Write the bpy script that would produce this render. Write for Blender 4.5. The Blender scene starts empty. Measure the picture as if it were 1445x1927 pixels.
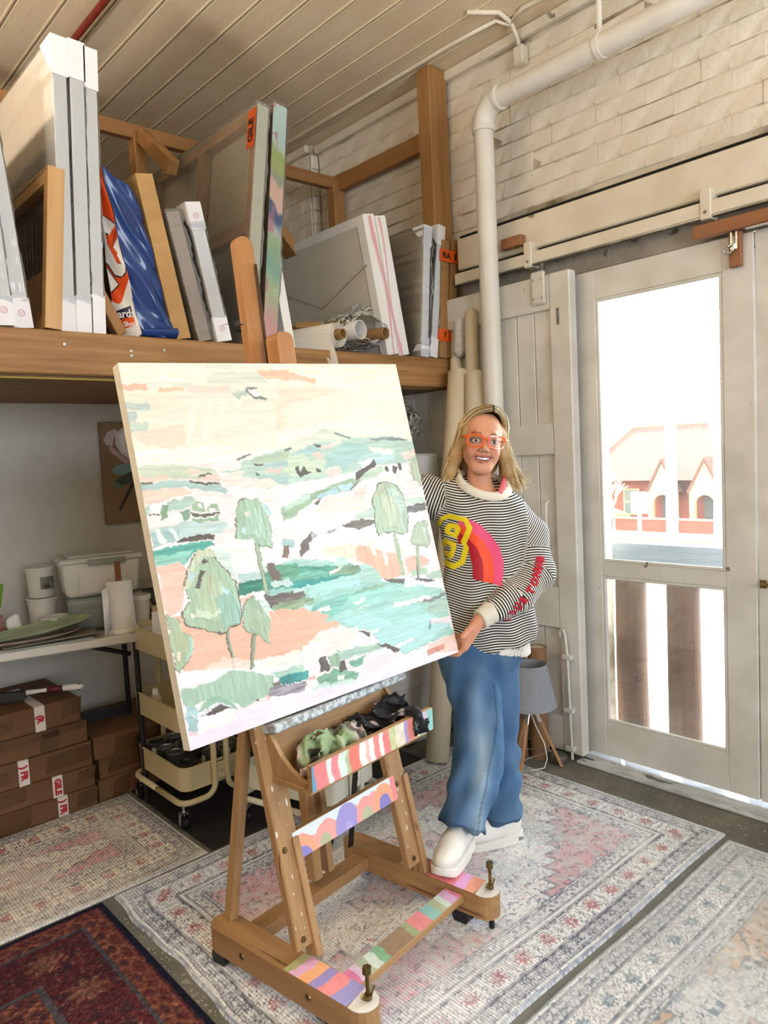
import bpy, bmesh, math, random
import numpy as np
from mathutils import Vector, Matrix, Euler
from mathutils.bvhtree import BVHTree
random.seed(7)
RNG = np.random.default_rng(11)
sc = bpy.context.scene
COL = sc.collection
PI = math.pi

# ---------------------------------------------------------------- camera, sky, sun, exposure
cam_d = bpy.data.cameras.new('camera')
cam = bpy.data.objects.new('camera', cam_d)
COL.objects.link(cam)
cam.matrix_world = Matrix(((0.7402, 0.0881, -0.6666, 0.0), (-0.6705, 0.0230, -0.7415, 0.0),
                           (-0.0500, 0.9958, 0.0761, 1.5), (0, 0, 0, 1)))
cam_d.sensor_fit = 'VERTICAL'
cam_d.sensor_height = 36.0
cam_d.lens = 36.0 * 1390.0 / 1927.0
cam_d.clip_start = 0.05
cam_d.clip_end = 400
sc.camera = cam

SKY = 12.0
world = bpy.data.worlds.new('sky')
sc.world = world
world.use_nodes = True
wn = world.node_tree
bgn = wn.nodes['Background']
bgn.inputs['Color'].default_value = (0.82, 0.91, 1.0, 1)
bgn.inputs['Strength'].default_value = SKY

sun_d = bpy.data.lights.new('sun', 'SUN')
sun_d.energy = 16.0
sun_d.angle = math.radians(1.0)
sun_d.color = (1.0, 0.88, 0.68)
sun = bpy.data.objects.new('sun', sun_d)
COL.objects.link(sun)
# light comes from outside the doors, from the street side and a little from the back
sun.rotation_euler = (-Vector((-0.62, -0.42, -0.66))).to_track_quat('Z', 'Y').to_euler()

sc.view_settings.view_transform = 'Standard'
sc.view_settings.look = 'None'
sc.view_settings.gamma = 1.0
sc.view_settings.exposure = 0.38
sc.view_settings.use_curve_mapping = False
sc.cycles.use_denoising = True
sc.cycles.max_bounces = 8
sc.cycles.diffuse_bounces = 4
sc.cycles.glossy_bounces = 3
sc.cycles.transmission_bounces = 6
sc.cycles.transparent_max_bounces = 14
sc.cycles.sample_clamp_indirect = 8.0
sc.cycles.caustics_reflective = False
sc.cycles.caustics_refractive = False


def portal(loc, rot, sx, sy):
    d = bpy.data.lights.new('daylight_portal', 'AREA')
    d.shape = 'RECTANGLE'
    d.size = sx
    d.size_y = sy
    d.cycles.is_portal = True
    o = bpy.data.objects.new('daylight_portal', d)
    o.location = loc
    o.rotation_euler = rot
    COL.objects.link(o)


# the glazed street doors, the glazed leaf beside them, the street windows and the windows behind the camera
portal((3.16, 1.58, 1.2), (0, PI / 2, 0), 2.1, 0.64)
portal((3.16, 0.75, 1.2), (0, PI / 2, 0), 2.1, 0.64)
portal((3.30, -1.45, 1.6), (0, PI / 2, 0), 1.4, 1.5)
portal((0.5, -3.12, 2.0), (PI / 2, 0, 0), 2.8, 1.8)

# ---------------------------------------------------------------- helpers


def lin(c):
    if isinstance(c, str):
        c = c.lstrip('#')
        c = [int(c[i:i + 2], 16) / 255 for i in (0, 2, 4)]
    return tuple((x / 12.92 if x <= 0.04045 else ((x + 0.055) / 1.055) ** 2.4) for x in c[:3]) + (1.0,)


MATS = {}


def mat(name, c1, c2=None, rough=0.6, metal=0.0, scale=8.0, stretch=(1, 1, 1), detail=5.0, lo=0.35, hi=0.65,
        bump=0.0, bscale=None, chips=None, chip_lo=0.62, chip_scale=14.0, coat=0.0, alpha=1.0, spec=0.5, trans=0.0, coords='Object'):
    """painted / plain surface: noise between two colours, optional chipped patches and fine relief"""
    if name in MATS:
        return MATS[name]
    m = bpy.data.materials.new(name)
    m.use_nodes = True
    nt = m.node_tree
    b = nt.nodes['Principled BSDF']
    b.inputs['Roughness'].default_value = rough
    b.inputs['Metallic'].default_value = metal
    b.inputs['Specular IOR Level'].default_value = spec
    b.inputs['Coat Weight'].default_value = coat
    b.inputs['Alpha'].default_value = alpha
    b.inputs['Transmission Weight'].default_value = trans
    b.inputs['Base Color'].default_value = lin(c1)
    tc = nt.nodes.new('ShaderNodeTexCoord')
    mp = nt.nodes.new('ShaderNodeMapping')
    mp.inputs['Scale'].default_value = stretch
    nt.links.new(tc.outputs[coords], mp.inputs['Vector'])
    out = None
    if c2 is not None:
        n = nt.nodes.new('ShaderNodeTexNoise')
        n.inputs['Scale'].default_value = scale
        n.inputs['Detail'].default_value = detail
        nt.links.new(mp.outputs[0], n.inputs['Vector'])
        r = nt.nodes.new('ShaderNodeValToRGB')
        r.color_ramp.elements[0].position = lo
        r.color_ramp.elements[1].position = hi
        r.color_ramp.elements[0].color = lin(c1)
        r.color_ramp.elements[1].color = lin(c2)
        nt.links.new(n.outputs['Fac'], r.inputs['Fac'])
        out = r.outputs['Color']
    if chips is not None:
        n2 = nt.nodes.new('ShaderNodeTexNoise')
        n2.inputs['Scale'].default_value = chip_scale
        n2.inputs['Detail'].default_value = 8
        nt.links.new(mp.outputs[0], n2.inputs['Vector'])
        r2 = nt.nodes.new('ShaderNodeValToRGB')
        r2.color_ramp.elements[0].position = chip_lo
        r2.color_ramp.elements[1].position = chip_lo + 0.03
        nt.links.new(n2.outputs['Fac'], r2.inputs['Fac'])
        mx = nt.nodes.new('ShaderNodeMix')
        mx.data_type = 'RGBA'
        nt.links.new(r2.outputs['Color'], mx.inputs[0])
        if out is not None:
            nt.links.new(out, mx.inputs[6])
        else:
            mx.inputs[6].default_value = lin(c1)
        mx.inputs[7].default_value = lin(chips)
        out = mx.outputs[2]
    if out is not None:
        nt.links.new(out, b.inputs['Base Color'])
    if bump:
        n3 = nt.nodes.new('ShaderNodeTexNoise')
        n3.inputs['Scale'].default_value = bscale or scale * 4
        n3.inputs['Detail'].default_value = 4
        nt.links.new(mp.outputs[0], n3.inputs['Vector'])
        bp = nt.nodes.new('ShaderNodeBump')
        bp.inputs['Strength'].default_value = bump
        bp.inputs['Distance'].default_value = 0.01
        nt.links.new(n3.outputs['Fac'], bp.inputs['Height'])
        nt.links.new(bp.outputs[0], b.inputs['Normal'])
    MATS[name] = m
    return m


def wood(name, c1, c2, axis=0, scale=3.0, rough=0.55, bump=0.15, c3=None):
    """timber: noise stretched along the grain axis"""
    st = [9.0, 9.0, 9.0]
    st[axis] = 0.45
    scale = scale * 2.4
    return mat(name, c1, c2, rough=rough, scale=scale, stretch=tuple(st), detail=7, lo=0.3, hi=0.7, bump=bump, bscale=scale * 5,
               chips=c3, chip_lo=0.66, chip_scale=scale * 1.2)


def amat(name, rough=0.6, bump=0.0, bscale=200.0, spec=0.4, stretch=(1, 1, 1), metal=0.0, coat=0.0):
    """surface whose colour pattern is carried by the mesh (attribute 'col')"""
    if name in MATS:
        return MATS[name]
    m = bpy.data.materials.new(name)
    m.use_nodes = True
    nt = m.node_tree
    b = nt.nodes['Principled BSDF']
    b.inputs['Roughness'].default_value = rough
    b.inputs['Specular IOR Level'].default_value = spec
    b.inputs['Metallic'].default_value = metal
    b.inputs['Coat Weight'].default_value = coat
    a = nt.nodes.new('ShaderNodeAttribute')
    a.attribute_name = 'col'
    nt.links.new(a.outputs['Color'], b.inputs['Base Color'])
    if bump:
        tc = nt.nodes.new('ShaderNodeTexCoord')
        mp = nt.nodes.new('ShaderNodeMapping')
        mp.inputs['Scale'].default_value = stretch
        nt.links.new(tc.outputs['Object'], mp.inputs['Vector'])
        n3 = nt.nodes.new('ShaderNodeTexNoise')
        n3.inputs['Scale'].default_value = bscale
        nt.links.new(mp.outputs[0], n3.inputs['Vector'])
        bp = nt.nodes.new('ShaderNodeBump')
        bp.inputs['Strength'].default_value = bump
        bp.inputs['Distance'].default_value = 0.004
        nt.links.new(n3.outputs['Fac'], bp.inputs['Height'])
        nt.links.new(bp.outputs[0], b.inputs['Normal'])
    MATS[name] = m
    return m


def film(name, tint='#ffffff', opacity=0.25, rough=0.12, bump=0.4, bscale=30.0, stretch=(1, 1, 1), white=0.1, ior=1.45, haze=False):
    """clear plastic film or pane: mostly see-through, with gloss and a little milky white"""
    if name in MATS:
        return MATS[name]
    m = bpy.data.materials.new(name)
    m.use_nodes = True
    nt = m.node_tree
    for n in list(nt.nodes):
        if n.type != 'OUTPUT_MATERIAL':
            nt.nodes.remove(n)
    out = [n for n in nt.nodes if n.type == 'OUTPUT_MATERIAL'][0]
    tr = nt.nodes.new('ShaderNodeBsdfTransparent')
    tr.inputs['Color'].default_value = lin(tint)
    gl = nt.nodes.new('ShaderNodeBsdfGlossy')
    gl.inputs['Roughness'].default_value = rough
    df = nt.nodes.new('ShaderNodeBsdfTranslucent' if haze else 'ShaderNodeBsdfDiffuse')
    df.inputs['Color'].default_value = lin('#f2efe9')
    m1 = nt.nodes.new('ShaderNodeMixShader')
    fr = nt.nodes.new('ShaderNodeFresnel')
    fr.inputs['IOR'].default_value = ior
    ad = nt.nodes.new('ShaderNodeMath')
    ad.operation = 'ADD'
    ad.inputs[1].default_value = opacity * 0.3
    nt.links.new(fr.outputs[0], ad.inputs[0])
    nt.links.new(ad.outputs[0], m1.inputs[0])
    nt.links.new(tr.outputs[0], m1.inputs[1])
    nt.links.new(gl.outputs[0], m1.inputs[2])
    m2 = nt.nodes.new('ShaderNodeMixShader')
    m2.inputs[0].default_value = white
    nt.links.new(m1.outputs[0], m2.inputs[1])
    nt.links.new(df.outputs[0], m2.inputs[2])
    nt.links.new(m2.outputs[0], out.inputs['Surface'])
    if bump:
        tc = nt.nodes.new('ShaderNodeTexCoord')
        mp = nt.nodes.new('ShaderNodeMapping')
        mp.inputs['Scale'].default_value = stretch
        nt.links.new(tc.outputs['Object'], mp.inputs['Vector'])
        n3 = nt.nodes.new('ShaderNodeTexNoise')
        n3.inputs['Scale'].default_value = bscale
        nt.links.new(mp.outputs[0], n3.inputs['Vector'])
        bp = nt.nodes.new('ShaderNodeBump')
        bp.inputs['Strength'].default_value = bump
        bp.inputs['Distance'].default_value = 0.01
        nt.links.new(n3.outputs['Fac'], bp.inputs['Height'])
        nt.links.new(bp.outputs[0], gl.inputs['Normal'])
    MATS[name] = m
    return m


class MB:
    """collects simple shapes; build() links them as ONE mesh object"""

    def __init__(self):
        self.v = []
        self.f = []
        self.mi = []
        self.cur = 0

    def add(self, vs, fs, M=None):
        o = len(self.v)
        if M is not None:
            vs = [M @ Vector(p) for p in vs]
        self.v += [tuple(p) for p in vs]
        for q in fs:
            self.f.append(tuple(i + o for i in q))
            self.mi.append(self.cur)
        return self

    def box(self, x0, x1, y0, y1, z0, z1, M=None, bev=0.0):
        if bev > 0:
            bm = bmesh.new()
            bmesh.ops.create_cube(bm, size=1.0)
            for p in bm.verts:
                p.co = Vector(((x0 + x1) / 2 + p.co.x * (x1 - x0), (y0 + y1) / 2 + p.co.y * (y1 - y0), (z0 + z1) / 2 + p.co.z * (z1 - z0)))
            bmesh.ops.bevel(bm, geom=bm.edges[:], offset=bev, segments=1, affect='EDGES')
            bm.verts.index_update()
            vs = [p.co.copy() for p in bm.verts]
            fs = [[p.index for p in q.verts] for q in bm.faces]
            bm.free()
            return self.add(vs, fs, M)
        vs = [(x0, y0, z0), (x1, y0, z0), (x1, y1, z0), (x0, y1, z0), (x0, y0, z1), (x1, y0, z1), (x1, y1, z1), (x0, y1, z1)]
        return self.add(vs, [(3, 2, 1, 0), (4, 5, 6, 7), (0, 1, 5, 4), (1, 2, 6, 5), (2, 3, 7, 6), (3, 0, 4, 7)], M)

    def bar(self, p0, p1, w, h, up=(0, 0, 1), bev=0.0, M=None):
        """rectangular bar between two points, w across, h along 'up'"""
        p0, p1 = Vector(p0), Vector(p1)
        d = (p1 - p0)
        L = d.length
        d.normalize()
        s = d.cross(Vector(up))
        if s.length < 1e-5:
            s = d.cross(Vector((1, 0, 0)))
        s.normalize()
        u = s.cross(d)
        T = Matrix((( d.x, s.x, u.x, p0.x), (d.y, s.y, u.y, p0.y), (d.z, s.z, u.z, p0.z), (0, 0, 0, 1)))
        if M is not None:
            T = M @ T
        return self.box(0, L, -w / 2, w / 2, -h / 2, h / 2, T, bev)

    def tube(self, pts, r, seg=10, cap=True, M=None, closed=False):
        pts = [Vector(p) for p in pts]
        n = len(pts)
        rr = r if isinstance(r, (list, tuple)) else [r] * n
        vs = []
        prev = None
        for i in range(n):
            if closed:
                t = pts[(i + 1) % n] - pts[i - 1]
            else:
                t = pts[min(i + 1, n - 1)] - pts[max(i - 1, 0)]
            t.normalize()
            if prev is None:
                a = t.cross(Vector((0, 0, 1)))
                if a.length < 0.1:
                    a = t.cross(Vector((1, 0, 0)))
            else:
                a = prev - t * prev.dot(t)
            a.normalize()
            prev = a
            b = t.cross(a)
            for k in range(seg):
                an = 2 * PI * k / seg
                vs.append(pts[i] + (a * math.cos(an) + b * math.sin(an)) * rr[i])
        fs = []
        for i in range(n if closed else n - 1):
            j = (i + 1) % n
            for k in range(seg):
                k2 = (k + 1) % seg
                fs.append((i * seg + k, i * seg + k2, j * seg + k2, j * seg + k))
        if cap and not closed:
            fs.append(tuple(range(seg - 1, -1, -1)))
            fs.append(tuple((n - 1) * seg + k for k in range(seg)))
        return self.add(vs, fs, M)

    def lathe(self, prof, seg=24, M=None, close=False):
        """profile (r, z) pairs turned about z"""
        vs = []
        for r, z in prof:
            for k in range(seg):
                an = 2 * PI * k / seg
                vs.append((r * math.cos(an), r * math.sin(an), z))
        fs = []
        n = len(prof)
        for i in range(n if close else n - 1):
            j = (i + 1) % n
            for k in range(seg):
                k2 = (k + 1) % seg
                fs.append((i * seg + k, i * seg + k2, j * seg + k2, j * seg + k))
        if not close:
            if prof[0][0] > 1e-4:
                fs.append(tuple(range(seg - 1, -1, -1)))
            if prof[-1][0] > 1e-4:
                fs.append(tuple((n - 1) * seg + k for k in range(seg)))
        return self.add(vs, fs, M)

    def prism(self, poly, h0, h1, M=None):
        """2-D polygon (x, y) extruded from z=h0 to h1"""
        n = len(poly)
        vs = [(x, y, h0) for x, y in poly] + [(x, y, h1) for x, y in poly]
        fs = [tuple(range(n - 1, -1, -1)), tuple(range(n, 2 * n))] + [(i, (i + 1) % n, n + (i + 1) % n, n + i) for i in range(n)]
        return self.add(vs, fs, M)

    def build(self, name, m, parent=None, smooth=False, loc=None):
        me = bpy.data.meshes.new(name)
        me.from_pydata(self.v, [], self.f)
        ms = m if isinstance(m, (list, tuple)) else [m]
        for x in ms:
            me.materials.append(x)
        if len(ms) > 1:
            me.polygons.foreach_set('material_index', self.mi)
        me.validate()
        fix_normals(me)
        return link(name, me, parent, smooth, loc)


def fix_normals(me):
    bm = bmesh.new()
    bm.from_mesh(me)
    bmesh.ops.recalc_face_normals(bm, faces=bm.faces[:])
    bm.to_mesh(me)
    bm.free()


def link(name, me, parent=None, smooth=False, loc=None):
    if smooth is True:
        me.polygons.foreach_set('use_smooth', [True] * len(me.polygons))
    elif smooth:
        me.polygons.foreach_set('use_smooth', [True] * len(me.polygons))
        me.set_sharp_from_angle(angle=math.radians(smooth))
    me.update()
    o = bpy.data.objects.new(name, me)
    COL.objects.link(o)
    if parent is not None:
        o.parent = parent
    if loc is not None:
        o.location = loc
    return o


def tag(o, label, cat, group=None):
    o['label'] = label
    o['category'] = cat
    if group:
        o['group'] = group
    return o


def thing(name, label, cat, loc=(0, 0, 0), rot=(0, 0, 0), group=None):
    o = bpy.data.objects.new(name, None)
    o.empty_display_size = 0.1
    COL.objects.link(o)
    o.location = loc
    o.rotation_euler = rot
    return tag(o, label, cat, group)


def struct(o):
    o['kind'] = 'structure'
    return o


def dup(root, loc, rotz=None, label=None, group=None):
    r = root.copy()
    COL.objects.link(r)
    r.location = loc
    if rotz is not None:
        r.rotation_euler = (root.rotation_euler[0], root.rotation_euler[1], rotz)
    if label:
        r['label'] = label
    if group:
        r['group'] = group
    for ch in [o for o in COL.objects if o.parent == root]:
        c = ch.copy()
        COL.objects.link(c)
        c.parent = r
        for g in [o for o in COL.objects if o.parent == ch]:
            d = g.copy()
            COL.objects.link(d)
            d.parent = c
    return r


def setcol(me, cols):
    """per-vertex colours (sRGB floats, N x 3) stored as attribute 'col'"""
    c = np.asarray(cols, dtype=np.float64)
    c = np.where(c <= 0.04045, c / 12.92, ((c + 0.055) / 1.055) ** 2.4)
    a = me.color_attributes.new('col', 'FLOAT_COLOR', 'POINT')
    buf = np.ones((len(me.vertices), 4), dtype=np.float32)
    buf[:, :3] = c
    a.data.foreach_set('color', buf.ravel())


def hexc(h):
    h = h.lstrip('#')
    return np.array([int(h[i:i + 2], 16) / 255 for i in (0, 2, 4)])


def grid_mesh(name, P, m, parent=None, cols=None, smooth=True):
    """P: (ny, nx, 3) array of points -> quad grid; cols: same shape colours"""
    ny, nx, _ = P.shape
    me = bpy.data.meshes.new(name)
    me.vertices.add(nx * ny)
    me.vertices.foreach_set('co', P.reshape(-1).astype(np.float32))
    i = np.arange(nx * ny).reshape(ny, nx)
    q = np.stack([i[:-1, :-1], i[:-1, 1:], i[1:, 1:], i[1:, :-1]], -1).reshape(-1, 4)
    nq = len(q)
    me.loops.add(nq * 4)
    me.polygons.add(nq)
    me.loops.foreach_set('vertex_index', q.ravel().astype(np.int32))
    me.polygons.foreach_set('loop_start', np.arange(0, nq * 4, 4, dtype=np.int32))
    me.update(calc_edges=True)
    me.validate()
    me.materials.append(m)
    if cols is not None:
        setcol(me, cols.reshape(-1, 3))
    return link(name, me, parent, smooth)


def vnoise(shape, cells, seed=0):
    """smooth value noise in 0..1 on a grid (ny, nx), cells = (cy, cx)"""
    r = np.random.default_rng(seed)
    ny, nx = shape
    cy, cx = cells
    g = r.random((int(cy) + 3, int(cx) + 3))
    y = np.linspace(0, cy, ny)[:, None]
    x = np.linspace(0, cx, nx)[None, :]
    iy, ix = np.floor(y).astype(int), np.floor(x).astype(int)
    fy, fx = y - iy, x - ix
    fy = fy * fy * (3 - 2 * fy)
    fx = fx * fx * (3 - 2 * fx)
    return (g[iy, ix] * (1 - fx) + g[iy, ix + 1] * fx) * (1 - fy) + (g[iy + 1, ix] * (1 - fx) + g[iy + 1, ix + 1] * fx) * fy


def text_mesh(body, size, m, name, parent, M, bold=0.0, depth=0.0006, shear=0.0, align='CENTER', xs=1.0):
    cu = bpy.data.curves.new(name, 'FONT')
    cu.body = body
    cu.size = size
    cu.offset = bold
    cu.shear = shear
    cu.extrude = depth
    cu.align_x = align
    cu.align_y = 'CENTER'
    cu.resolution_u = 2
    t = bpy.data.objects.new(name, cu)
    COL.objects.link(t)
    dg = bpy.context.evaluated_depsgraph_get()
    me = bpy.data.meshes.new_from_object(t.evaluated_get(dg))
    bpy.data.objects.remove(t)
    bpy.data.curves.remove(cu)
    me.materials.clear()
    me.materials.append(m)
    me.transform(Matrix.Diagonal((xs, 1, 1, 1)))
    me.transform(M)
    me.name = name
    return link(name, me, parent)


def frame_mat(o, ux, uy):
    """matrix whose x, y axes are ux, uy (3-D), z their cross product, origin o"""
    ux = Vector(ux).normalized()
    uy = Vector(uy).normalized()
    uz = ux.cross(uy)
    return Matrix(((ux.x, uy.x, uz.x, o[0]), (ux.y, uy.y, uz.y, o[1]), (ux.z, uy.z, uz.z, o[2]), (0, 0, 0, 1)))


# ---- signed-distance modelling: smooth blends turned into one continuous surface (surface nets)


def smin(a, b, k):
    h = np.clip(0.5 + 0.5 * (b - a) / k, 0, 1)
    return b * (1 - h) + a * h - k * h * (1 - h)


def s_ell(P, c, r, rot=None):
    q = P - np.array(c)
    if rot is not None:
        q = q @ np.array(rot)
    r = np.array(r)
    k0 = np.sqrt(((q / r) ** 2).sum(-1))
    k1 = np.sqrt(((q / (r * r)) ** 2).sum(-1)) + 1e-9
    return k0 * (k0 - 1) / k1


def s_cap(P, a, b, ra, rb):
    a, b = np.array(a, float), np.array(b, float)
    ab = b - a
    t = np.clip(((P - a) @ ab) / (ab @ ab), 0, 1)
    return np.linalg.norm(P - a - t[..., None] * ab, axis=-1) - (ra + (rb - ra) * t)


def s_chain(P, pts, k=0.01):
    d = None
    for (a, ra), (b, rb) in zip(pts[:-1], pts[1:]):
        e = s_cap(P, a, b, ra, rb)
        d = e if d is None else smin(d, e, k)
    return d


def sdf_mesh(fn, lo, hi, h, block=8):
    lo, hi = np.array(lo, float), np.array(hi, float)
    n = np.ceil((hi - lo) / h).astype(int) + 1
    n = ((n + block - 1) // block) * block + 1
    nb = (n - 1) // block
    cx = [lo[i] + (np.arange(nb[i]) + 0.5) * block * h for i in range(3)]
    G = np.stack(np.meshgrid(*cx, indexing='ij'), -1).reshape(-1, 3)
    dc = fn(G)
    F = np.repeat(np.repeat(np.repeat(dc.reshape(nb), block, 0), block, 1), block, 2)
    F = np.pad(F, ((0, 1), (0, 1), (0, 1)), mode='edge').astype(np.float32)
    near = np.abs(dc) < block * h * 1.35
    off = np.stack(np.meshgrid(*[np.arange(block + 1)] * 3, indexing='ij'), -1).reshape(-1, 3)
    bi = np.stack(np.meshgrid(*[np.arange(k) for k in nb], indexing='ij'), -1).reshape(-1, 3)[near] * block
    for s in range(0, len(bi), 600):
        idx = (bi[s:s + 600, None, :] + off[None]).reshape(-1, 3)
        F[idx[:, 0], idx[:, 1], idx[:, 2]] = fn(lo + idx * h)
    S = F < 0
    cnt = np.zeros(np.array(F.shape) - 1, np.int8)
    for a in (0, 1):
        for b in (0, 1):
            for c in (0, 1):
                cnt += S[a:a + cnt.shape[0], b:b + cnt.shape[1], c:c + cnt.shape[2]]
    act = (cnt > 0) & (cnt < 8)
    cells = np.argwhere(act)
    vid = -np.ones(act.shape, np.int64)
    vid[act] = np.arange(len(cells))
    acc = np.zeros((len(cells), 3))
    num = np.zeros(len(cells))
    cor = [(a, b, c) for a in (0, 1) for b in (0, 1) for c in (0, 1)]
    for A in cor:
        for ax in range(3):
            if A[ax] == 0:
                B = list(A)
                B[ax] = 1
                fa = F[cells[:, 0] + A[0], cells[:, 1] + A[1], cells[:, 2] + A[2]]
                fb = F[cells[:, 0] + B[0], cells[:, 1] + B[1], cells[:, 2] + B[2]]
                cr = (fa < 0) != (fb < 0)
                t = np.where(cr, fa / np.where(np.abs(fa - fb) < 1e-12, 1, fa - fb), 0)
                p = np.array(A, float)[None].repeat(len(cells), 0)
                p[:, ax] += t
                acc[cr] += p[cr]
                num[cr] += 1
    V = lo + (cells + acc / num[:, None]) * h
    faces = []
    for ax in range(3):
        o1, o2 = (ax + 1) % 3, (ax + 2) % 3
        sl0 = [slice(1, -1)] * 3
        sl1 = [slice(1, -1)] * 3
        sl0[ax] = slice(0, -1)
        sl1[ax] = slice(1, None)
        a = S[tuple(sl0)]
        b = S[tuple(sl1)]
        e = np.argwhere(a != b)
        flip = a[a != b]
        base = e.copy()
        for k in range(3):
            if k != ax:
                base[:, k] += 1
        q = []
        for d1, d2 in ((0, 0), (-1, 0), (-1, -1), (0, -1)):
            c = base.copy()
            c[:, o1] += d1
            c[:, o2] += d2
            q.append(vid[c[:, 0], c[:, 1], c[:, 2]])
        q = np.stack(q, -1)
        q[~flip] = q[~flip][:, ::-1]
        faces.append(q)
    Q = np.concatenate(faces)
    Q = Q[(Q >= 0).all(1)]
    return V, Q


def mesh_vq(name, V, Q, m, parent=None, cols=None, smooth=True):
    me = bpy.data.meshes.new(name)
    me.vertices.add(len(V))
    me.vertices.foreach_set('co', V.astype(np.float32).ravel())
    nq = len(Q)
    me.loops.add(nq * 4)
    me.polygons.add(nq)
    me.loops.foreach_set('vertex_index', Q.ravel().astype(np.int32))
    me.polygons.foreach_set('loop_start', np.arange(0, nq * 4, 4, dtype=np.int32))
    me.update(calc_edges=True)
    me.validate()
    me.materials.append(m)
    if cols is not None:
        setcol(me, cols)
    return link(name, me, parent, smooth)


def n3(P, f, seed=0):
    """cheap smooth 3-D noise (-1..1) from a few rotated sines"""
    r = np.random.default_rng(seed)
    out = 0
    for i in range(5):
        k = r.normal(size=3)
        k = k / np.linalg.norm(k) * f * (0.7 + 0.8 * r.random())
        out = out + np.sin(P @ k + r.random() * 6.28 + 1.5 * np.sin(P @ (k[[1, 2, 0]] * 0.6) + i))
    return out / 5
# ================================================================ the room
CEIL = 3.515
WX = 3.08          # face of the painted brick wall
M_cream = mat('cream_paint', '#e4dccb', '#d8cdb8', rough=0.62, scale=5, chips='#8d8171', chip_lo=0.70, chip_scale=9, bump=0.12, bscale=60)
M_brick = mat('painted_brick', '#e9e2d4', '#dcd2c0', rough=0.66, scale=7, chips='#94836e', chip_lo=0.675, chip_scale=11, bump=0.8, bscale=22, coords='Object')
M_mortar = mat('painted_joint', '#d8cdb9', '#75674f', rough=0.8, scale=3.5, lo=0.46, hi=0.68, bump=0.5, bscale=50)
M_white = mat('worn_white_paint', '#dcd9d2', '#cdc9c0', rough=0.5, scale=6, chips='#7d756b', chip_lo=0.715, chip_scale=13, bump=0.1, bscale=70)
M_grey = mat('dusty_grey_paint', '#a9a297', '#8d857a', rough=0.7, scale=9, chips='#5f574e', chip_lo=0.64, chip_scale=12, bump=0.2)
M_dark = mat('gap_shade', '#14120f', rough=0.9)  # plain black, painted in for the shade of narrow gaps
M_conc = mat('concrete', '#7b7a70', '#64635a', rough=0.75, scale=6, chips='#a5a298', chip_lo=0.70, chip_scale=40, bump=0.2, bscale=60)
M_plaster = mat('white_plaster', '#d9d6cf', '#d0ccc3', rough=0.7, scale=3, bump=0.05)
M_ceil = mat('ceiling_paint', '#e0cfb2', '#d2bf9e', rough=0.5, scale=3, stretch=(2, 0.5, 1), chips='#8f6f52', chip_lo=0.735, chip_scale=9, bump=0.08, bscale=30)
M_steel = mat('dull_steel', '#8f8d88', '#6f6c66', rough=0.35, metal=0.9, scale=20)
M_chrome = mat('chrome', '#c9c9c9', rough=0.15, metal=1.0)
M_black = mat('black_plastic', '#17171a', rough=0.45)
M_blackmetal = mat('black_metal', '#101012', rough=0.4)
M_screw = mat('screw', '#b9b7b0', rough=0.3, metal=0.8)

# floor
fl0 = MB().box(-2.4, 3.02, -3.2, 7.6, -0.12, 0.0)
fl0.box(3.02, 3.3, 1.99, 7.6, -0.12, 0.0)
struct(fl0.build('floor', M_conc))

# right wall: brickwork pieces around the doors and the window
wr = MB()
wr.box(WX + 0.006, 3.34, 2.00, 3.90, 0.0, CEIL)
wr.box(WX + 0.006, 3.34, 0.30, 2.00, 2.36, CEIL)
wr.box(WX + 0.006, 3.34, -0.7, 0.30, 0.0, CEIL)
wr.box(WX + 0.006, 3.34, -2.2, -0.7, 2.3, CEIL)
wr.box(WX + 0.006, 3.34, -2.2, -0.7, 0.0, 0.9)
wr.box(WX + 0.006, 3.34, -3.2, -2.2, 0.0, CEIL)
wall_right = struct(wr.build('wall_right', M_mortar))
wall_rear = struct(MB().box(3.022, 3.34, 3.906, 7.5, 0.0, CEIL).build('wall_rear', M_mortar))


def brick_meshes(n, L, H, T, m):
    out = []
    for k in range(n):
        e = 0.005
        b = MB().prism([(0, -H / 2), (0, H / 2), (-T + e * 0.7, H / 2), (-T, H / 2 - e), (-T, -H / 2 + e), (-T + e * 0.7, -H / 2)], -L / 2, L / 2, Matrix(((1, 0, 0, 0), (0, 0, 1, 0), (0, 1, 0, 0), (0, 0, 0, 1))))
        me = bpy.data.meshes.new('brick')
        vs = [(x + random.uniform(-1, 1) * 0.0022 * (1 if x < -T / 2 else 0), y + random.uniform(-1, 1) * 0.0008, z + random.uniform(-1, 1) * 0.0025) for x, y, z in b.v]
        me.from_pydata(vs, [], b.f)
        me.materials.append(m)
        me.validate()
        fix_normals(me)
        out.append(me)
    return out


CH = 0.0865
BL = 0.238
full = brick_meshes(9, BL - 0.0008, CH - 0.0038, 0.013, M_brick)


def lay(parent, x, y0, y1, z0, z1, meshes, nrm='x'):
    r = 0
    z = z1 - CH / 2
    while z - CH / 2 > z0 - 0.02:
        y = y1 - (BL / 2 if r % 2 else BL)
        first = True
        yy = y1
        while yy > y0 + 0.01:
            L = BL * (0.5 if (r % 2 and first) else 1.0)
            first = False
            L = min(L, yy - y0)
            if L > 0.003:
                o = bpy.data.objects.new('brick', random.choice(meshes))
                COL.objects.link(o)
                o.parent = parent
                s = L / BL
                if nrm == 'x':
                    o.location = (x + random.uniform(-0.0025, 0.0025), yy - L / 2, z)
                    o.scale = (1, s, 1)
                else:
                    o.location = (yy - L / 2, x + random.uniform(-0.0025, 0.0025), z)
                    o.rotation_euler = (0, 0, PI / 2)
                    o.scale = (1, s, 1)
                o.rotation_euler.x = 0 if nrm != 'x' else random.uniform(-0.006, 0.006)
            yy -= L
        z -= CH
        r += 1


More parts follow.
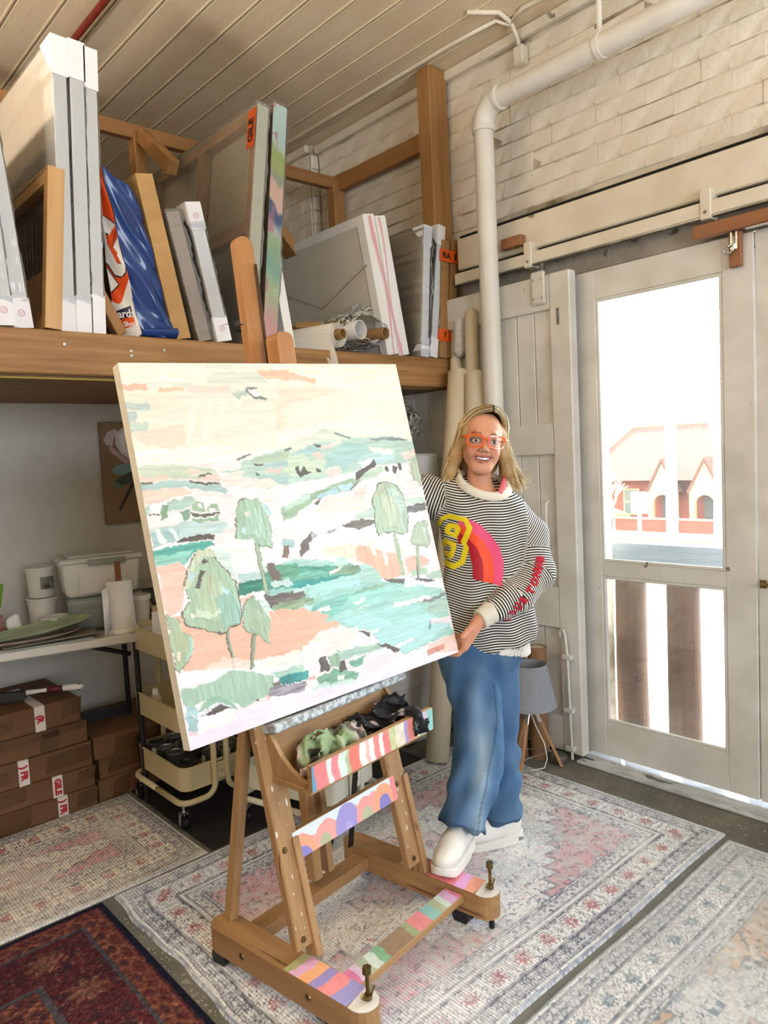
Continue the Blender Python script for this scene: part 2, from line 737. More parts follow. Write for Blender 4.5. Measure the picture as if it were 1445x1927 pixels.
lay(wall_right, WX + 0.0152, 0.72, 2.46, 2.62, CEIL - 0.06, full)
lay(wall_right, WX + 0.0152, 2.46, 3.885, 2.02, CEIL - 0.06, full)
lay(wall_rear, 3.028, 3.915, 5.1, 2.02, CEIL - 0.06, full)
lay(wall_rear, 3.908, 3.022, 3.078, 2.02, CEIL - 0.06, full, nrm='y')

# other walls
struct(MB().box(-2.4, 3.02, 3.78, 3.86, 0.0, 1.842).build('wall_back', M_plaster))
struct(MB().box(-2.6, -2.4, -3.2, 7.6, 0, CEIL).build('wall_left', M_cream))
struct(MB().box(-2.4, 3.34, 7.5, 7.7, 0, CEIL).build('wall_far', M_cream))
wf = MB()
wf.box(-2.6, -0.9, -3.4, -3.2, 0, CEIL)
wf.box(1.9, 3.34, -3.4, -3.2, 0, CEIL)
wf.box(-0.9, 1.9, -3.4, -3.2, 0, 1.1)
wf.box(-0.9, 1.9, -3.4, -3.2, 2.9, CEIL)
struct(wf.build('wall_front', M_cream))

# windows behind the camera and on the street side, out of this view
M_wglass = film('window_glass', '#ffffff', opacity=0.0, rough=0.02, bump=0.0, white=0.0)
w1 = MB()
for a_, b_ in ((-2.2, -2.15), (-1.475, -1.425), (-0.75, -0.70)):
    w1.box(3.16, 3.21, a_, b_, 0.9, 2.3)
w1.box(3.16, 3.21, -2.15, -0.75, 0.9, 0.95)
w1.box(3.16, 3.21, -2.15, -0.75, 2.25, 2.3)
win1 = struct(w1.build('window_1', M_white))
MB().box(3.184, 3.188, -2.15, -0.75, 0.95, 2.25).build('pane', M_wglass, win1)
w2 = MB()
for a_, b_ in ((-0.9, -0.85), (0.475, 0.525), (1.85, 1.9)):
    w2.box(a_, b_, -3.32, -3.27, 1.1, 2.9)
w2.box(-0.85, 1.85, -3.32, -3.27, 1.1, 1.15)
w2.box(-0.85, 1.85, -3.32, -3.27, 2.85, 2.9)
win2 = struct(w2.build('window_2', M_white))
MB().box(-0.85, 1.85, -3.297, -3.293, 1.15, 2.85).build('pane', M_wglass, win2)

# ceiling: a backing slab and lining boards running away from the camera
ceil = struct(MB().box(-2.6, 3.34, -3.4, 7.7, CEIL + 0.012, CEIL + 0.1).build('ceiling', mat('ceiling_gap', '#4a3a2a', rough=0.9)))
BW = 0.1652
bd = MB()
bd.box(-BW / 2 + 0.002, BW / 2 - 0.002, -3.2, 7.5, 0, 0.012, bev=0.003)
bd.box(BW / 2 - 0.019, BW / 2 - 0.010, -3.2, 7.5, -0.004, 0.002, bev=0.0015)
bme = None
k = 0
x = 3.12
while x > -2.5:
    if bme is None:
        o = bd.build('board', M_ceil, ceil)
        bme = o.data
    else:
        o = bpy.data.objects.new('board', bme)
        COL.objects.link(o)
        o.parent = ceil
    o.location = (x - 0.083 + 0.0, 0.0, CEIL + random.uniform(0, 0.0015))
    x -= BW
struct(MB().box(WX - 0.035, WX + 0.01, -3.2, 3.9, CEIL - 0.05, CEIL + 0.0, bev=0.01).build('trim_1', M_cream))
struct(MB().box(2.985, 3.024, 3.9, 7.5, CEIL - 0.05, CEIL + 0.0, bev=0.01).build('trim_2', M_cream))

# timber over the doors: fascia board with the gap shade painted as black strips above and below, sliding-door track, brackets, lintel
struct(MB().box(3.0, 3.075, -2.9, 2.66, 2.452, 2.612, bev=0.006).build('trim_3', M_cream))
struct(MB().box(3.03, 3.084, -2.9, 2.66, 2.6125, 2.634).build('shade_strip_1', M_dark))  # solid black strip standing in for the shade above the fascia
struct(MB().box(3.03, 3.076, -2.9, 2.66, 2.424, 2.452).build('shade_strip_2', M_dark))  # solid black strip standing in for the shade below the fascia
struct(MB().box(3.045, 3.30, 0.30, 2.02, 2.292, 2.40, bev=0.004).build('trim_6', M_grey))
struct(MB().box(3.04, 3.09, 2.00, 2.66, 2.28, 2.40).build('trim_7', M_grey))
trk = thing('door_track', 'long white sliding-door rail fixed above the glazed door', 'rail', (3.0, 1.0, 2.40))
MB().box(-0.03, 0.0, -3.8, 1.66, -0.028, 0.030, bev=0.004).build('rail', M_cream, trk)
MB().box(-0.032, -0.002, -3.8, 1.66, -0.034, -0.028).build('rail_lip', M_steel, trk)
bk = None
for yy in (1.185, 0.33, -0.55):
    b = MB().box(-0.036, 0.03, yy - 0.022, yy + 0.022, -0.04, 0.08, bev=0.004)
    b.build('bracket', M_cream, trk)
    MB().lathe([(0.0, 0), (0.007, 0.0), (0.006, 0.004), (0, 0.005)], 8, Matrix.Translation((-0.036, yy, -0.012)) @ Matrix.Rotation(-PI / 2, 4, 'Y')).build('bolt', M_steel, trk)

M_brownblock = wood('reddish_timber', '#8a5a38', '#a06a42', axis=1, scale=2)
tag(MB().box(2.955, 3.0, 2.215, 2.335, 2.475, 2.525, bev=0.003).build('timber_block', M_brownblock), 'small reddish timber block on the white fascia beside the drainpipe', 'wood block')

# glazed door (structure) with separate stiles, rails, glass and beads
M_glass = film('door_glass', '#ffffff', opacity=0.06, rough=0.02, bump=0.0, white=0.012, haze=True)


def glazed_door(name, y0, y1, w, hinge=True):
    d = struct(MB().box(3.02, 3.062, y0, y0 + w, 0.03, 2.285, bev=0.003).build(name, M_white))
    MB().box(3.02, 3.062, y1 - w, y1, 0.03, 2.285, bev=0.003).build('stile', M_white, d)
    MB().box(3.0205, 3.0615, y0 + w, y1 - w, 2.157, 2.2845, bev=0.002).build('rail', M_white, d)
    MB().box(3.0205, 3.0615, y0 + w, y1 - w, 0.892, 0.958, bev=0.002).build('rail', M_white, d)
    MB().box(3.0205, 3.0615, y0 + w, y1 - w, 0.0305, 0.196, bev=0.002).build('rail', M_white, d)
    for z0, z1 in ((0.958, 2.157), (0.196, 0.892)):
        MB().box(3.040, 3.044, y0 + w, y1 - w, z0, z1).build('pane', M_glass, d)
        b = MB()
        t = 0.014
        b.box(3.022, 3.040, y0 + w, y0 + w + t, z0, z1, bev=0.003)
        b.box(3.022, 3.040, y1 - w - t, y1 - w, z0, z1, bev=0.003)
        b.box(3.022, 3.040, y0 + w + t, y1 - w - t, z0, z0 + t, bev=0.003)
        b.box(3.022, 3.040, y0 + w + t, y1 - w - t, z1 - t, z1, bev=0.003)
        b.build('glazing_bead', M_white, d)
    return d


door1 = glazed_door('door_1', 1.172, 1.985, 0.122)
for z in (0.46, 1.14, 1.95):
    hb = MB()
    for q in range(4):
        hb.tube([(3.014, 1.992, z - 0.05 + q * 0.026), (3.014, 1.992, z - 0.028 + q * 0.026)], 0.007, 8)
    hb.build('hinge', M_white, door1)
door2 = glazed_door('door_2', 0.345, 1.166, 0.122)
bl = thing('door_bolt', 'brass barrel bolt across the meeting edge of the right-hand door leaf', 'door bolt', (3.02, 1.10, 0.921))
M_brass = mat('old_brass', '#8d7648', '#6b5a3a', rough=0.35, metal=0.9, scale=40)
MB().box(-0.006, 0.0, 0.035, 0.062, -0.016, 0.016, bev=0.002).build('keep', M_brass, bl)
MB().box(-0.005, 0.0, -0.16, 0.02, -0.014, 0.014, bev=0.002).build('plate', M_brass, bl)
MB().tube([(-0.012, -0.15, 0), (-0.012, 0.055, 0)], 0.007, 10).build('rod', M_brass, bl, smooth=60)
# jamb at the hinge side, dark gap, threshold
struct(MB().box(3.00, 3.08, 1.995, 2.02, 0.0, 2.30).build('door_jamb', M_dark))
struct(MB().box(3.03, 3.30, 0.30, 2.0, -0.12, -0.005).build('door_sill', mat('worn_sill', '#8d8f92', '#70716f', rough=0.6, scale=12)))
struct(MB().box(2.905, 3.005, 0.2, 1.96, 0.0, 0.016, bev=0.005).build('threshold', mat('scuffed_white_step', '#cfd2d4', '#a8a9a8', rough=0.5, scale=14, stretch=(2, 0.6, 1), chips='#4e4a45', chip_lo=0.62, chip_scale=10)))

# timber catch over the door
ct = thing('door_catch', 'stained timber catch board with steel barrel bolt above the glazed door', 'door catch', (3.005, 1.23, 2.30))
MB().box(-0.035, 0.0, -0.38, 0.155, -0.006, 0.046, bev=0.003).build('board', M_brownblock, ct)
MB().box(-0.012, 0.012, -0.022, 0.024, -0.14, -0.007, bev=0.003).build('block', M_brownblock, ct)
MB().box(-0.017, -0.012, -0.012, 0.016, -0.075, 0.0, bev=0.001).build('bolt_plate', M_chrome, ct)
MB().tube([(-0.022, 0.002, 0.01), (-0.022, 0.002, -0.075), (-0.025, 0.012, -0.088), (-0.028, 0.032, -0.086), (-0.028, 0.040, -0.076), (-0.025, 0.028, -0.062), (-0.022, 0.012, -0.058)], 0.0045, 8).build('bolt_handle', M_chrome, ct, smooth=True)
MB().tube([(-0.03, -0.05, -0.012), (-0.03, -0.2, -0.012), (-0.03, -0.37, -0.004)], 0.006, 8).build('steel_rod', M_chrome, ct, smooth=60)

# sliding barn door in front of the wall
bdoor = struct(MB().box(2.965, 2.985, 1.96, 3.35, 0.03, 2.30).build('door_3', M_white))
yy = 2.045
while yy < 3.3:
    w = 0.1035
    MB().box(2.950, 2.966, yy + 0.0018, yy + w - 0.0018, 0.05, 2.28, bev=0.003).build('board', M_white, bdoor)
    yy += w
MB().box(2.930, 2.985, 1.935, 2.047, 0.028, 2.298, bev=0.006).build('stile', M_white, bdoor)
for z0, z1 in ((2.138, 2.296), (1.466, 1.610), (0.634, 0.832), (0.03, 0.200)):
    MB().box(2.932, 2.951, 2.048, 3.35, z0, z1, bev=0.003).build('rail', M_white, bdoor)
hp = MB().box(2.918, 2.930, 2.060, 2.138, 2.165, 2.318, bev=0.008)
hp.build('hanger_plate', M_white, bdoor)
for dy in (0.016, 0.062):
    for dz in (0.03, 0.115):
        MB().lathe([(0, 0), (0.006, 0), (0.005, 0.004), (0, 0.005)], 8, Matrix.Translation((2.918, 2.060 + dy, 2.165 + dz)) @ Matrix.Rotation(-PI / 2, 4, 'Y')).build('bolt', M_screw, bdoor)
MB().tube([(2.962, 2.10, 2.31), (2.962, 2.10, 2.36)], 0.012, 10).build('hanger_bolt', M_steel, bdoor)
MB().tube([(2.93, 2.078, 1.243), (2.905, 2.076, 1.24), (2.895, 2.077, 1.225), (2.895, 2.08, 1.045), (2.905, 2.082, 1.028), (2.93, 2.082, 1.025)], 0.0075, 8).build('pull_handle', M_white, bdoor, smooth=True)
MB().box(2.926, 2.931, 1.990, 2.006, 2.06, 2.135, bev=0.002).build('latch_plate', M_steel, bdoor)
blt = MB().tube([(2.915, 2.035, 0.60), (2.913, 2.03, 0.63), (2.913, 2.012, 0.635), (2.913, 2.003, 0.60), (2.913, 1.995, 0.5), (2.913, 1.985, 0.01)], 0.007, 8)
blt.build('drop_bolt', M_white, bdoor, smooth=60)
for z in (0.505, 0.247, 0.06):
    MB().box(2.905, 2.931, 1.972, 2.02, z - 0.012, z + 0.012, bev=0.003).build('bolt_bracket', M_white, bdoor)

# drainpipe and cables on the brick wall
M_pipe = mat('pipe_paint', '#e3dfd6', '#d6d0c4', rough=0.45, scale=4, chips='#6c645b', chip_lo=0.745, chip_scale=16)
dp = thing('drainpipe', 'thick white painted drainpipe bending down from the ceiling past the door', 'pipe', (2.87, 2.345, 0.0))
pts = [(0, 0, 0.02), (0, 0, 1.8), (0, 0, 3.045)]
MB().tube(pts, 0.047, 20).build('upright_pipe', M_pipe, dp, smooth=60)
arc = [(0, -0.10 + 0.10 * math.cos(a), 3.04 + 0.10 * math.sin(a)) for a in np.linspace(0, PI / 2, 9)]
MB().tube(arc, 0.052, 20).build('elbow', M_pipe, dp, smooth=60)
MB().tube([(0, 0, 3.015), (0, 0, 3.045)], 0.056, 20).build('collar', M_pipe, dp, smooth=60)
MB().tube([(0, -0.10, 3.14), (0.0, -5.2, 3.17)], 0.047, 20).build('overhead_pipe', M_pipe, dp, smooth=60)
MB().tube([(0, -0.09, 3.14), (0, -0.11, 3.14)], 0.056, 20).build('collar', M_pipe, dp, smooth=60)
MB().box(-0.01, 0.01, -0.64, -0.625, 3.19, CEIL - 0.0, bev=0.002).build('hanger_strap', M_pipe, dp)
MB().tube([(0, -0.62, 3.143), (0, -0.645, 3.143)], 0.051, 20).build('hanger_ring', M_pipe, dp, smooth=60)

jb = thing('junction_box', 'small white electrical junction box with cables under the ceiling', 'junction box', (WX, 2.25, 3.345))
MB().box(-0.05, 0.0, -0.03, 0.03, -0.005, 0.085, bev=0.008).build('box', M_cream, jb)
MB().tube([(-0.03, 0.0, 0.08), (-0.05, 0.0, 0.12), (-0.12, -0.02, 0.155), (-0.22, -0.03, 0.16), (-0.34, 0.06, 0.16)], 0.011, 8).build('cable', M_cream, jb, smooth=True)
MB().tube([(-0.10, -0.015, 0.15), (-0.18, 0.02, 0.16), (-0.20, 0.3, 0.16), (-0.20, 4.0, 0.16)], 0.010, 8).build('cable', M_cream, jb, smooth=True)
MB().tube([(-0.12, -0.02, 0.155), (-0.16, -0.12, 0.16), (-0.12, -0.5, 0.16), (-0.10, -4.0, 0.16)], 0.010, 8).build('cable', M_cream, jb, smooth=True)

rp = thing('sprinkler_pipe', 'dark red metal pipe running along the boarded ceiling', 'pipe', (1.40, 0, CEIL - 0.04))
MB().tube([(0, -3.1, 0), (0, 7.4, 0)], 0.016, 12).build('pipe', mat('red_oxide', '#7c2c22', '#6a2018', rough=0.35, scale=20), rp, smooth=60)
for yy in (0.5, 2.5, 4.5):
    MB().tube([(0, yy - 0.02, 0), (0, yy + 0.02, 0)], 0.020, 12).build('clip', M_steel, rp)
hk = thing('wall_hook', 'rusty iron hook bracket on the brick wall beside the timber post', 'hook', (WX, 2.50, 2.70))
MB().tube([(0.0, 0, 0.0), (-0.03, 0.0, 0.03), (-0.06, 0, 0.03)], 0.009, 6).build('arm', mat('rust', '#4b3222', '#2e211a', rough=0.8, scale=30), hk)
MB().tube([(-0.06, 0.0, 0.03), (-0.065, 0, -0.05), (-0.05, 0.0, -0.08)], 0.008, 6).build('prong', MATS['rust'], hk)
# ================================================================ outside the doors
M_log = wood('weathered_log', '#503a28', '#654a33', axis=2, scale=1.5, rough=0.8, bump=0.4, c3='#3a281a')
M_bluegrey = wood('blue_grey_timber', '#8494a2', '#6f808f', axis=1, scale=2, rough=0.7, bump=0.3)
rail = thing('balustrade', 'log post balustrade with blue-grey top beam outside the glass door', 'balustrade', (3.452, 0.62, -0.06))
MB().box(-0.045, 0.045, -1.3, 1.8, 0.86, 1.06, bev=0.006).build('top_beam', M_bluegrey, rail)
lg = None
for i in range(10):
    yy = 1.345 - i * 0.278 + 0.278
    b = MB().tube([(0.0, 0, 0.0), (0.002, 0.003, 0.4), (0.0, 0, 0.86)], [0.079, 0.078, 0.077], 18)
    if lg is None:
        lg = b.build('log_post', M_log, rail, smooth=60)
        lg.location = (0, yy, 0)
    else:
        o = lg.copy()
        COL.objects.link(o)
        o.location = (0, yy, 0)
        o.rotation_euler = (0, 0, i * 1.3)

M_pave = mat('pale_pavement', '#a59e92', '#948c7e', rough=0.9, scale=2)
M_road = mat('asphalt', '#7c8288', '#6b7076', rough=0.9, scale=2)
M_verge = mat('dry_verge', '#8a6f3e', '#6b6636', rough=0.95, scale=3, chips='#96602e', chip_lo=0.6, chip_scale=4)


def slope(x):
    return -0.06 - 0.1 * (x - 3.3)


def strip(name, x0, x1, m, dz=0.0):
    b = MB()
    y0, y1 = -40, 70
    b.add([(x0, y0, slope(x0) + dz), (x1, y0, slope(x1) + dz), (x1, y1, slope(x1) + dz), (x0, y1, slope(x0) + dz),
           (x0, y0, slope(x0) - 0.6), (x1, y0, slope(x1) - 0.6), (x1, y1, slope(x1) - 0.6), (x0, y1, slope(x0) - 0.6)],
          [(0, 1, 2, 3), (7, 6, 5, 4), (0, 4, 5, 1), (1, 5, 6, 2), (2, 6, 7, 3), (3, 7, 4, 0)])
    return struct(b.build(name, m))


strip('footpath', 3.34, 14.0, M_pave)
strip('street', 14.0, 30.0, M_road, -0.05)
strip('verge', 30.0, 75.0, M_verge)

GX = 46.0
gz = slope(GX)
M_rbrick = mat('red_brick', '#7a3a26', '#682f1f', rough=0.9, scale=3)
M_roof = mat('terracotta_tiles', '#573326', '#4a2b20', rough=0.9, scale=2)
M_trimc = mat('cream_trim', '#a08a5c', '#937d52', rough=0.7, scale=3)
gw = thing('garden_wall', 'low orange brick garden wall in front of the house across the street', 'wall', (42, 24, slope(42)))
MB().box(-0.15, 0.15, -9, 9, -0.3, 0.75).build('wall', M_rbrick, gw)
MB().box(-0.2, 0.2, -9, 9, 0.75, 0.83).build('coping', M_trimc, gw)
hs = thing('house', 'red brick cottage with terracotta roof and arched porches across the street', 'house', (GX, 23, gz))
MB().box(0.8, 9, -9, 7, -0.4, 3.4).build('wall', M_rbrick, hs)
b = MB()
b.add([(-0.2, -9.6, 3.3), (-0.2, 7.6, 3.3), (5, 5.5, 7.0), (5, -7.5, 7.0), (9.6, -9.6, 3.3), (9.6, 7.6, 3.3)],
      [(0, 1, 2, 3), (3, 2, 5, 4), (1, 5, 2), (0, 3, 4), (0, 4, 5, 1)])
rf = b.build('roof', M_roof, hs)
MB().tube([(5, 5.5, 7.02), (5, -7.5, 7.02)], 0.14, 8).build('ridge', M_trimc, rf)
MB().tube([(-0.2, 7.6, 3.35), (5, 5.5, 7.05)], 0.14, 8).build('hip', M_trimc, rf)
for yc in (0.6, -2.2):
    g = MB()
    n = 14
    outer = [(-1.0, 0), (-1.0, 2.6), (0, 4.5), (1.0, 2.6), (1.0, 0)]
    inner = [(0.62, 0)] + [(0.62 * math.cos(a), 1.75 + 0.62 * math.sin(a)) for a in np.linspace(0, PI, n)] + [(-0.62, 0)]
    poly = outer + inner
    g.prism(poly, 0, 0.25, frame_mat((-0.35, yc, 0), (0, 1, 0), (0, 0, 1)))
    g.build('porch_gable', M_trimc, hs)
    MB().prism([(-1.15, 2.55), (0, 4.75), (1.15, 2.55), (1.0, 2.5), (0, 4.45), (-1.0, 2.5)], -0.02, 1.2, frame_mat((-0.4, yc, 0), (0, 1, 0), (0, 0, 1))).build('porch_roof', M_roof, hs)
    MB().box(0.70, 0.80, yc - 0.5, yc + 0.5, 0.0, 2.15).build('front_door', mat('door_green', '#3d4038', rough=0.5), hs)
    for sx in (-0.85, 0.85):
        MB().tube([(-0.3, yc + sx, 0), (-0.3, yc + sx, 2.6)], 0.1, 10).build('porch_post', M_trimc, hs)
for yc in (3.4, 5.6, -5.0):
    w = MB().box(0.72, 0.8, yc - 0.6, yc + 0.6, 0.9, 2.7).build('window', M_trimc, hs)
    MB().box(0.69, 0.73, yc - 0.5, yc + 0.5, 1.0, 1.75).build('pane', mat('dark_pane', '#50564e', rough=0.15), w)
    MB().box(0.69, 0.73, yc - 0.5, yc + 0.5, 1.85, 2.6).build('pane', MATS['dark_pane'], w)
hb = thing('hedge', 'small green hedge behind the garden wall', 'hedge', (44, 26.6, slope(44)))
V, Q = sdf_mesh(lambda P: s_ell(P, (0, 0, 0.6), (0.7, 1.7, 0.8)) + 0.08 * n3(P, 9, 3), (-1.2, -2.2, -0.4), (1.2, 2.2, 1.8), 0.1, 4)
mesh_vq('foliage', V, Q, mat('hedge_green', '#46602a', '#5c7434', rough=0.9, scale=6), hb)

pl = thing('power_pole', 'tall pale power pole standing on the far side of the street', 'pole', (18.0, 9.05, slope(18)))
MB().tube([(0, 0, -0.2), (0, 0, 10.5)], [0.15, 0.11], 12).build('pole', mat('bleached_pole', '#d8d2c2', '#c9c2b0', rough=0.8, scale=4), pl, smooth=60)
MB().box(-0.06, 0.06, -1.1, 1.1, 9.6, 9.75).build('crossarm', MATS['bleached_pole'], pl)
M_bark = mat('pale_bark', '#c9bda6', '#a8987c', rough=0.9, scale=5)


def bare_tree(loc, H, label, seed, spread=0.5):
    r = random.Random(seed)
    t = thing('street_tree', label, 'tree', loc, group='bare trees along the street')
    tr = MB()
    tr.tube([(0, 0, -0.2), (0.03, 0.02, H * 0.25), (0.0, 0.06, H * 0.45)], [H * 0.022, H * 0.018, H * 0.014], 9)
    tr.build('trunk', M_bark, t, smooth=60)
    br = MB()

    def grow(p, d, L, rad, lv):
        q = p + d * L
        mid = (p + q) / 2 + Vector((r.uniform(-1, 1), r.uniform(-1, 1), r.uniform(-1, 1))) * L * 0.08
        br.tube([p, mid, q], [rad, rad * 0.8, rad * 0.6], 5, cap=False)
        if lv > 0:
            for _ in range(3):
                nd = (d + Vector((r.uniform(-1, 1), r.uniform(-1, 1), r.uniform(-0.3, 0.9))) * spread).normalized()
                grow(p + (q - p) * r.uniform(0.55, 1.0), nd, L * r.uniform(0.6, 0.8), rad * 0.6, lv - 1)
    for _ in range(4):
        grow(Vector((0, 0.05, H * r.uniform(0.33, 0.45))), Vector((r.uniform(-0.6, 0.6), r.uniform(-0.6, 0.6), 1)).normalized(), H * 0.24, H * 0.009, 3)
    br.build('branches', M_bark, t)


bare_tree((20.5, 8.9, slope(20.5)), 9.5, 'large pale bare tree in front of the street beside the pole', 3)
bare_tree((36, 21.4, slope(36)), 3.6, 'young slender bare tree on the verge before the brick house', 9, 0.6)
bare_tree((25, 10.2, slope(25)), 7.5, 'mid-size bare tree seen at the right side of the door glass', 14)
sp = thing('sign_post', 'thin white sign post on the pavement seen between the log posts', 'sign post', (9.5, 5.25, slope(9.5)))
MB().tube([(0, 0, -0.1), (0, 0, 1.5)], 0.03, 8).build('post', M_chrome, sp, smooth=60)
MB().box(-0.012, 0.012, -0.12, 0.12, 1.2, 1.5, bev=0.004).build('sign_plate', mat('sign_white', '#e6e6e2', rough=0.5), sp)
# ================================================================ storage shelf
SZ = 1.992         # top of the shelf beam
SY = 2.685         # its front face
M_beam = wood('shelf_timber', '#80592f', '#b08350', axis=0, scale=1.6, rough=0.6, bump=0.2, c3='#7d5630')
M_stud = wood('stud_timber', '#946a3c', '#ab7d46', axis=2, scale=1.6, rough=0.6, bump=0.2)
M_studx = wood('stud_timber_long', '#8c6236', '#a27442', axis=0, scale=1.6, rough=0.6, bump=0.2)
M_ply = mat('plywood_dark', '#8a6848', '#7a5a3d', rough=0.7, scale=3, stretch=(1, 6, 1))
sh = thing('storage_shelf', 'wide timber storage loft with heavy front beam and stud frame', 'shelf', (0, SY, 0))
MB().box(-2.3, 3.0, 0.0, 0.045, SZ - 0.152, SZ, bev=0.005).build('front_beam', M_beam, sh)
MB().box(-2.3, 3.0, 0.045, 1.15, SZ - 0.095, SZ - 0.073).build('deck', M_ply, sh)
MB().box(-2.3, 3.0, 0.045, 1.09, SZ - 0.158, SZ - 0.142).build('soffit', M_ply, sh)
MB().box(-2.3, 2.6, 0.052, 0.058, SZ - 0.164, SZ - 0.158).build('yellow_edge', mat('yellow_edge', '#b99a32', rough=0.6), sh)
MB().box(2.925, 3.06, 0.055, 0.145, SZ - 0.07, CEIL - 0.005, bev=0.004).build('post', M_stud, sh)
MB().box(2.97, 3.055, 0.93, 1.0, SZ - 0.07, 3.20, bev=0.004).build('post', M_stud, sh)
MB().box(1.70, 1.755, 0.93, 1.0, SZ - 0.07, 3.16, bev=0.003).build('post', M_stud, sh)
MB().bar((3.03, 0.10, 3.19), (3.03, 0.98, 3.19), 0.045, 0.095, bev=0.003).build('side_rail', wood('stud_timber_deep', '#8d6238', '#a2743f', axis=1, scale=1.6), sh)
MB().bar((-2.3, 0.965, 3.16), (3.03, 0.965, 3.19), 0.045, 0.07, bev=0.003).build('back_rail', M_studx, sh)
MB().bar((1.73, 0.90, 3.15), (1.73, 0.60, 2.90), 0.05, 0.07, bev=0.003).build('brace', M_stud, sh)
MB().bar((2.08, 0.66, 3.0), (2.92, 0.62, 2.06), 0.05, 0.10, up=(0, 1, 0), bev=0.003).build('brace', M_stud, sh)
sc0 = None
for x_, z_ in ((1.19, 1.935), (1.19, 1.918), (1.32, 1.945), (0.95, 1.945)):
    MB().lathe([(0.0, 0.003), (0.006, 0.002), (0.0065, 0.0), (0.0, 0.0)], 10, Matrix.Translation((x_, -0.001, z_)) @ Matrix.Rotation(PI / 2, 4, 'X')).build('screw', M_screw, sh)

# ---------------------------------------------------------------- things standing on the shelf
M_raw = mat('raw_canvas', '#ddd6c8', '#d5cdbd', rough=0.85, scale=4, bump=0.25, bscale=220)
M_prim = mat('primed_white', '#f5f3ef', '#efece6', rough=0.6, scale=4, bump=0.1, bscale=200)
M_bar = wood('stretcher_pine', '#c79f6a', '#b98d58', axis=2, scale=2, rough=0.6)
M_card_w = mat('white_card', '#f0eef0', '#e6e3e6', rough=0.5, scale=5, stretch=(1, 8, 1))
M_wrap = film('shrink_wrap', '#ffffff', opacity=0.02, rough=0.14, bump=0.9, bscale=14, stretch=(3, 3, 0.5), white=0.05)
M_bubble = film('bubble_wrap', '#fbf6ee', opacity=0.15, rough=0.25, bump=1.0, bscale=90, white=0.12)
M_pinkink = mat('pink_ink', '#d08a94', rough=0.6)
M_cardb = mat('cardboard', '#a8804f', '#9a7345', rough=0.8, scale=3, stretch=(1, 1, 6))
M_cardlite = mat('pale_cardboard', '#c39a63', '#b58c57', rough=0.75, scale=3, stretch=(1, 1, 6))
M_otape = mat('orange_tape', '#e8601c', '#dc5416', rough=0.35, scale=10)
M_ink = mat('black_ink', '#14120f', rough=0.6)
SD = SZ - 0.073    # deck level; the fronts of the stack stand on the beam top


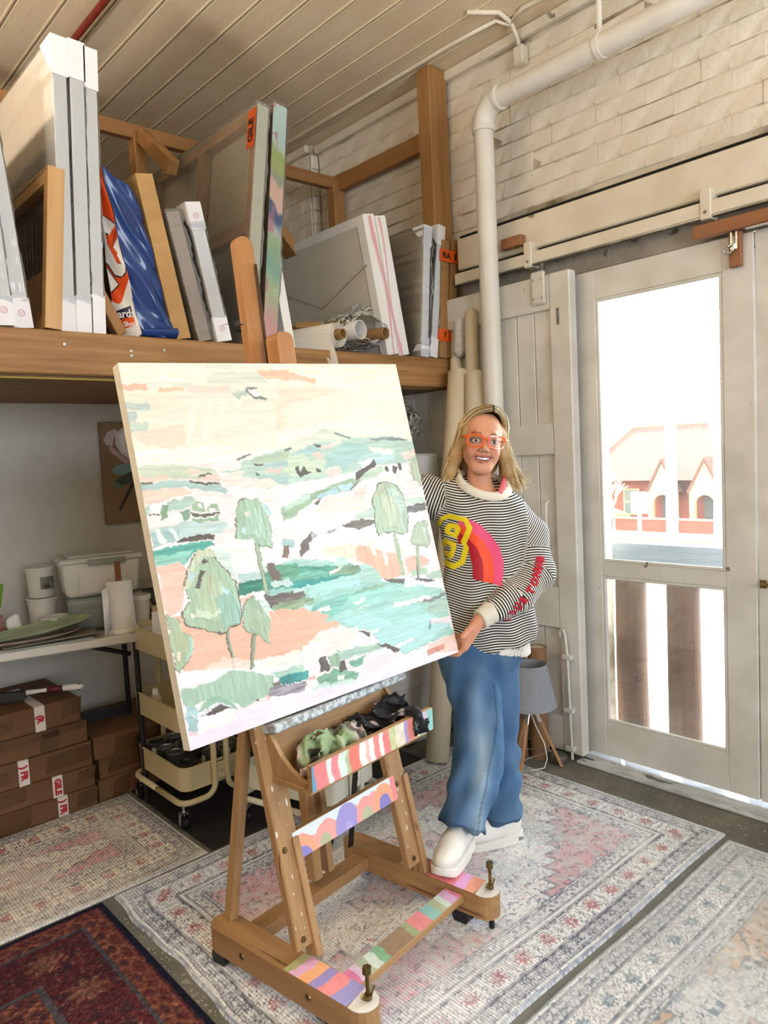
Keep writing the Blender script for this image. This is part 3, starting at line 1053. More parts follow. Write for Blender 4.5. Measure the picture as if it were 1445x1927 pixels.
def slab(name, label, x0, x1, xt0, H, depth, y0=0.02, cat='canvas', thick=None, face=None, edge=None, back=None,
         bars=True, wrap=None, corners=None, group=None, brace=False, z0=SZ, stamps=False, wrap_grow=0.004, cdrop=0.10):
    """a stretched canvas on edge: thickness along x, height z, depth y; leans so its top starts at xt0.
    the left side (seen by the camera) is the back with its stretcher bars unless face is given"""
    t = thick or (x1 - x0)
    lean = math.atan2(xt0 - x0, H)
    o = thing(name, label, cat, (x0, SY + y0, z0 + 0.0015), (0, lean, 0), group)
    if lean < 0:
        o.location.x = x0
        o.location.z += t * math.sin(-lean) * 0 + 0.0
    # y runs away from the camera
    L = H / math.cos(lean)
    if lean > 0:
        o.location.z += t * math.sin(lean)
    face = face or M_prim
    edge = edge or M_prim
    m = 0.004
    # cloth: right-hand face + four edges
    b = MB()
    b.box(t - m, t, 0, depth, 0, L)
    b.box(0.003, t - m, 0, m, 0, L)
    b.box(0.003, t - m, depth - m, depth, 0, L)
    b.box(0.003, t - m, m, depth - m, 0, m)
    b.box(0.003, t - m, m, depth - m, L - m, L)
    b.build('canvas', edge, o)
    if bars:
        bw = 0.045
        w1 = MB()
        w1.box(0.006, t - m - 0.002, m, m + bw, m, L - m)
        w1.build('stretcher_bar', M_bar, o)
        w1 = MB().box(0.006, t - m - 0.002, depth - m - bw, depth - m, m, L - m)
        w1.build('stretcher_bar', M_bar, o)
        MB().box(0.006, t - m - 0.002, m + bw, depth - m - bw, L - m - bw, L - m).build('stretcher_bar', M_bar, o)
        MB().box(0.006, t - m - 0.002, m + bw, depth - m - bw, m, m + bw).build('stretcher_bar', M_bar, o)
        if brace:
            MB().box(0.010, t - m - 0.006, m + bw, depth - m - bw, L * 0.5 - 0.03, L * 0.5 + 0.03).build('cross_brace', M_bar, o)
            MB().box(0.010, t - m - 0.006, depth * 0.5 - 0.03, depth * 0.5 + 0.03, L * 0.5 + 0.03, L - m - bw).build('cross_brace', M_bar, o)
    else:
        MB().box(0.0, 0.003, 0.0, depth, 0.0, L).build('left_face', face, o)
    if corners:
        for zc, sgn in ((L, -1), (0, 1)):
            c = MB()
            g = 0.0048
            a0, a1 = (zc - cdrop, zc + g) if sgn < 0 else (zc - 0.0, zc + cdrop)
            c.box(-g, t + g, -g, 0.0, a0, a1)
            c.prism([(0.0, a0 if sgn < 0 else a1), (cdrop * 0.8, a1 if sgn < 0 else a0), (0.0, a1 if sgn < 0 else a0)], -g - 0.001, -g + 0.001, frame_mat((0, 0, 0), (0, 1, 0), (0, 0, 1)))
            if sgn < 0:
                c.box(-g, t + g, 0.0, cdrop * 0.8, zc, zc + g)
            cc = c.build('corner_guard', M_card_w, o)
            if stamps:
                r_ = MB()
                ring = [(0.011 * math.cos(a), 0.011 * math.sin(a)) for a in np.linspace(0, 2 * PI, 18, endpoint=False)]
                Mx = frame_mat((t / 2, -g - 0.0006, (a0 + a1) / 2), (1, 0, 0), (0, 0, 1))
                r_.tube([Mx @ Vector((x, y, 0)) for x, y in ring], 0.0009, 4, closed=True)
                for q in range(3):
                    r_.box(-0.007, 0.007, -0.004 + q * 0.004 - 0.0006, -0.004 + q * 0.004 + 0.0006, -0.0004, 0.0004, Mx)
                r_.build('stamp', M_pinkink, cc)
    if wrap:
        g = wrap_grow
        nz = 26
        b = MB()
        ph = random.uniform(0, 6)
        for k in range(nz + 1):
            zz = -0.0 + (L + g) * k / nz
            e = g * (1 + 0.6 * math.sin(k * 1.7 + ph) * math.sin(k * 0.9)) * (0.6 if (corners and (k < 3 or k > nz - 4)) else 1.0)
            b.v += [(-e, -e, zz), (t + e, -e * 1.2, zz), (t + e, depth + e, zz), (-e, depth + e, zz)]
        for k in range(nz):
            for q in range(4):
                b.f.append((k * 4 + q, k * 4 + (q + 1) % 4, k * 4 + 4 + (q + 1) % 4, k * 4 + 4 + q))
                b.mi.append(0)
        b.f.append((nz * 4, nz * 4 + 1, nz * 4 + 2, nz * 4 + 3))
        b.mi.append(0)
        b.build('plastic_wrap', wrap, o)
    return o


def fragile(o, t, L, z, text, h=0.075, side='front', flip=1, x=None):
    """orange FRAGILE tape wrapped over the front edge at height z"""
    tp = MB()
    g = 0.0065
    tp.box(-g, t + g, -g - 0.001, -g + 0.0005, z, z + h)
    tp.box(-g - 0.001, -g + 0.0005, -g, 0.05, z, z + h)
    tp = tp.build('tape', M_otape, o)
    text_mesh(text, h * 0.75, M_ink, 'tape_lettering', tp, frame_mat((t / 2, -g - 0.0018, z + h / 2), (1, 0, 0), (0, 0, 1)), bold=0.0015)
    return tp


GRP = 'wrapped canvases stored upright on the shelf'
slab('wrapped_canvas', 'narrow white wrapped canvas cut off by the left picture edge on the shelf', 0.735, 0.79, 0.70, 0.66, 0.8, bars=False, wrap=M_wrap, corners=True, stamps=True, group=GRP, y0=0.0)
slab('wrapped_canvas', 'white wrapped canvas with stamped corner leaning at the far left of the shelf', 0.80, 0.855, 0.735, 0.78, 0.8, bars=False, wrap=M_wrap, corners=True, stamps=True, group=GRP, y0=0.03)
slab('wooden_panel', 'raw pine edged painting panel in front of tall white canvas', 0.886, 0.945, 0.940, 0.555, 0.75, edge=wood('raw_pine', '#d2ac78', '#c0935c', axis=2, scale=1.4, rough=0.5, bump=0.05), bars=True, group=GRP, y0=0.0, cat='panel')
slab('tall_canvas', 'tall white canvas nearest the raw pine panel with card corner guards', 0.957, 1.003, 1.002, 1.02, 1.0, y0=0.035, bars=False, wrap=M_wrap, corners=True, group=GRP, cdrop=0.13)
slab('tall_canvas', 'tall white canvas in the middle of the guarded trio on the shelf', 1.011, 1.059, 1.060, 1.02, 1.0, y0=0.03, bars=False, wrap=M_wrap, corners=True, group=GRP, cdrop=0.13)
slab('tall_canvas', 'tall white canvas next to the blue bag with card corner guards', 1.065, 1.106, 1.112, 1.01, 1.0, y0=0.03, bars=False, wrap=M_wrap, corners=True, group=GRP, cdrop=0.14)
st_ = thing('timber_offcut', 'short brown timber offcut leaning behind the blue bag', 'timber', (1.185, SY + 0.05, SZ + 0.012), (0, -0.46, 0))
MB().box(-0.02, 0.02, 0, 0.05, 0, 0.30, bev=0.003).build('plank', M_stud, st_)
slab('cardboard_box', 'tall flat brown cardboard box leaning beside the blue bag', 1.385, 1.455, 1.270, 0.61, 0.9, bars=False, face=M_cardlite, edge=M_cardlite, cat='box', y0=0.03)
slab('wrapped_canvas', 'small canvas in clear bubble wrap between the brown box and white canvas', 1.49, 1.545, 1.385, 0.49, 0.7, bars=False, face=mat('mauve_grey', '#b3a49a', '#a39388', rough=0.7, scale=6), edge=MATS['mauve_grey'], wrap=M_bubble, group=GRP, y0=0.03, wrap_grow=0.008)
slab('wrapped_canvas', 'white canvas with stamped corners leaning against the big bubble wrapped one', 1.565, 1.622, 1.462, 0.53, 0.7, bars=False, wrap=M_wrap, corners=True, stamps=True, group=GRP, y0=0.01)
c9 = slab('large_canvas', 'large bubble wrapped canvas seen from the back with pine stretcher bars', 1.69, 1.745, 1.832, 1.005, 1.0, y0=0.02, bars=True, brace=True, wrap=M_bubble, group=GRP, edge=mat('pale_sage', '#d3d7c6', '#c8cdb9', rough=0.7, scale=5), wrap_grow=0.006)
tpz = MB().box(-0.0085, -0.0075, -0.004, 0.055, 0.83, 0.995).build('tape', M_otape, c9)
text_mesh('GILE', 0.052, M_ink, 'tape_lettering', tpz, frame_mat((-0.0095, 0.026, 0.905), (0, 0, 1), (0, 1, 0)), bold=0.0015)
# colourful painting: edge and right-hand face patterned
c10 = slab('large_canvas', 'large colourful abstract painting in plastic wrap on the shelf', 1.785, 1.852, 1.915, 1.03, 1.0, y0=0.02, bars=True, wrap=M_wrap, group=GRP, wrap_grow=0.006)
ny_, nx_ = 120, 14
Z = np.linspace(0.002, 1.035, ny_)[:, None].repeat(nx_, 1)
Xg = np.linspace(-0.001, 0.068, nx_)[None].repeat(ny_, 0)
Pg = np.stack([Xg, np.full_like(Xg, -0.0015), Z], -1)
pal = [(0.0, '#e9b3ac'), (0.10, '#e6a6a0'), (0.24, '#b8cf9a'), (0.33, '#7fb7a4'), (0.42, '#9fbf8b'), (0.49, '#c8cabf'), (0.52, '#3d5a8c'), (0.575, '#35507f'), (0.585, '#eac0a6'), (0.68, '#e9bda2'), (0.70, '#9aa08a'), (0.74, '#a9b76c'), (0.82, '#a3b45e'), (0.85, '#bcd6c8'), (1.0, '#cfe4da')]
uu = np.clip(Z / 1.03 + (vnoise(Z.shape, (30, 3), 4) - 0.5) * 0.05 + (Xg - 0.03) * 0.6, 0, 1)
C10 = np.stack([np.interp(uu, [p[0] for p in pal], [hexc(p[1])[k] for p in pal]) for k in range(3)], -1)
pk = (vnoise(Z.shape, (16, 2), 8) > 0.60) & (Xg < 0.03)
C10[pk] = C10[pk] * 0.4 + hexc('#c96a86') * 0.6
grid_mesh('painted_edge', Pg, amat('painted_canvas', rough=0.5, bump=0.3, bscale=120), c10, cols=C10)
slab('wrapped_canvas', 'slim white canvas leaning just right of the colourful painting', 1.918, 1.962, 1.862, 0.39, 0.6, y0=0.03, bars=False, group=GRP)
pa = slab('pink_canvas', 'white canvas seen from the back with a pink streak on its edge', 2.522, 2.592, 2.40, 0.66, 0.95, y0=0.03, bars=False, face=M_raw, group=GRP)
# folded canvas edge and hanging wire of that back
pf = MB()
pf.box(-0.004, 0.0, 0.0, 0.05, 0.0, 0.668)
pf.box(-0.004, 0.0, 0.05, 0.90, 0.625, 0.668)
pf.build('folded_edge', M_prim, pa)
MB().tube([(-0.008, 0.03, 0.44), (-0.012, 0.2, 0.38), (-0.012, 0.42, 0.30), (-0.01, 0.7, 0.42)], 0.0016, 5).build('hanging_wire', M_steel, pa)
pb = slab('pink_canvas', 'white canvas with pink wash on its edge right of its twin', 2.596, 2.666, 2.475, 0.665, 0.95, y0=0.03, bars=False, group=GRP)


def streak(o, t, L, seed, c='#dd8f97', side=0):
    ny, nx = 110, 16
    Zs = np.linspace(0.001, L - 0.001, ny)[:, None].repeat(nx, 1)
    Xs = np.linspace(0.0, t, nx)[None].repeat(ny, 0)
    P = np.stack([Xs, np.full_like(Xs, -0.0012), Zs], -1)
    w = 0.5 + 0.5 * np.sin(Zs * 5 + seed)
    cen = t * (0.75 if side else 0.25) + 0.012 * np.sin(Zs * 9 + seed)
    a = np.clip(1 - np.abs(Xs - cen) / (0.006 + 0.02 * w * vnoise(Zs.shape, (12, 2), seed)), 0, 1)[..., None] ** 0.6
    grid_mesh('pink_wash', P, MATS['painted_canvas'], o, cols=hexc('#efece8') * (1 - a * 0.85) + hexc(c) * a * 0.85)


streak(pa, 0.07, 0.665, 5, side=1)
streak(pb, 0.07, 0.67, 9, side=0)
slab('wrapped_canvas', 'canvas in shiny plastic film showing its grey back near the timber post', 2.735, 2.785, 2.80, 0.665, 0.9, y0=0.015, bars=False, face=M_raw, wrap=M_wrap, group=GRP, corners=True, wrap_grow=0.01)
slab('wrapped_canvas', 'white wrapped canvas standing beside the flat boxes and timber post', 2.80, 2.845, 2.905, 0.68, 0.9, y0=0.012, bars=False, wrap=M_wrap, group=GRP, corners=True)
f1 = slab('flat_box', 'flat brown cardboard box with orange fragile tape left of its twin', 2.862, 2.915, 2.918, 0.61, 0.9, y0=-0.0, bars=False, face=M_cardb, edge=M_cardb, cat='box', group='flat boxes by the post')
f2 = slab('flat_box', 'flat brown cardboard box with orange fragile tape nearest the drainpipe', 2.922, 2.975, 2.99, 0.625, 0.9, y0=-0.0, bars=False, face=M_cardb, edge=M_cardb, cat='box', group='flat boxes by the post')
for o_, s_ in ((f1, 'RA'), (f2, 'E')):
    fragile(o_, 0.053, 0.6, 0.50, s_, h=0.062)
    fragile(o_, 0.053, 0.6, 0.085, '?' if o_ is f1 else 'I', h=0.062)

# cardboard box and the rolls lying on the shelf
cb = thing('cardboard_box', 'open brown cardboard box lying behind the canvas rolls', 'box', (2.44, SY + 0.42, SD + 0.01), (0, 0, 0.35))
MB().box(-0.22, 0.18, -0.12, 0.14, 0.0, 0.24, bev=0.002).build('body', M_cardb, cb)
MB().bar((-0.22, -0.12, 0.24), (-0.30, -0.18, 0.20), 0.26, 0.003).build('flap', M_cardlite, cb)


def spiral_roll(name, label, p0, p1, r, turns, m, core=None, group='rolls lying on the shelf', seed=1):
    p0, p1 = Vector(p0), Vector(p1)
    o = thing(name, label, 'roll', p0, (0, 0, 0), group)
    d = (p1 - p0)
    ax = d.normalized()
    s = ax.cross(Vector((0, 0, 1))).normalized()
    u = s.cross(ax)
    b = MB()
    n = int(turns * 22)
    for k in range(n + 1):
        a = 2 * PI * turns * k / n
        rr = r * (0.45 + 0.55 * k / n)
        off = s * math.cos(a) * rr + u * math.sin(a) * rr
        b.v += [tuple(off), tuple(off + d)]
    for k in range(n):
        b.f.append((2 * k, 2 * k + 1, 2 * k + 3, 2 * k + 2))
        b.mi.append(0)
    x = b.build('sheet', m, o, smooth=True)
    md = x.modifiers.new('thickness', 'SOLIDIFY')
    md.thickness = 0.0018
    if core:
        MB().lathe([(core * 0.8, 0.0), (core, 0.0), (core, d.length + 0.05), (core * 0.8, d.length + 0.05)], 20,
                   frame_mat(ax * -0.03, u, s), close=True).build('core_tube', M_cardb, o, smooth=50)
    return o


M_clothr = mat('canvas_roll', '#dcd4c4', '#cfc5b2', rough=0.8, scale=5, bump=0.1, bscale=200)
# the rolls point out of the shelf towards the camera
ro = spiral_roll('canvas_roll', 'loosely rolled cream canvas drooping over the shelf edge', (2.185, SY + 0.0, SZ + 0.075), (2.02, SY + 0.85, SZ + 0.09), 0.062, 3.0, M_clothr, core=0.024)
# loose flap hanging from the roll over the beam
fl = MB()
n = 16
for k in range(n + 1):
    a = k / n
    p = Vector((2.185 - 0.062 + 0.05 * a - 0.02 * a * a, SY - 0.005 - 0.03 * math.sin(a * PI * 0.6), SZ + 0.075 - 0.19 * a)) - Vector((2.185, SY, SZ + 0.075))
    q = p + Vector((-0.04 - 0.16 * (1 - a), 0.02 + 0.65 * (1 - a), 0.012 + 0.11 * a * 0.6))
    fl.v += [tuple(p), tuple(q)]
for k in range(n):
    fl.f.append((2 * k, 2 * k + 1, 2 * k + 3, 2 * k + 2))
    fl.mi.append(0)
fo = fl.build('loose_flap', M_clothr, ro, smooth=True)
md = fo.modifiers.new('thickness', 'SOLIDIFY')
md.thickness = 0.0018


def hollow_tube(name, label, p0, p1, r, wall, m, cat='tube', group='rolls lying on the shelf', inner=None):
    p0, p1 = Vector(p0), Vector(p1)
    o = thing(name, label, cat, p0, group=group)
    d = p1 - p0
    s = d.normalized().cross(Vector((0, 0, 1)))
    if s.length < 0.1:
        s = Vector((1, 0, 0))
    s.normalize()
    u = s.cross(d.normalized())
    L = d.length
    b = MB()
    b.lathe([(r, 0), (r, L), (r - wall, L), (r - wall, 0)], 24, frame_mat((0, 0, 0), s, d.normalized().cross(s)), close=True)
    b.build('wall', m, o, smooth=50)
    return o


hollow_tube('paper_tube', 'white paper tube beside the drooping canvas roll', (2.315, SY - 0.01, SZ + 0.105), (2.20, SY + 0.7, SZ + 0.11), 0.045, 0.003, M_prim)
hollow_tube('cardboard_tube', 'brown cardboard tube poking out at the right of the rolls', (2.465, SY - 0.02, SZ + 0.098), (2.33, SY + 0.7, SZ + 0.10), 0.030, 0.005, M_cardb)
# crumpled bubble wrap around the tubes
cw = thing('crumpled_wrap', 'crumpled clear bubble wrap bunched around the rolls', 'plastic wrap', (2.40, SY + 0.15, SZ + 0.05))


def fcr(P):
    d = s_ell(P, (0.0, 0.05, 0.075), (0.17, 0.26, 0.085))
    d = smin(d, s_ell(P, (0.08, -0.02, 0.15), (0.09, 0.05, 0.05)), 0.04)
    d = smin(d, s_ell(P, (0.13, -0.06, 0.19), (0.035, 0.03, 0.03)), 0.03)
    d = d + 0.018 * n3(P, 38, 5) + 0.01 * n3(P, 85, 6)
    return np.maximum(np.abs(d) - 0.0025, -(P[:, 1] + 0.14))


V, Q = sdf_mesh(fcr, (-0.25, -0.2, -0.05), (0.25, 0.4, 0.28), 0.008, 6)
mesh_vq('film', V, Q, film('crumpled_film', '#ffffff', opacity=0.5, rough=0.2, bump=0.8, bscale=40, white=0.45), cw)

# blue and orange shopping bag: gusset side towards the camera
bagm = amat('bag_print', rough=0.28, bump=0.25, bscale=25, coat=0.3)
bg = thing('shopping_bag', 'blue and orange glossy shopping bag with white lettering on the shelf', 'bag', (1.20, SY + 0.02, SZ + 0.002))
navy, orange, offw, blk = hexc('#163a78'), hexc('#e4501f'), hexc('#e9e4da'), hexc('#16161c')
# blue gusset (front panel), printed left panel, both leaning left
ny_, nx_ = 90, 40
S, T = np.meshgrid(np.linspace(0, 1, nx_), np.linspace(0, 1, ny_))
BLc, BRc, TRc, TLc = np.array([0.045, 0.0, 0.0]), np.array([0.185, 0.0, 0.0]), np.array([0.072, 0.02, 0.535]), np.array([-0.055, 0.02, 0.615])


def quadP(A, B, C_, D, S, T):
    S, T = S[..., None], T[..., None]
    return (A * (1 - S) + B * S) * (1 - T) + (D * (1 - S) + C_ * S) * T


Pg = quadP(BLc, BRc, TRc, TLc, S, T)
Pg[..., 1] += 0.012 * np.sin(S * 7 + T * 3) * np.sin(T * 6) + 0.006 * np.sin(T * 23 + S * 9) - 0.01 * np.sin(S * PI)
cg = np.broadcast_to(navy, Pg.shape).copy()
f_ = grid_mesh('gusset', Pg, bagm, bg, cols=cg)
f_.modifiers.new('thickness', 'SOLIDIFY').thickness = 0.002
# base fold
Pb = quadP(np.array([0.035, -0.004, 0.0]), np.array([0.185, -0.004, 0.0]), np.array([0.185, -0.012, 0.045]), np.array([0.05, -0.012, 0.035]), S[:8], T[:8] * 90 / 8)
Pb[..., 1] -= 0.02 * np.sin(np.clip(T[:8] * 90 / 8, 0, 1) * PI)
grid_mesh('base_fold', Pb, bagm, bg, cols=np.broadcast_to(navy * 1.05, Pb.shape).copy()).modifiers.new('thickness', 'SOLIDIFY').thickness = 0.002
# printed side: visible strip tapering towards the top
ny_, nx_ = 260, 120
S, T = np.meshgrid(np.linspace(0, 1, nx_), np.linspace(0, 1, ny_))
A_, B_, C_, D_ = np.array([-0.02, 0.09, 0.0]), BLc, TLc, np.array([-0.062, 0.05, 0.60])
Pg = quadP(A_, B_, C_, D_, S, T)
sx = S * 0.125 * (1 - T * 0.75)       # metres across the strip
cl = np.broadcast_to(orange, Pg.shape).copy()
tt = T


def inpoly(px, py, poly):
    c = np.zeros(px.shape, bool)
    n = len(poly)
    for i in range(n):
        x1, y1 = poly[i]
        x2, y2 = poly[(i + 1) % n]
        if y1 == y2:
            continue
        k = ((y1 > py) != (y2 > py)) & (px < (x2 - x1) * (py - y1) / (y2 - y1) + x1)
        c ^= k
    return c


def letter(poly, colr, grow=0.0):
    cl[inpoly(S, tt, poly)] = colr


# bold white script letters with black outline (seen side on), then the white foot with its small print
big = [(0.0, 0.715), (0.25, 0.74), (0.75, 0.69), (1.02, 0.655), (1.02, 0.64), (0.45, 0.60), (0.40, 0.625), (0.10, 0.64), (0.12, 0.60), (0.5, 0.54), (1.02, 0.59), (1.02, 0.43), (0.90, 0.385), (0.70, 0.365), (0.40, 0.385), (0.15, 0.45), (0.0, 0.47)]
hole = [(0.25, 0.625), (0.12, 0.575), (0.30, 0.53), (0.55, 0.45), (0.78, 0.44), (0.62, 0.50), (0.70, 0.51), (0.45, 0.555), (0.55, 0.57), (1.02, 0.635), (1.02, 0.66), (0.35, 0.61)]
big2 = [(0.0, 0.44), (0.45, 0.335), (0.50, 0.325), (0.0, 0.285)]
for dx, dy in ((-0.04, -0.008), (0.05, -0.006), (0.0, 0.006), (0.04, 0.004)):
    letter([(x + dx, y + dy) for x, y in big], blk)
    letter([(x + dx, y + dy) for x, y in big2], blk)
letter(big, offw)
letter(big2, offw)
letter([(x + 0.03, y - 0.006) for x, y in hole], blk)
letter(hole, orange)
foot = T < (0.235 - 0.05 * np.sin(S * 4.0) + 0.07 * S)
cl[foot] = offw
lab = (S > 0.10) & (S < 0.86)
cl[lab & (T > 0.105 + 0.03 * S) & (T < 0.165 + 0.03 * S)] = hexc('#1a2444')
cl[lab & (T > 0.045 + 0.03 * S) & (T <= 0.105 + 0.03 * S)] = orange
Pg[..., 1] += 0.006 * np.sin(T * 17 + S * 5)
pp = grid_mesh('printed_side', Pg, bagm, bg, cols=cl)
pp.modifiers.new('thickness', 'SOLIDIFY').thickness = 0.0015
nrm_ = (Vector(B_) - Vector(A_)).normalized()
text_mesh('ards', 0.042, M_prim, 'print', bg, frame_mat((0.004, 0.0315, 0.087), nrm_, (-0.12, -0.08, 1)), bold=0.0008)
text_mesh('Shop', 0.026, M_prim, 'print', bg, frame_mat((0.014, 0.027, 0.05), nrm_, (-0.12, -0.08, 1)), bold=0.0005)
MB().tube([(-0.06, 0.05, 0.54), (-0.085, 0.04, 0.52), (-0.095, 0.03, 0.47), (-0.07, 0.04, 0.42), (-0.09, 0.03, 0.38), (-0.062, 0.05, 0.33)], [0.012, 0.016, 0.006, 0.007, 0.016, 0.01], 8).build('handle', mat('bag_blue', '#163a78', rough=0.4), bg, smooth=True)
# ================================================================ easel
M_easel = wood('easel_beech', '#b28c5e', '#9a7550', axis=2, scale=1.8, rough=0.5, bump=0.15, c3='#7d5230')
M_easely = wood('easel_beech_long', '#ad8656', '#967049', axis=1, scale=1.8, rough=0.5, bump=0.15, c3='#765031')
M_easelx = wood('easel_beech_cross', '#ad8656', '#967049', axis=0, scale=1.8, rough=0.5, bump=0.15, c3='#765031')
M_oak = wood('easel_orange', '#b9824f', '#a36d3d', axis=2, scale=1.8, rough=0.45, bump=0.1)
M_pcol = amat('hand_painted', rough=0.45, bump=0.15, bscale=60)
M_spat = mat('spatter_paint', '#e6e2da', rough=0.5)
es = thing('studio_easel', 'large wheeled wooden studio easel with pastel painted stripes and rainbows', 'easel', (1.33, 1.75, 0), (0, 0, 0.14))


def strip_paint(name, parent, o, ux, uy, L, H, cols, nx=160, ny=10, wob=0.006, seed=1):
    """hand-painted stripes: cols = [(width, colour)...] along ux"""
    o, ux, uy = np.array(o, float), np.array(ux, float), np.array(uy, float)
    ux, uy = ux / np.linalg.norm(ux), uy / np.linalg.norm(uy)
    U, W = np.meshgrid(np.linspace(0, L, nx), np.linspace(0, H, ny))
    tot = sum(c[0] for c in cols)
    edges = np.cumsum([c[0] for c in cols]) / tot * L
    uw = U + wob * np.sin(W / H * 3 + seed) + wob * (vnoise(U.shape, (3, 30), seed) - 0.5)
    idx = np.clip(np.searchsorted(edges, uw), 0, len(cols) - 1)
    pal = np.array([hexc(c[1]) for c in cols])
    c = pal[idx] * (0.93 + 0.1 * vnoise(U.shape, (8, 40), seed + 1))[..., None]
    P = o + U[..., None] * ux + W[..., None] * uy
    return grid_mesh(name, P, M_pcol, parent, cols=np.clip(c, 0, 1))


# base rails with rounded ends
def base_rail(xc, stripes, y_split, seed):
    n = 8
    w = 0.043
    poly = [(xc + w * math.cos(a), -0.325 + w * math.sin(a)) for a in np.linspace(PI, 2 * PI, n)] + [(xc + w * math.cos(a), 0.225 + w * math.sin(a)) for a in np.linspace(0, PI, n)]
    r = MB().prism(poly, 0.060, 0.133).build('base_rail', M_easely, es)
    strip_paint('painted_stripes', r, (xc - w + 0.002, y_split, 0.1345), (0, -1, 0), (1, 0, 0), y_split + 0.325 - 0.02, 2 * w - 0.004, stripes, seed=seed)
    MB().prism([(xc + (w - 0.001) * math.cos(a), -0.325 + (w - 0.001) * math.sin(a)) for a in np.linspace(PI, 2 * PI, 14)] + [(xc + w - 0.002, -0.30), (xc - w + 0.002, -0.31)], 0.1335, 0.1355).build('white_tip', M_spat, r)
    for yb in (0.10, -0.17):
        s = -1 if xc < 0 else 1
        MB().lathe([(0, 0.004), (0.009, 0.003), (0.010, 0), (0, 0)], 10, Matrix.Translation((xc + s * w, yb, 0.098)) @ Matrix.Rotation(s * PI / 2, 4, 'Y')).build('bolt', M_brass, r)
    return r


rl = base_rail(-0.285, [(0.6, '#b9bb86'), (0.9, '#e6b3d2'), (1.1, '#f2b184'), (0.9, '#a095cf'), (1.3, '#f39a9b'), (1.6, '#a4a0d6')], -0.075, 3)
rr = base_rail(0.297, [(0.7, '#b7bd85'), (1.2, '#8d6f9a'), (1.0, '#e58f88'), (1.4, '#f08f92'), (0.8, '#ef8f9a'), (0.9, '#e4aade'), (1.0, '#f2a78c')], -0.01, 5)
for r_, xx in ((rl, -0.285), (rr, 0.297)):
    for yw in (0.235, -0.24):
        wh = MB()
        wh.tube([(xx - 0.028, yw, 0.030), (xx - 0.006, yw, 0.030)], 0.030, 18)
        wh.tube([(xx + 0.006, yw, 0.030), (xx + 0.028, yw, 0.030)], 0.030, 18)
        wh.box(xx - 0.008, xx + 0.008, yw - 0.02, yw + 0.02, 0.028, 0.061)
        wh.build('caster', M_black, r_, smooth=40)
    sx_ = MB()
    sx_.tube([(xx + 0.01, -0.335, 0.015), (xx + 0.01, -0.335, 0.212)], 0.0055, 8)
    sx_.tube([(xx + 0.01, -0.335, 0.205), (xx + 0.01, -0.335, 0.222)], 0.012, 6)
    sx_.build('levelling_screw', M_brass, r_, smooth=40)
    wg = MB()
    wg.tube([(xx + 0.01, -0.335, 0.138), (xx + 0.01, -0.335, 0.150)], 0.011, 8)
    for s in (-1, 1):
        wg.bar((xx + 0.01 + s * 0.010, -0.335, 0.144), (xx + 0.01 + s * 0.024, -0.335, 0.160), 0.004, 0.013, bev=0.001)
    wg.build('wing_nut', M_brass, r_)
    MB().tube([(xx + 0.01, -0.335, 0.0), (xx + 0.01, -0.335, 0.03)], 0.009, 8).build('screw_foot', M_black, r_)
# cross bars
cf = MB().box(-0.243, 0.255, -0.270, -0.200, 0.095, 0.118, bev=0.003).build('cross_bar', M_easelx, es)
strip_paint('painted_stripes', cf, (-0.238, -0.268, 0.1195), (1, 0, 0), (0, 1, 0), 0.488, 0.066,
            [(0.7, '#dd85ad'), (0.6, '#e0c2de'), (0.8, '#b4bfa2'), (0.8, '#d8e6de'), (0.8, '#8cbd98'), (2.6, '#a48c72'), (0.7, '#aeb98c'), (1.6, '#f29a9c'), (1.1, '#98cbc4'), (0.8, '#b6c19f'), (0.6, '#d3e4dc'), (0.9, '#d9aed4'), (0.4, '#e58fae')], seed=8)
MB().box(-0.243, 0.255, 0.125, 0.190, 0.072, 0.112, bev=0.003).build('cross_bar', M_easelx, es)

# front posts lean back; each is a forked pair with a foot block
lean = math.radians(13)


def lp(x, z, off=0.0):
    """point on the leaning post plane at height z; off = towards the viewer"""
    return (x, -0.10 + (z - 0.135) * math.tan(lean) - off * math.cos(lean), z + off * math.sin(lean))


for x_ in (-0.258, 0.235):
    MB().bar(lp(x_, 0.17), lp(x_ + (0.012 if x_ < 0 else -0.006), 0.86), 0.076, 0.030, up=(0, -1, 0.2), bev=0.004).build('post', M_easel, es)
    fb = MB().bar(lp(x_ + 0.028, 0.133), lp(x_ + 0.028, 0.45), 0.024, 0.05, up=(0, -1, 0.2), bev=0.003)
    fb.build('post_foot', M_easel, es)
    for z_ in (0.195, 0.43):
        MB().lathe([(0, 0.004), (0.008, 0.003), (0.009, 0), (0, 0)], 10, Matrix.Translation(lp(x_ - 0.012, z_, 0.015)) @ Matrix.Rotation(PI / 2 - lean, 4, 'X')).build('bolt', M_brass, es)
    if x_ < 0:
        MB().bar((x_ - 0.005, 0.225, 0.134), (x_ + 0.0, 0.085, 0.84), 0.030, 0.034, up=(0, -1, 0.2), bev=0.003).build('rear_strut', M_easel, es)
    else:
        MB().bar((x_ + 0.01, 0.20, 0.134), (x_ + 0.0, 0.085, 0.84), 0.024, 0.004, up=(0, -1, 0.2)).build('hanging_strap', M_black, es)
# rainbow slat
sl_a, sl_b = lp(-0.235, 0.425, 0.004), lp(0.213, 0.425, 0.004)
slt = MB().bar(sl_a, sl_b, 0.022, 0.078, up=(0, 0.225, 0.97), bev=0.002).build('rainbow_slat', M_easelx, es)
U, W = np.meshgrid(np.linspace(0, 0.448, 300), np.linspace(0, 0.076, 60))
cc = np.broadcast_to(hexc('#f0a8a3'), U.shape + (3,)).copy()
cc[W > 0.052 + 0.012 * np.sin(U * 60)] = hexc('#dfe9ea')


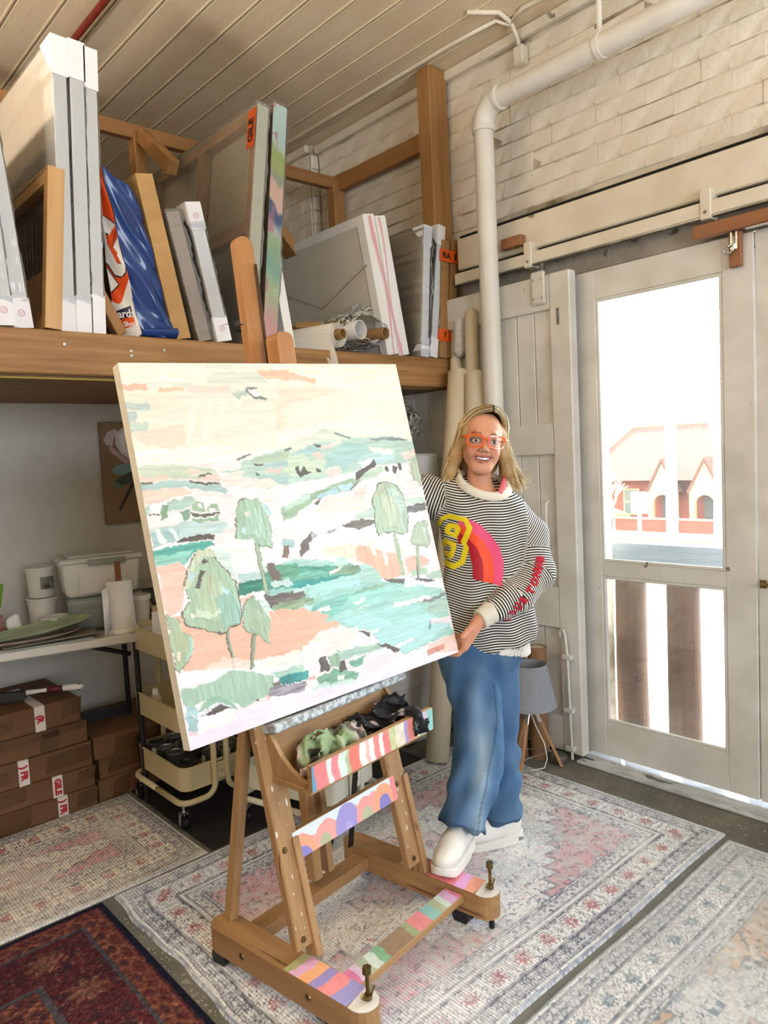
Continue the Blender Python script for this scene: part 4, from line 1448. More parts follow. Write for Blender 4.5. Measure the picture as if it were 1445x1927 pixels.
def arch(u0, rad, w, colr, base=0.0, fill=None):
    e = np.hypot((U - u0), np.maximum(W - base - 0.0, 0) * 0.78) + 0.003 * (vnoise(U.shape, (8, 40), int(u0 * 999)) - 0.5)
    if fill:
        cc[e < rad] = hexc(fill)
    cc[(e < rad) & (e > rad - w)] = hexc(colr)


arch(0.115, 0.045, 0.022, '#f3a9a0', 0.0, '#b4bb96')
arch(0.215, 0.055, 0.04, '#a49ad6', 0.004, '#b3a9de')
arch(0.300, 0.050, 0.024, '#f2a39d', 0.0, '#b8bd98')
arch(0.385, 0.052, 0.024, '#f0a983', 0.004, '#8f83c4')
arch(0.030, 0.050, 0.022, '#f1a988', -0.008, '#9187cb')
cc[(U > 0.425)] = hexc('#ee8f90')
Mo = frame_mat(lp(-0.235, 0.387, 0.016), (1, 0, 0), (0, math.sin(lean), math.cos(lean)))
Ra = np.array(Mo)
P = Ra[:3, 3] + U[..., None] * Ra[:3, 0] + W[..., None] * Ra[:3, 1]
grid_mesh('painted_rainbows', P, M_pcol, slt, cols=cc)
# tray with curved cheeks and striped lip
tr = MB().box(-0.262, 0.262, -0.155, 0.012, 0.612, 0.628, bev=0.002).build('tray_floor', M_easelx, es)
bk_ = MB().bar(lp(-0.25, 0.690, 0.022), lp(0.262, 0.690, 0.022), 0.012, 0.125, up=(0, 0.225, 0.97), bev=0.002).build('tray_back', M_easelx, es)
prof = [(0.045, 0.742), (0.005, 0.742), (-0.012, 0.72), (-0.035, 0.69), (-0.070, 0.662), (-0.115, 0.642), (-0.153, 0.634), (-0.153, 0.628), (0.012, 0.628)]
for x_ in (-0.248, 0.250):
    MB().prism(prof, x_ - 0.007, x_ + 0.007, Matrix(((0, 0, 1, 0), (1, 0, 0, 0), (0, 1, 0, 0), (0, 0, 0, 1)))).build('tray_cheek', M_easel, es)
lip = MB().box(-0.272, 0.263, -0.172, -0.155, 0.628, 0.700, bev=0.002).build('tray_lip', M_easelx, es)
strip_paint('painted_stripes', lip, (-0.272, -0.1735, 0.630), (1, 0, 0), (0, 0, 1), 0.535, 0.069,
            [(0.5, '#6ba3bd'), (1.4, '#f0888a'), (0.6, '#dcebe6'), (0.9, '#ee9096'), (0.9, '#d9e8de'), (0.4, '#b8c49c'), (1.4, '#ef8174'), (0.8, '#e9efe6'), (0.5, '#f3c2bb'), (0.6, '#eceee6'), (0.8, '#ef8f90'), (0.5, '#eef0e6'), (0.9, '#e88784'), (1.0, '#c8ce9e'), (1.3, '#e6dfc9'), (0.5, '#b3a3d6'), (0.9, '#f0948c'), (0.8, '#efe0ae'), (0.9, '#a8d9da'), (0.5, '#ddb6d6'), (0.8, '#8fcac2')], seed=12)
# canvas ledge crusted with paint
led = MB().bar(lp(-0.26, 0.751, 0.042), lp(0.32, 0.751, 0.042), 0.062, 0.026, up=(0, 0.225, 0.97), bev=0.004).build('canvas_ledge', mat('paint_crust', '#c9d3d6', '#8d8f90', rough=0.4, scale=60, detail=8, lo=0.42, hi=0.56, bump=0.6, bscale=90), es)
# mast with slotted extension and top clamp
mast = MB()
mast.bar((0.035, 0.165, 0.13), (0.068, 0.330, 1.80), 0.035, 0.040, up=(0, -1, 0.1), bev=0.003)
mast.bar((0.095, 0.165, 0.13), (0.108, 0.330, 1.80), 0.026, 0.040, up=(0, -1, 0.1), bev=0.003)
mast.build('mast', M_easel, es)
mt = MB()
poly = [(-0.035, 0), (0.035, 0), (0.035, 0.66)] + [(0.035 * math.cos(a), 0.66 + 0.035 * math.sin(a)) for a in np.linspace(0, PI, 9)] + [(-0.035, 0.66)]
mt.prism(poly, -0.02, 0.012, frame_mat((0.072, 0.305, 1.55), (1, 0, 0.02), (0.01, 0.115, 1)))
mt.build('mast_extension', M_oak, es)
MB().bar((0.092, 0.283, 1.60), (0.103, 0.350, 2.15), 0.010, 0.004, up=(0, -1, 0.1)).build('mast_slot', mat('slot_dark', '#4a3018', rough=0.8), es)
cl_ = MB()
cl_.prism([(-0.036, -0.05), (0.036, -0.05), (0.036, 0.03)] + [(0.012 + 0.024 * math.cos(a), 0.03 + 0.024 * math.sin(a)) for a in np.linspace(0, PI / 2, 5)] + [(-0.012 - 0.024 * math.cos(a), 0.03 + 0.024 * math.sin(a)) for a in np.linspace(PI / 2, 0, 5)], 0, 0.055, frame_mat((0.108, 0.285, 1.855), (1, 0, 0), (0, 0.115, 1)))
cl_.build('top_clamp', M_oak, es)
MB().tube([(0.06, 0.36, 1.95), (0.06, 0.40, 1.95)], 0.02, 8).build('clamp_knob', M_black, es)
# paint drips and spatters on the posts
dr = MB()
rd = random.Random(4)
for k in range(34):
    side = rd.random()
    x_ = rd.choice((-0.258, 0.235)) + rd.uniform(-0.034, 0.034)
    p = lp(x_, rd.uniform(0.2, 0.8), 0.0155)
    r_ = rd.uniform(0.0012, 0.0035)
    Mx = Matrix.Translation(p) @ Matrix.Rotation(-lean, 4, 'X') @ Matrix.Diagonal((r_, 0.0006, r_ * rd.uniform(1, 4), 1))
    dr.lathe([(0, -1), (0.8, -0.6), (1, 0), (0.8, 0.6), (0, 1)], 6, Mx)
sp_ = dr.build('paint_spatter', M_spat, es)
sp_['kind'] = 'stuff'

# ---------------------------------------------------------------- the painting
TL, TR, BR, BL_ = [np.array(p) for p in ((0.830, 1.965, 1.784), (1.846, 1.953, 1.824), (1.861, 1.719, 0.807), (0.844, 1.732, 0.767))]
pc = thing('landscape_painting', 'large pastel landscape painting of trees and water on the easel', 'painting', tuple((BL_ + BR) / 2))
cen = (BL_ + BR) / 2
TL, TR, BR, BL_ = TL - cen, TR - cen, BR - cen, BL_ - cen
nn = np.cross(TR - TL, BL_ - TL)
nn = nn / np.linalg.norm(nn)          # points back, away from the viewer
if nn[1] < 0:
    nn = -nn
bx_ = MB()
e_ = 0.0
c8 = [TL, TR, BR, BL_] + [p + nn * 0.038 for p in (TL, TR, BR, BL_)]
bx_.add([tuple(p) for p in c8], [(0, 1, 5, 4), (1, 2, 6, 5), (2, 3, 7, 6), (3, 0, 4, 7), (4, 5, 6, 7), (0, 3, 2, 1)])
bx_.build('stretched_canvas', mat('painting_sides', '#efe8da', '#e6ddcc', rough=0.7, scale=6, bump=0.2, bscale=120), pc)
# homography from picture-plane pixels of the photograph's view of the canvas to canvas coordinates


def homog(src, dst):
    A = []
    for (x, y), (u, v) in zip(src, dst):
        A.append([x, y, 1, 0, 0, 0, -u * x, -u * y, -u])
        A.append([0, 0, 0, x, y, 1, -v * x, -v * y, -v])
    _, _, Vt = np.linalg.svd(np.array(A, float))
    return Vt[-1].reshape(3, 3)


Hc = homog([(220, 683), (743, 686), (862, 1227), (357, 1413)], [(0, 0), (1, 0), (1, 1), (0, 1)])


def cuv(x, y):
    q = Hc @ np.array([x, y, 1.0])
    return q[0] / q[2], q[1] / q[2]


NU, NV = 430, 440
Uc, Vc = np.meshgrid(np.linspace(0, 1, NU), np.linspace(0, 1, NV))
wu = (vnoise(Uc.shape, (50, 50), 21) - 0.5) * 0.009 + (vnoise(Uc.shape, (160, 40), 22) - 0.5) * 0.006
wv = (vnoise(Uc.shape, (50, 50), 23) - 0.5) * 0.008 + (vnoise(Uc.shape, (120, 120), 24) - 0.5) * 0.005
streak_h = vnoise(Uc.shape, (190, 16), 31) * 0.6 + vnoise(Uc.shape, (330, 40), 32) * 0.4
streak_v = vnoise(Uc.shape, (22, 190), 33) * 0.6 + vnoise(Uc.shape, (50, 330), 34) * 0.4
PCOL = np.broadcast_to(hexc('#fcecd8'), Uc.shape + (3,)).copy()
PH = np.zeros(Uc.shape)
PH += 0.0004 * streak_h
VIEWS = {'A': (190, 660, 4.1286), 'B': (520, 660, 4.1286), 'C': (240, 1020, 4.5156), 'D': (520, 1020, 4.1286)}
kseed = [0]


def stroke(view, colr, pts, amp=0.10, vert=False, thick=0.0009, alpha=1.0, jag=1.0):
    ox, oy, s = VIEWS[view]
    poly = [cuv(ox + x / s, oy + y / s) for x, y in pts]
    kseed[0] += 1
    us = [p[0] for p in poly]
    vs_ = [p[1] for p in poly]
    i0, i1 = max(0, int((min(vs_) - 0.02) * NV)), min(NV, int((max(vs_) + 0.02) * NV) + 2)
    j0, j1 = max(0, int((min(us) - 0.02) * NU)), min(NU, int((max(us) + 0.02) * NU) + 2)
    if i1 <= i0 or j1 <= j0:
        return
    sl = (slice(i0, i1), slice(j0, j1))
    m = inpoly(Uc[sl] + wu[sl] * jag, Vc[sl] + wv[sl] * jag, poly)
    st = (streak_v if vert else streak_h)[sl]
    sh_ = np.roll(st, kseed[0] * 7, axis=0)
    tone = 1 + amp * (sh_ - 0.5) * 2
    c = np.clip(hexc(colr) * tone[..., None], 0, 1)
    a = alpha * np.clip(0.88 + 0.5 * (sh_ - 0.3), 0, 1)
    a = np.where(m, a if alpha < 1 else np.clip(a + 0.25, 0, 1), 0)[..., None]
    PCOL[sl] = PCOL[sl] * (1 - a) + c * a
    PH[sl] = np.where(m, PH[sl] * 0.5 + thick * (0.6 + 0.8 * sh_), PH[sl])


def q4(x0, y0, x1, y1):
    return [(x0, y0), (x1, y0), (x1, y1), (x0, y1)]


S_ = stroke
# sky
S_('A', '#fdf3dd', q4(0, 60, 3000, 300))
S_('A', '#fbe3d0', [(150, 300), (1445, 250), (2100, 330), (2000, 480), (1445, 640), (1000, 700), (300, 700), (220, 520)], alpha=0.8)
S_('A', '#f6d2bd', [(230, 640), (640, 560), (660, 740), (520, 770), (260, 700)], alpha=0.7)
S_('A', '#f2bea6', [(138, 255), (340, 250), (350, 298), (150, 305)])
S_('A', '#d5dccd', [(350, 250), (700, 235), (690, 285), (350, 292)], alpha=0.8)
S_('A', '#f6c4a6', [(440, 292), (640, 288), (630, 318), (440, 320)])
S_('A', '#fad3c6', [(650, 280), (1000, 268), (1010, 345), (700, 352)], alpha=0.8)
S_('A', '#cdd5c6', [(880, 165), (1200, 172), (1300, 250), (1100, 262), (800, 255)], alpha=0.8)
S_('A', '#d3dacb', [(790, 108), (1040, 108), (1000, 140), (830, 145)], alpha=0.8)
S_('A', '#f7c3a6', [(1200, 150), (1445, 150), (1450, 235), (1240, 212)])
S_('B', '#f7c2a6', [(0, 165), (120, 172), (300, 225), (295, 258), (0, 215)])
S_('B', '#d9e2d6', [(0, 232), (130, 250), (120, 278), (0, 272)], alpha=0.8)
S_('B', '#fad8c2', [(0, 290), (530, 300), (570, 355), (200, 388), (0, 420), (0, 620), (80, 560)], alpha=0.8)
S_('B', '#fdf0dc', [(560, 290), (900, 300), (960, 480), (300, 560), (100, 560), (200, 400)], alpha=0.6)
for dx, (a, b) in enumerate(((640, 700), (760, 690), (860, 600), (980, 560))):
    S_('A', '#fdf1e2', [(a + 60, 390), (a + 110, 385), (a + 60, b), (a, b)], vert=True, thick=0.0010, alpha=0.6)
S_('A', '#c0d0c8', q4(175, 408, 372, 470))
S_('A', '#b6c8c4', [(195, 480), (265, 478), (270, 560), (205, 560)])
S_('A', '#c3d2c4', [(205, 562), (355, 560), (352, 628), (215, 630)])
S_('A', '#b9c7ba', [(1000, 335), (1110, 310), (1125, 350), (1050, 378)])
S_('A', '#7d8988', [(1115, 290), (1210, 285), (1210, 300), (1130, 305), (1190, 350), (1280, 370), (1270, 395), (1180, 370), (1110, 320)], jag=0.6)
S_('A', '#fdf3e8', [(1130, 308), (1190, 300), (1240, 352), (1180, 352)], jag=0.5)
S_('A', '#fef7e6', [(250, 770), (1040, 738), (1025, 780), (1445, 760), (1445, 800), (900, 870), (280, 895)])
S_('B', '#fef4e4', [(0, 640), (330, 560), (1000, 560), (1060, 690), (700, 650), (400, 590), (200, 660), (0, 760)], alpha=0.8)
# pale fields under everything below the skyline
S_('A', '#f7e6e4', [(280, 900), (1445, 820), (1445, 1700), (430, 1700)])
S_('B', '#f8ebea', [(0, 900), (1100, 850), (1250, 1700), (0, 1700)])
S_('C', '#f6eaec', [(150, 0), (1445, 0), (1445, 1500), (520, 1780)])
S_('D', '#f6eaec', [(0, 0), (1220, 0), (1400, 860), (0, 1330)])
# left hills
S_('A', '#c8d2bb', [(275, 900), (560, 880), (800, 905), (905, 940), (760, 1000), (560, 1005), (300, 978)])
S_('A', '#f4c9b8', [(295, 982), (515, 978), (515, 1012), (300, 1018)])
S_('A', '#f5d3c6', [(690, 915), (800, 930), (720, 970), (680, 945)])
S_('A', '#5d5950', [(298, 1030), (385, 1012), (380, 1030), (305, 1046)])
S_('A', '#a6c4bf', [(300, 1042), (480, 1015), (700, 1015), (930, 1055), (972, 1080), (955, 1118), (880, 1095), (640, 1062), (310, 1085)])
S_('A', '#5a5a55', [(660, 1010), (930, 1032), (925, 1050), (750, 1034)])
S_('A', '#6b675f', [(750, 972), (850, 948), (852, 975), (770, 988)])
S_('A', '#f6cfc2', [(755, 1003), (880, 948), (950, 1003), (905, 1033)])
S_('A', '#f5c8b9', [(310, 1085), (620, 1065), (725, 1112), (560, 1150), (335, 1215)])
S_('A', '#a8c4b8', [(500, 1178), (705, 1132), (722, 1160), (690, 1222), (510, 1245)])
S_('A', '#a9ccc8', [(340, 1215), (365, 1215), (370, 1275), (345, 1275)])
S_('A', '#5e5f58', [(370, 1262), (455, 1256), (450, 1272), (375, 1276)])
S_('A', '#77997a', [(455, 1200), (515, 1195), (515, 1302), (460, 1308)], vert=True)
S_('A', '#769c85', [(605, 1250), (690, 1235), (682, 1312), (632, 1338)], vert=True)
S_('A', '#9ab598', [(690, 1245), (712, 1180), (750, 1165), (795, 1185), (805, 1245)])
S_('A', '#fbf3ef', [(735, 1185), (775, 1190), (780, 1225), (755, 1220)], jag=0.5)
S_('A', '#9ab598', [(810, 1248), (845, 1185), (890, 1180), (918, 1262)])
S_('A', '#fbf3ef', [(832, 1225), (870, 1220), (885, 1255), (840, 1255)], jag=0.5)
S_('A', '#5b6053', [(690, 1262), (918, 1265), (910, 1282), (700, 1288)])
S_('A', '#8dac90', [(705, 1300), (915, 1284), (918, 1320), (710, 1328)])
S_('A', '#b9d1ce', [(378, 1400), (640, 1330), (970, 1328), (978, 1378), (880, 1420), (600, 1482), (400, 1535)])
S_('A', '#9fbfc0', [(380, 1420), (560, 1370), (600, 1420), (580, 1480), (400, 1530)])
S_('A', '#dfebe6', [(430, 1388), (462, 1388), (505, 1500), (455, 1508)], vert=True)
S_('A', '#dfebe6', [(520, 1380), (550, 1375), (600, 1470), (565, 1480)], vert=True)
S_('A', '#565049', [(560, 1488), (740, 1434), (885, 1428), (870, 1468), (600, 1495)])
S_('C', '#4fa496', [(205, 75), (500, 20), (720, -10), (735, 25), (560, 100), (480, 180), (250, 215)], amp=0.16)
S_('C', '#86c6b6', [(215, 130), (560, 70), (500, 140), (470, 185), (250, 215)], amp=0.15)
# central mountain
S_('A', '#73767a', [(1050, 855), (1130, 800), (1172, 798), (1070, 865)])
S_('B', '#b3d0c3', [(-280, 860), (0, 775), (100, 742), (350, 608), (480, 638), (640, 682), (850, 660), (1040, 700), (1110, 765), (1095, 850), (1000, 860), (700, 905), (500, 965), (300, 1005), (0, 1035), (-280, 940)])
S_('B', '#dbe3d0', [(90, 755), (350, 612), (470, 640), (560, 690), (340, 705), (150, 790), (0, 800)])
S_('B', '#a3c9c5', [(380, 835), (560, 690), (730, 765), (640, 845), (520, 930), (380, 920)])
S_('B', '#9fc4c4', [(110, 810), (250, 735), (360, 790), (260, 790), (120, 835)])
S_('B', '#c6dac0', [(0, 850), (200, 800), (260, 860), (380, 830), (360, 960), (130, 985), (0, 900)])
S_('B', '#f8dacd', [(340, 745), (500, 698), (505, 725), (350, 775)])
S_('B', '#f6cdc2', [(265, 805), (330, 795), (365, 810), (330, 855)])
S_('B', '#f9d9cf', [(380, 930), (470, 890), (500, 940), (440, 985), (390, 975)])
S_('B', '#6e7473', [(50, 770), (110, 752), (112, 768), (55, 788)], jag=0.5)
S_('B', '#63686a', [(280, 735), (330, 728), (345, 752), (310, 755)], jag=0.5)
S_('B', '#8b9694', [(440, 630), (560, 672), (570, 690), (440, 645)], jag=0.5)
S_('B', '#7f8c8f', [(720, 685), (900, 672), (1030, 695), (960, 700), (730, 700)], jag=0.5)
S_('B', '#b9dadb', [(640, 838), (800, 790), (930, 800), (900, 862), (700, 885), (620, 900)])
S_('B', '#fbeae2', [(722, 748), (905, 770), (885, 812), (730, 792)])
S_('B', '#f8dbd0', [(960, 800), (1060, 755), (1075, 800), (1010, 850)])
S_('B', '#f7eeea', [(645, 875), (745, 830), (750, 880), (660, 915)])
S_('B', '#545250', [(618, 945), (690, 900), (755, 845), (775, 890), (700, 935), (680, 1002), (612, 1005)], jag=0.8)
S_('B', '#b9cfb9', [(640, 1000), (700, 935), (810, 900), (830, 940), (760, 980), (660, 1010)])
for p in ([(135, 912), (162, 893), (180, 945), (205, 895), (235, 940), (275, 945), (175, 990)], [(300, 912), (345, 935), (335, 955), (310, 945)], [(830, 895), (858, 905), (865, 945), (838, 935)], [(898, 892), (935, 900), (920, 965), (900, 945)], [(930, 870), (958, 872), (975, 935), (948, 930)]):
    S_('B', '#565350', p, jag=0.5)
S_('B', '#bfd8c8', [(-160, 1120), (40, 1000), (130, 985), (120, 1030), (0, 1050)])
S_('A', '#b5cec0', [(915, 938), (1100, 912), (1178, 898), (1178, 995), (1090, 1002), (1000, 965)])
S_('A', '#b1c6af', [(1160, 845), (1445, 772), (1445, 865), (1170, 885)])
S_('A', '#a9cbc8', [(1260, 880), (1445, 850), (1445, 905), (1270, 925)])
S_('A', '#f7cdc2', [(1270, 920), (1400, 915), (1390, 955), (1285, 948)])
S_('A', '#f9ded4', [(940, 992), (1060, 928), (1105, 940), (1090, 1002), (1180, 1008), (1180, 1065), (980, 1065)])
S_('A', '#a8c9c3', [(1190, 950), (1360, 985), (1445, 960), (1445, 1040), (1350, 1030), (1210, 985)])
S_('A', '#63625f', [(1180, 880), (1260, 885), (1250, 900), (1190, 898)], jag=0.5)
S_('A', '#63625f', [(1185, 940), (1230, 965), (1200, 972)], jag=0.5)
S_('A', '#fadfd2', [(1180, 1000), (1300, 990), (1400, 1040), (1300, 1060), (1180, 1060)])
S_('B', '#95b497', [(18, 1240), (250, 1112), (560, 990), (645, 1010), (560, 1090), (300, 1150), (140, 1275), (48, 1335)], amp=0.15)
S_('B', '#bcd8cb', [(38, 1215), (245, 1098), (268, 1150), (60, 1235)])
S_('B', '#b6dbe0', [(465, 1045), (570, 1030), (605, 1058), (500, 1105)])
S_('B', '#a9cfd4', [(300, 1130), (460, 1060), (480, 1100), (330, 1160)])
S_('B', '#66615a', [(280, 1190), (348, 1143), (318, 1202)], jag=0.5)
S_('B', '#6f706d', [(560, 1075), (640, 1010), (660, 1000), (640, 1025), (575, 1085)], jag=0.4)
S_('B', '#f7d4c8', [(600, 1085), (705, 1040), (670, 1150), (590, 1150)])
S_('B', '#f9ddcf', [(280, 1262), (400, 1140), (700, 1130), (690, 1230), (480, 1260)], alpha=0.8)
S_('B', '#c1d8ca', [(600, 1275), (740, 1205), (790, 1290), (620, 1312)])
S_('B', '#6b6963', [(492, 1360), (600, 1312), (785, 1308), (760, 1340), (640, 1392)], amp=0.3)
S_('B', '#8d9798', [(370, 1428), (420, 1388), (465, 1385), (400, 1428)], amp=0.3)
S_('B', '#c4dccd', [(1000, 1152), (1150, 1130), (1158, 1182), (1000, 1192)])
S_('B', '#6d6e6f', [(1000, 1222), (1080, 1190), (1158, 1188), (1163, 1240), (1010, 1265)], amp=0.35)
S_('B', '#a9c6c8', [(45, 1460), (130, 1470), (130, 1530), (45, 1510)])
S_('B', '#6d6059', [(50, 1520), (88, 1510), (88, 1600), (40, 1605)], vert=True)
S_('B', '#6b6663', [(180, 1500), (265, 1405), (305, 1435), (240, 1500), (250, 1545), (185, 1600)])
S_('B', '#b9ccce', [(255, 1420), (300, 1430), (270, 1465)], jag=0.5)
# river
S_('D', '#9ccfc5', [(-120, 240), (0, 180), (420, 150), (640, 180), (820, 300), (1000, 310), (1290, 370), (1320, 420), (1350, 650), (1390, 700), (1000, 870), (830, 815), (720, 700), (480, 640), (260, 645), (130, 580), (-60, 530)], amp=0.12)
S_('D', '#4f9684', [(-130, 250), (0, 200), (430, 185), (640, 178), (645, 250), (380, 300), (100, 365), (-130, 380)], amp=0.25)
S_('D', '#6fb5a3', [(0, 250), (400, 220), (380, 270), (60, 310)], amp=0.2)
S_('D', '#3a9490', [(105, 318), (500, 258), (430, 330), (110, 365)], amp=0.15)
S_('D', '#7d9e83', [(440, 190), (640, 180), (640, 250), (430, 255)], amp=0.2)
S_('D', '#a9d4cc', [(0, 180), (120, 130), (400, 140), (420, 170), (0, 200)])
S_('D', '#b4d6cd', [(430, 170), (500, 90), (530, 130), (560, 160), (500, 190)])
S_('D', '#a8ddd5', [(240, 335), (645, 245), (645, 330), (250, 435)], amp=0.1)
S_('D', '#a8d0c4', [(640, 190), (700, 170), (800, 230), (820, 290), (700, 320), (660, 280)])
S_('D', '#6b6661', [(-60, 420), (120, 380), (225, 420), (0, 455)], amp=0.35)
S_('D', '#c5e2df', [(110, 380), (220, 350), (235, 390), (140, 415)])
S_('D', '#8aa68a', [(-60, 460), (290, 430), (275, 480), (-40, 525)], amp=0.2)
S_('D', '#b9dcdd', [(60, 520), (300, 480), (290, 540), (130, 560)])
S_('D', '#7cc1b2', [(280, 485), (560, 400), (830, 345), (700, 470), (420, 572), (258, 645)], amp=0.18)
S_('D', '#9bd6cb', [(560, 420), (900, 340), (1000, 400), (700, 500), (480, 540)], amp=0.12)
S_('D', '#aee0df', [(480, 605), (900, 500), (1180, 545), (1335, 640), (1200, 760), (1000, 860), (830, 805), (720, 700)], amp=0.08)
S_('D', '#a2d9d2', [(700, 560), (1080, 470), (1170, 560), (900, 640)], amp=0.1)
S_('D', '#84aa92', [(608, 380), (840, 308), (832, 342), (622, 398)], amp=0.2)
S_('D', '#a3c2b4', [(1168, 482), (1310, 418), (1335, 520), (1180, 562)], amp=0.15)
S_('D', '#767b78', [(1122, 462), (1300, 385), (1308, 408), (1192, 468)], amp=0.25)
S_('D', '#acc9ba', [(1150, 260), (1275, 200), (1290, 270), (1180, 290)])
for p in (q4(0, 0, 0, 0), [(588, 472), (692, 430), (682, 462), (590, 497)], [(300, 532), (402, 503), (404, 525), (310, 552)], [(400, 235), (490, 188), (495, 208), (410, 250)], [(620, 515), (720, 488), (716, 500), (625, 522)]):
    S_('D', '#f5f2ee', p, thick=0.002)
S_('D', '#f5e9e9', [(903, 487), (1180, 412), (1187, 442), (912, 522)], thick=0.002)
S_('D', '#f3e1e4', [(1190, 600), (1350, 568), (1358, 628), (1195, 634)], thick=0.002)
S_('D', '#eef1f3', [(900, 812), (1065, 742), (1062, 772), (910, 828)], thick=0.002)
S_('D', '#f7f3f2', [(720, 690), (790, 672), (785, 700), (725, 715)])
S_('D', '#6f9a9b', [(1175, 650), (1195, 610), (1200, 670), (1180, 690)], jag=0.4)
# peach banks with their trees
S_('D', '#f9ddc9', [(340, 60), (520, 20), (640, 20), (600, 140), (520, 120), (400, 110)])
S_('D', '#f0b59c', [(600, 70), (640, 25), (780, 60), (980, 100), (992, 262), (900, 292), (822, 282), (740, 190), (620, 150)], vert=True, amp=0.12)
S_('D', '#fbe5d2', [(680, -10), (740, -10), (775, 110), (750, 110)], vert=True, thick=0.002)
S_('D', '#fdeedd', [(800, 50), (840, 60), (862, 180), (838, 182)], vert=True, thick=0.002)
S_('D', '#f9d9c4', [(520, 20), (600, 10), (610, 130), (530, 130)], vert=True)
S_('D', '#f0b5a3', [(1000, 135), (1060, 105), (1150, 115), (1185, 155), (1120, 195), (1010, 255)])
S_('D', '#fae9dd', [(930, 60), (1010, 40), (1010, 120), (960, 160)], vert=True)
S_('D', '#5b5a55', [(825, 282), (920, 290), (1002, 290), (985, 322), (900, 322)], jag=0.7)
S_('D', '#575759', [(1068, 285), (1232, 290), (1180, 316), (1100, 306)], jag=0.7)
S_('D', '#f7eeee', [(1000, 315), (1110, 300), (1080, 340), (980, 350)])
S_('D', '#aac9ac', [(1038, 222), (1160, 190), (1178, 240), (1050, 272)], vert=True)
S_('D', '#a7bb9b', [(915, -30), (942, -30), (992, 262), (965, 268)], jag=0.5)
S_('D', '#a7bb9b', [(1078, -20), (1100, -20), (1112, 275), (1090, 282)], jag=0.5)
S_('D', '#57585a', [(1078, 110), (1086, 110), (1098, 280), (1088, 280)], jag=0.2)


def tree(view, out, body, light=None, dark='#5d594c'):
    cx_ = sum(p[0] for p in out) / len(out)
    cy_ = sum(p[1] for p in out) / len(out)
    S_(view, dark, [(cx_ + (x - cx_) * 1.045, cy_ + (y - cy_) * 1.035) for x, y in out], jag=1.3, amp=0.3)
    S_(view, body, out, vert=True, thick=0.002, amp=0.12)
    S_(view, light or body, [(cx_ + (x - cx_) * 0.6, cy_ + 20 + (y - cy_) * 0.62) for x, y in out], vert=True, thick=0.0025, amp=0.14, alpha=0.8)


tree('B', [(738, 1130), (790, 1050), (850, 1015), (930, 1060), (982, 1150), (1012, 1280), (1005, 1420), (850, 1415), (800, 1445), (778, 1400), (760, 1300)], '#adc7ad', '#c3d0b3')
S_('B', '#bfd9cb', [(850, 1060), (920, 1080), (985, 1200), (960, 1280), (900, 1150)], thick=0.002)
S_('B', '#c99a72', [(770, 1120), (830, 1040), (860, 1050), (790, 1140)], alpha=0.4, jag=0.5)
tree('B', [(1040, 1490), (1060, 1390), (1100, 1330), (1160, 1330), (1192, 1490), (1165, 1525), (1060, 1500)], '#b3c9af', '#bccdb4', '#77786c')
S_('B', '#f7f0ee', [(1130, 1375), (1145, 1375), (1150, 1410), (1135, 1405)], jag=0.4)
tree('B', [(1028, 885), (1058, 828), (1085, 860), (1120, 1055), (1060, 1000)], '#b6cab2', '#c0d0b8', '#8b8f7e')
S_('B', '#a2b697', [(895, 1420), (925, 1420), (975, 1660), (945, 1660)], jag=0.5)
S_('B', '#a2b697', [(1075, 1510), (1100, 1510), (1105, 1660), (1082, 1660)], jag=0.5)
tree('A', [(1040, 1240), (1060, 1180), (1130, 1135), (1200, 1150), (1260, 1210), (1290, 1290), (1312, 1400), (1315, 1525), (1200, 1510), (1055, 1470)], '#a0c0a6', '#a9cdb8')
S_('A', '#b5d5d3', [(1225, 1160), (1290, 1190), (1320, 1280), (1280, 1280)], thick=0.002)
S_('A', '#ded6cf', [(1105, 1255), (1150, 1250), (1150, 1290), (1115, 1295)], jag=0.5)
S_('A', '#b4dcd8', [(1090, 1370), (1120, 1380), (1120, 1430), (1085, 1410)], jag=0.5)
# left bank
S_('C', '#f4c2ae', [(245, 225), (430, 172), (490, 240), (455, 600), (330, 625), (262, 330)], amp=0.07)
S_('C', '#f0b59d', [(330, 625), (470, 640), (800, 760), (960, 640), (1250, 590), (1500, 560), (1700, 620), (1500, 900), (1000, 1025), (760, 1072), (440, 1105)], amp=0.07)
S_('C', '#f8ece8', [(725, -20), (1060, -20), (1130, 250), (940, 275), (880, 220), (730, 60)])
S_('C', '#b1cdca', [(930, 268), (1130, 250), (1130, 312), (935, 352)])
S_('C', '#37806c', [(930, 352), (1135, 310), (1142, 412), (940, 455)], amp=0.25)
S_('C', '#5b997e', [(1170, 200), (1445, 180), (1445, 300), (1200, 322)], amp=0.2)
S_('C', '#6f645c', [(1180, 165), (1240, 175), (1305, 320), (1235, 352), (1190, 250)], vert=True)
S_('C', '#7a675d', [(1325, 30), (1360, 25), (1360, 120), (1390, 120), (1315, 135)], vert=True)
S_('C', '#bfd9d2', [(1200, 340), (1380, 310), (1390, 370), (1240, 390)])
S_('C', '#6a655f', [(1150, 455), (1500, 420), (1500, 470), (1200, 565)], amp=0.35)
S_('C', '#8fa986', [(1220, 545), (1500, 470), (1500, 555), (1240, 592)], amp=0.2)
S_('C', '#f4c6b6', [(940, 480), (1040, 440), (1060, 470), (980, 545)])
S_('C', '#cfe3d8', [(700, 60), (870, 90), (880, 190), (940, 330), (870, 260), (740, 150)], thick=0.0025)
tree('C', [(478, 340), (505, 215), (560, 130), (640, 80), (720, 130), (860, 270), (935, 440), (962, 600), (935, 680), (820, 752), (740, 768), (560, 730), (468, 660), (485, 570), (520, 500)], '#a1bd9f', '#b3c6a3')
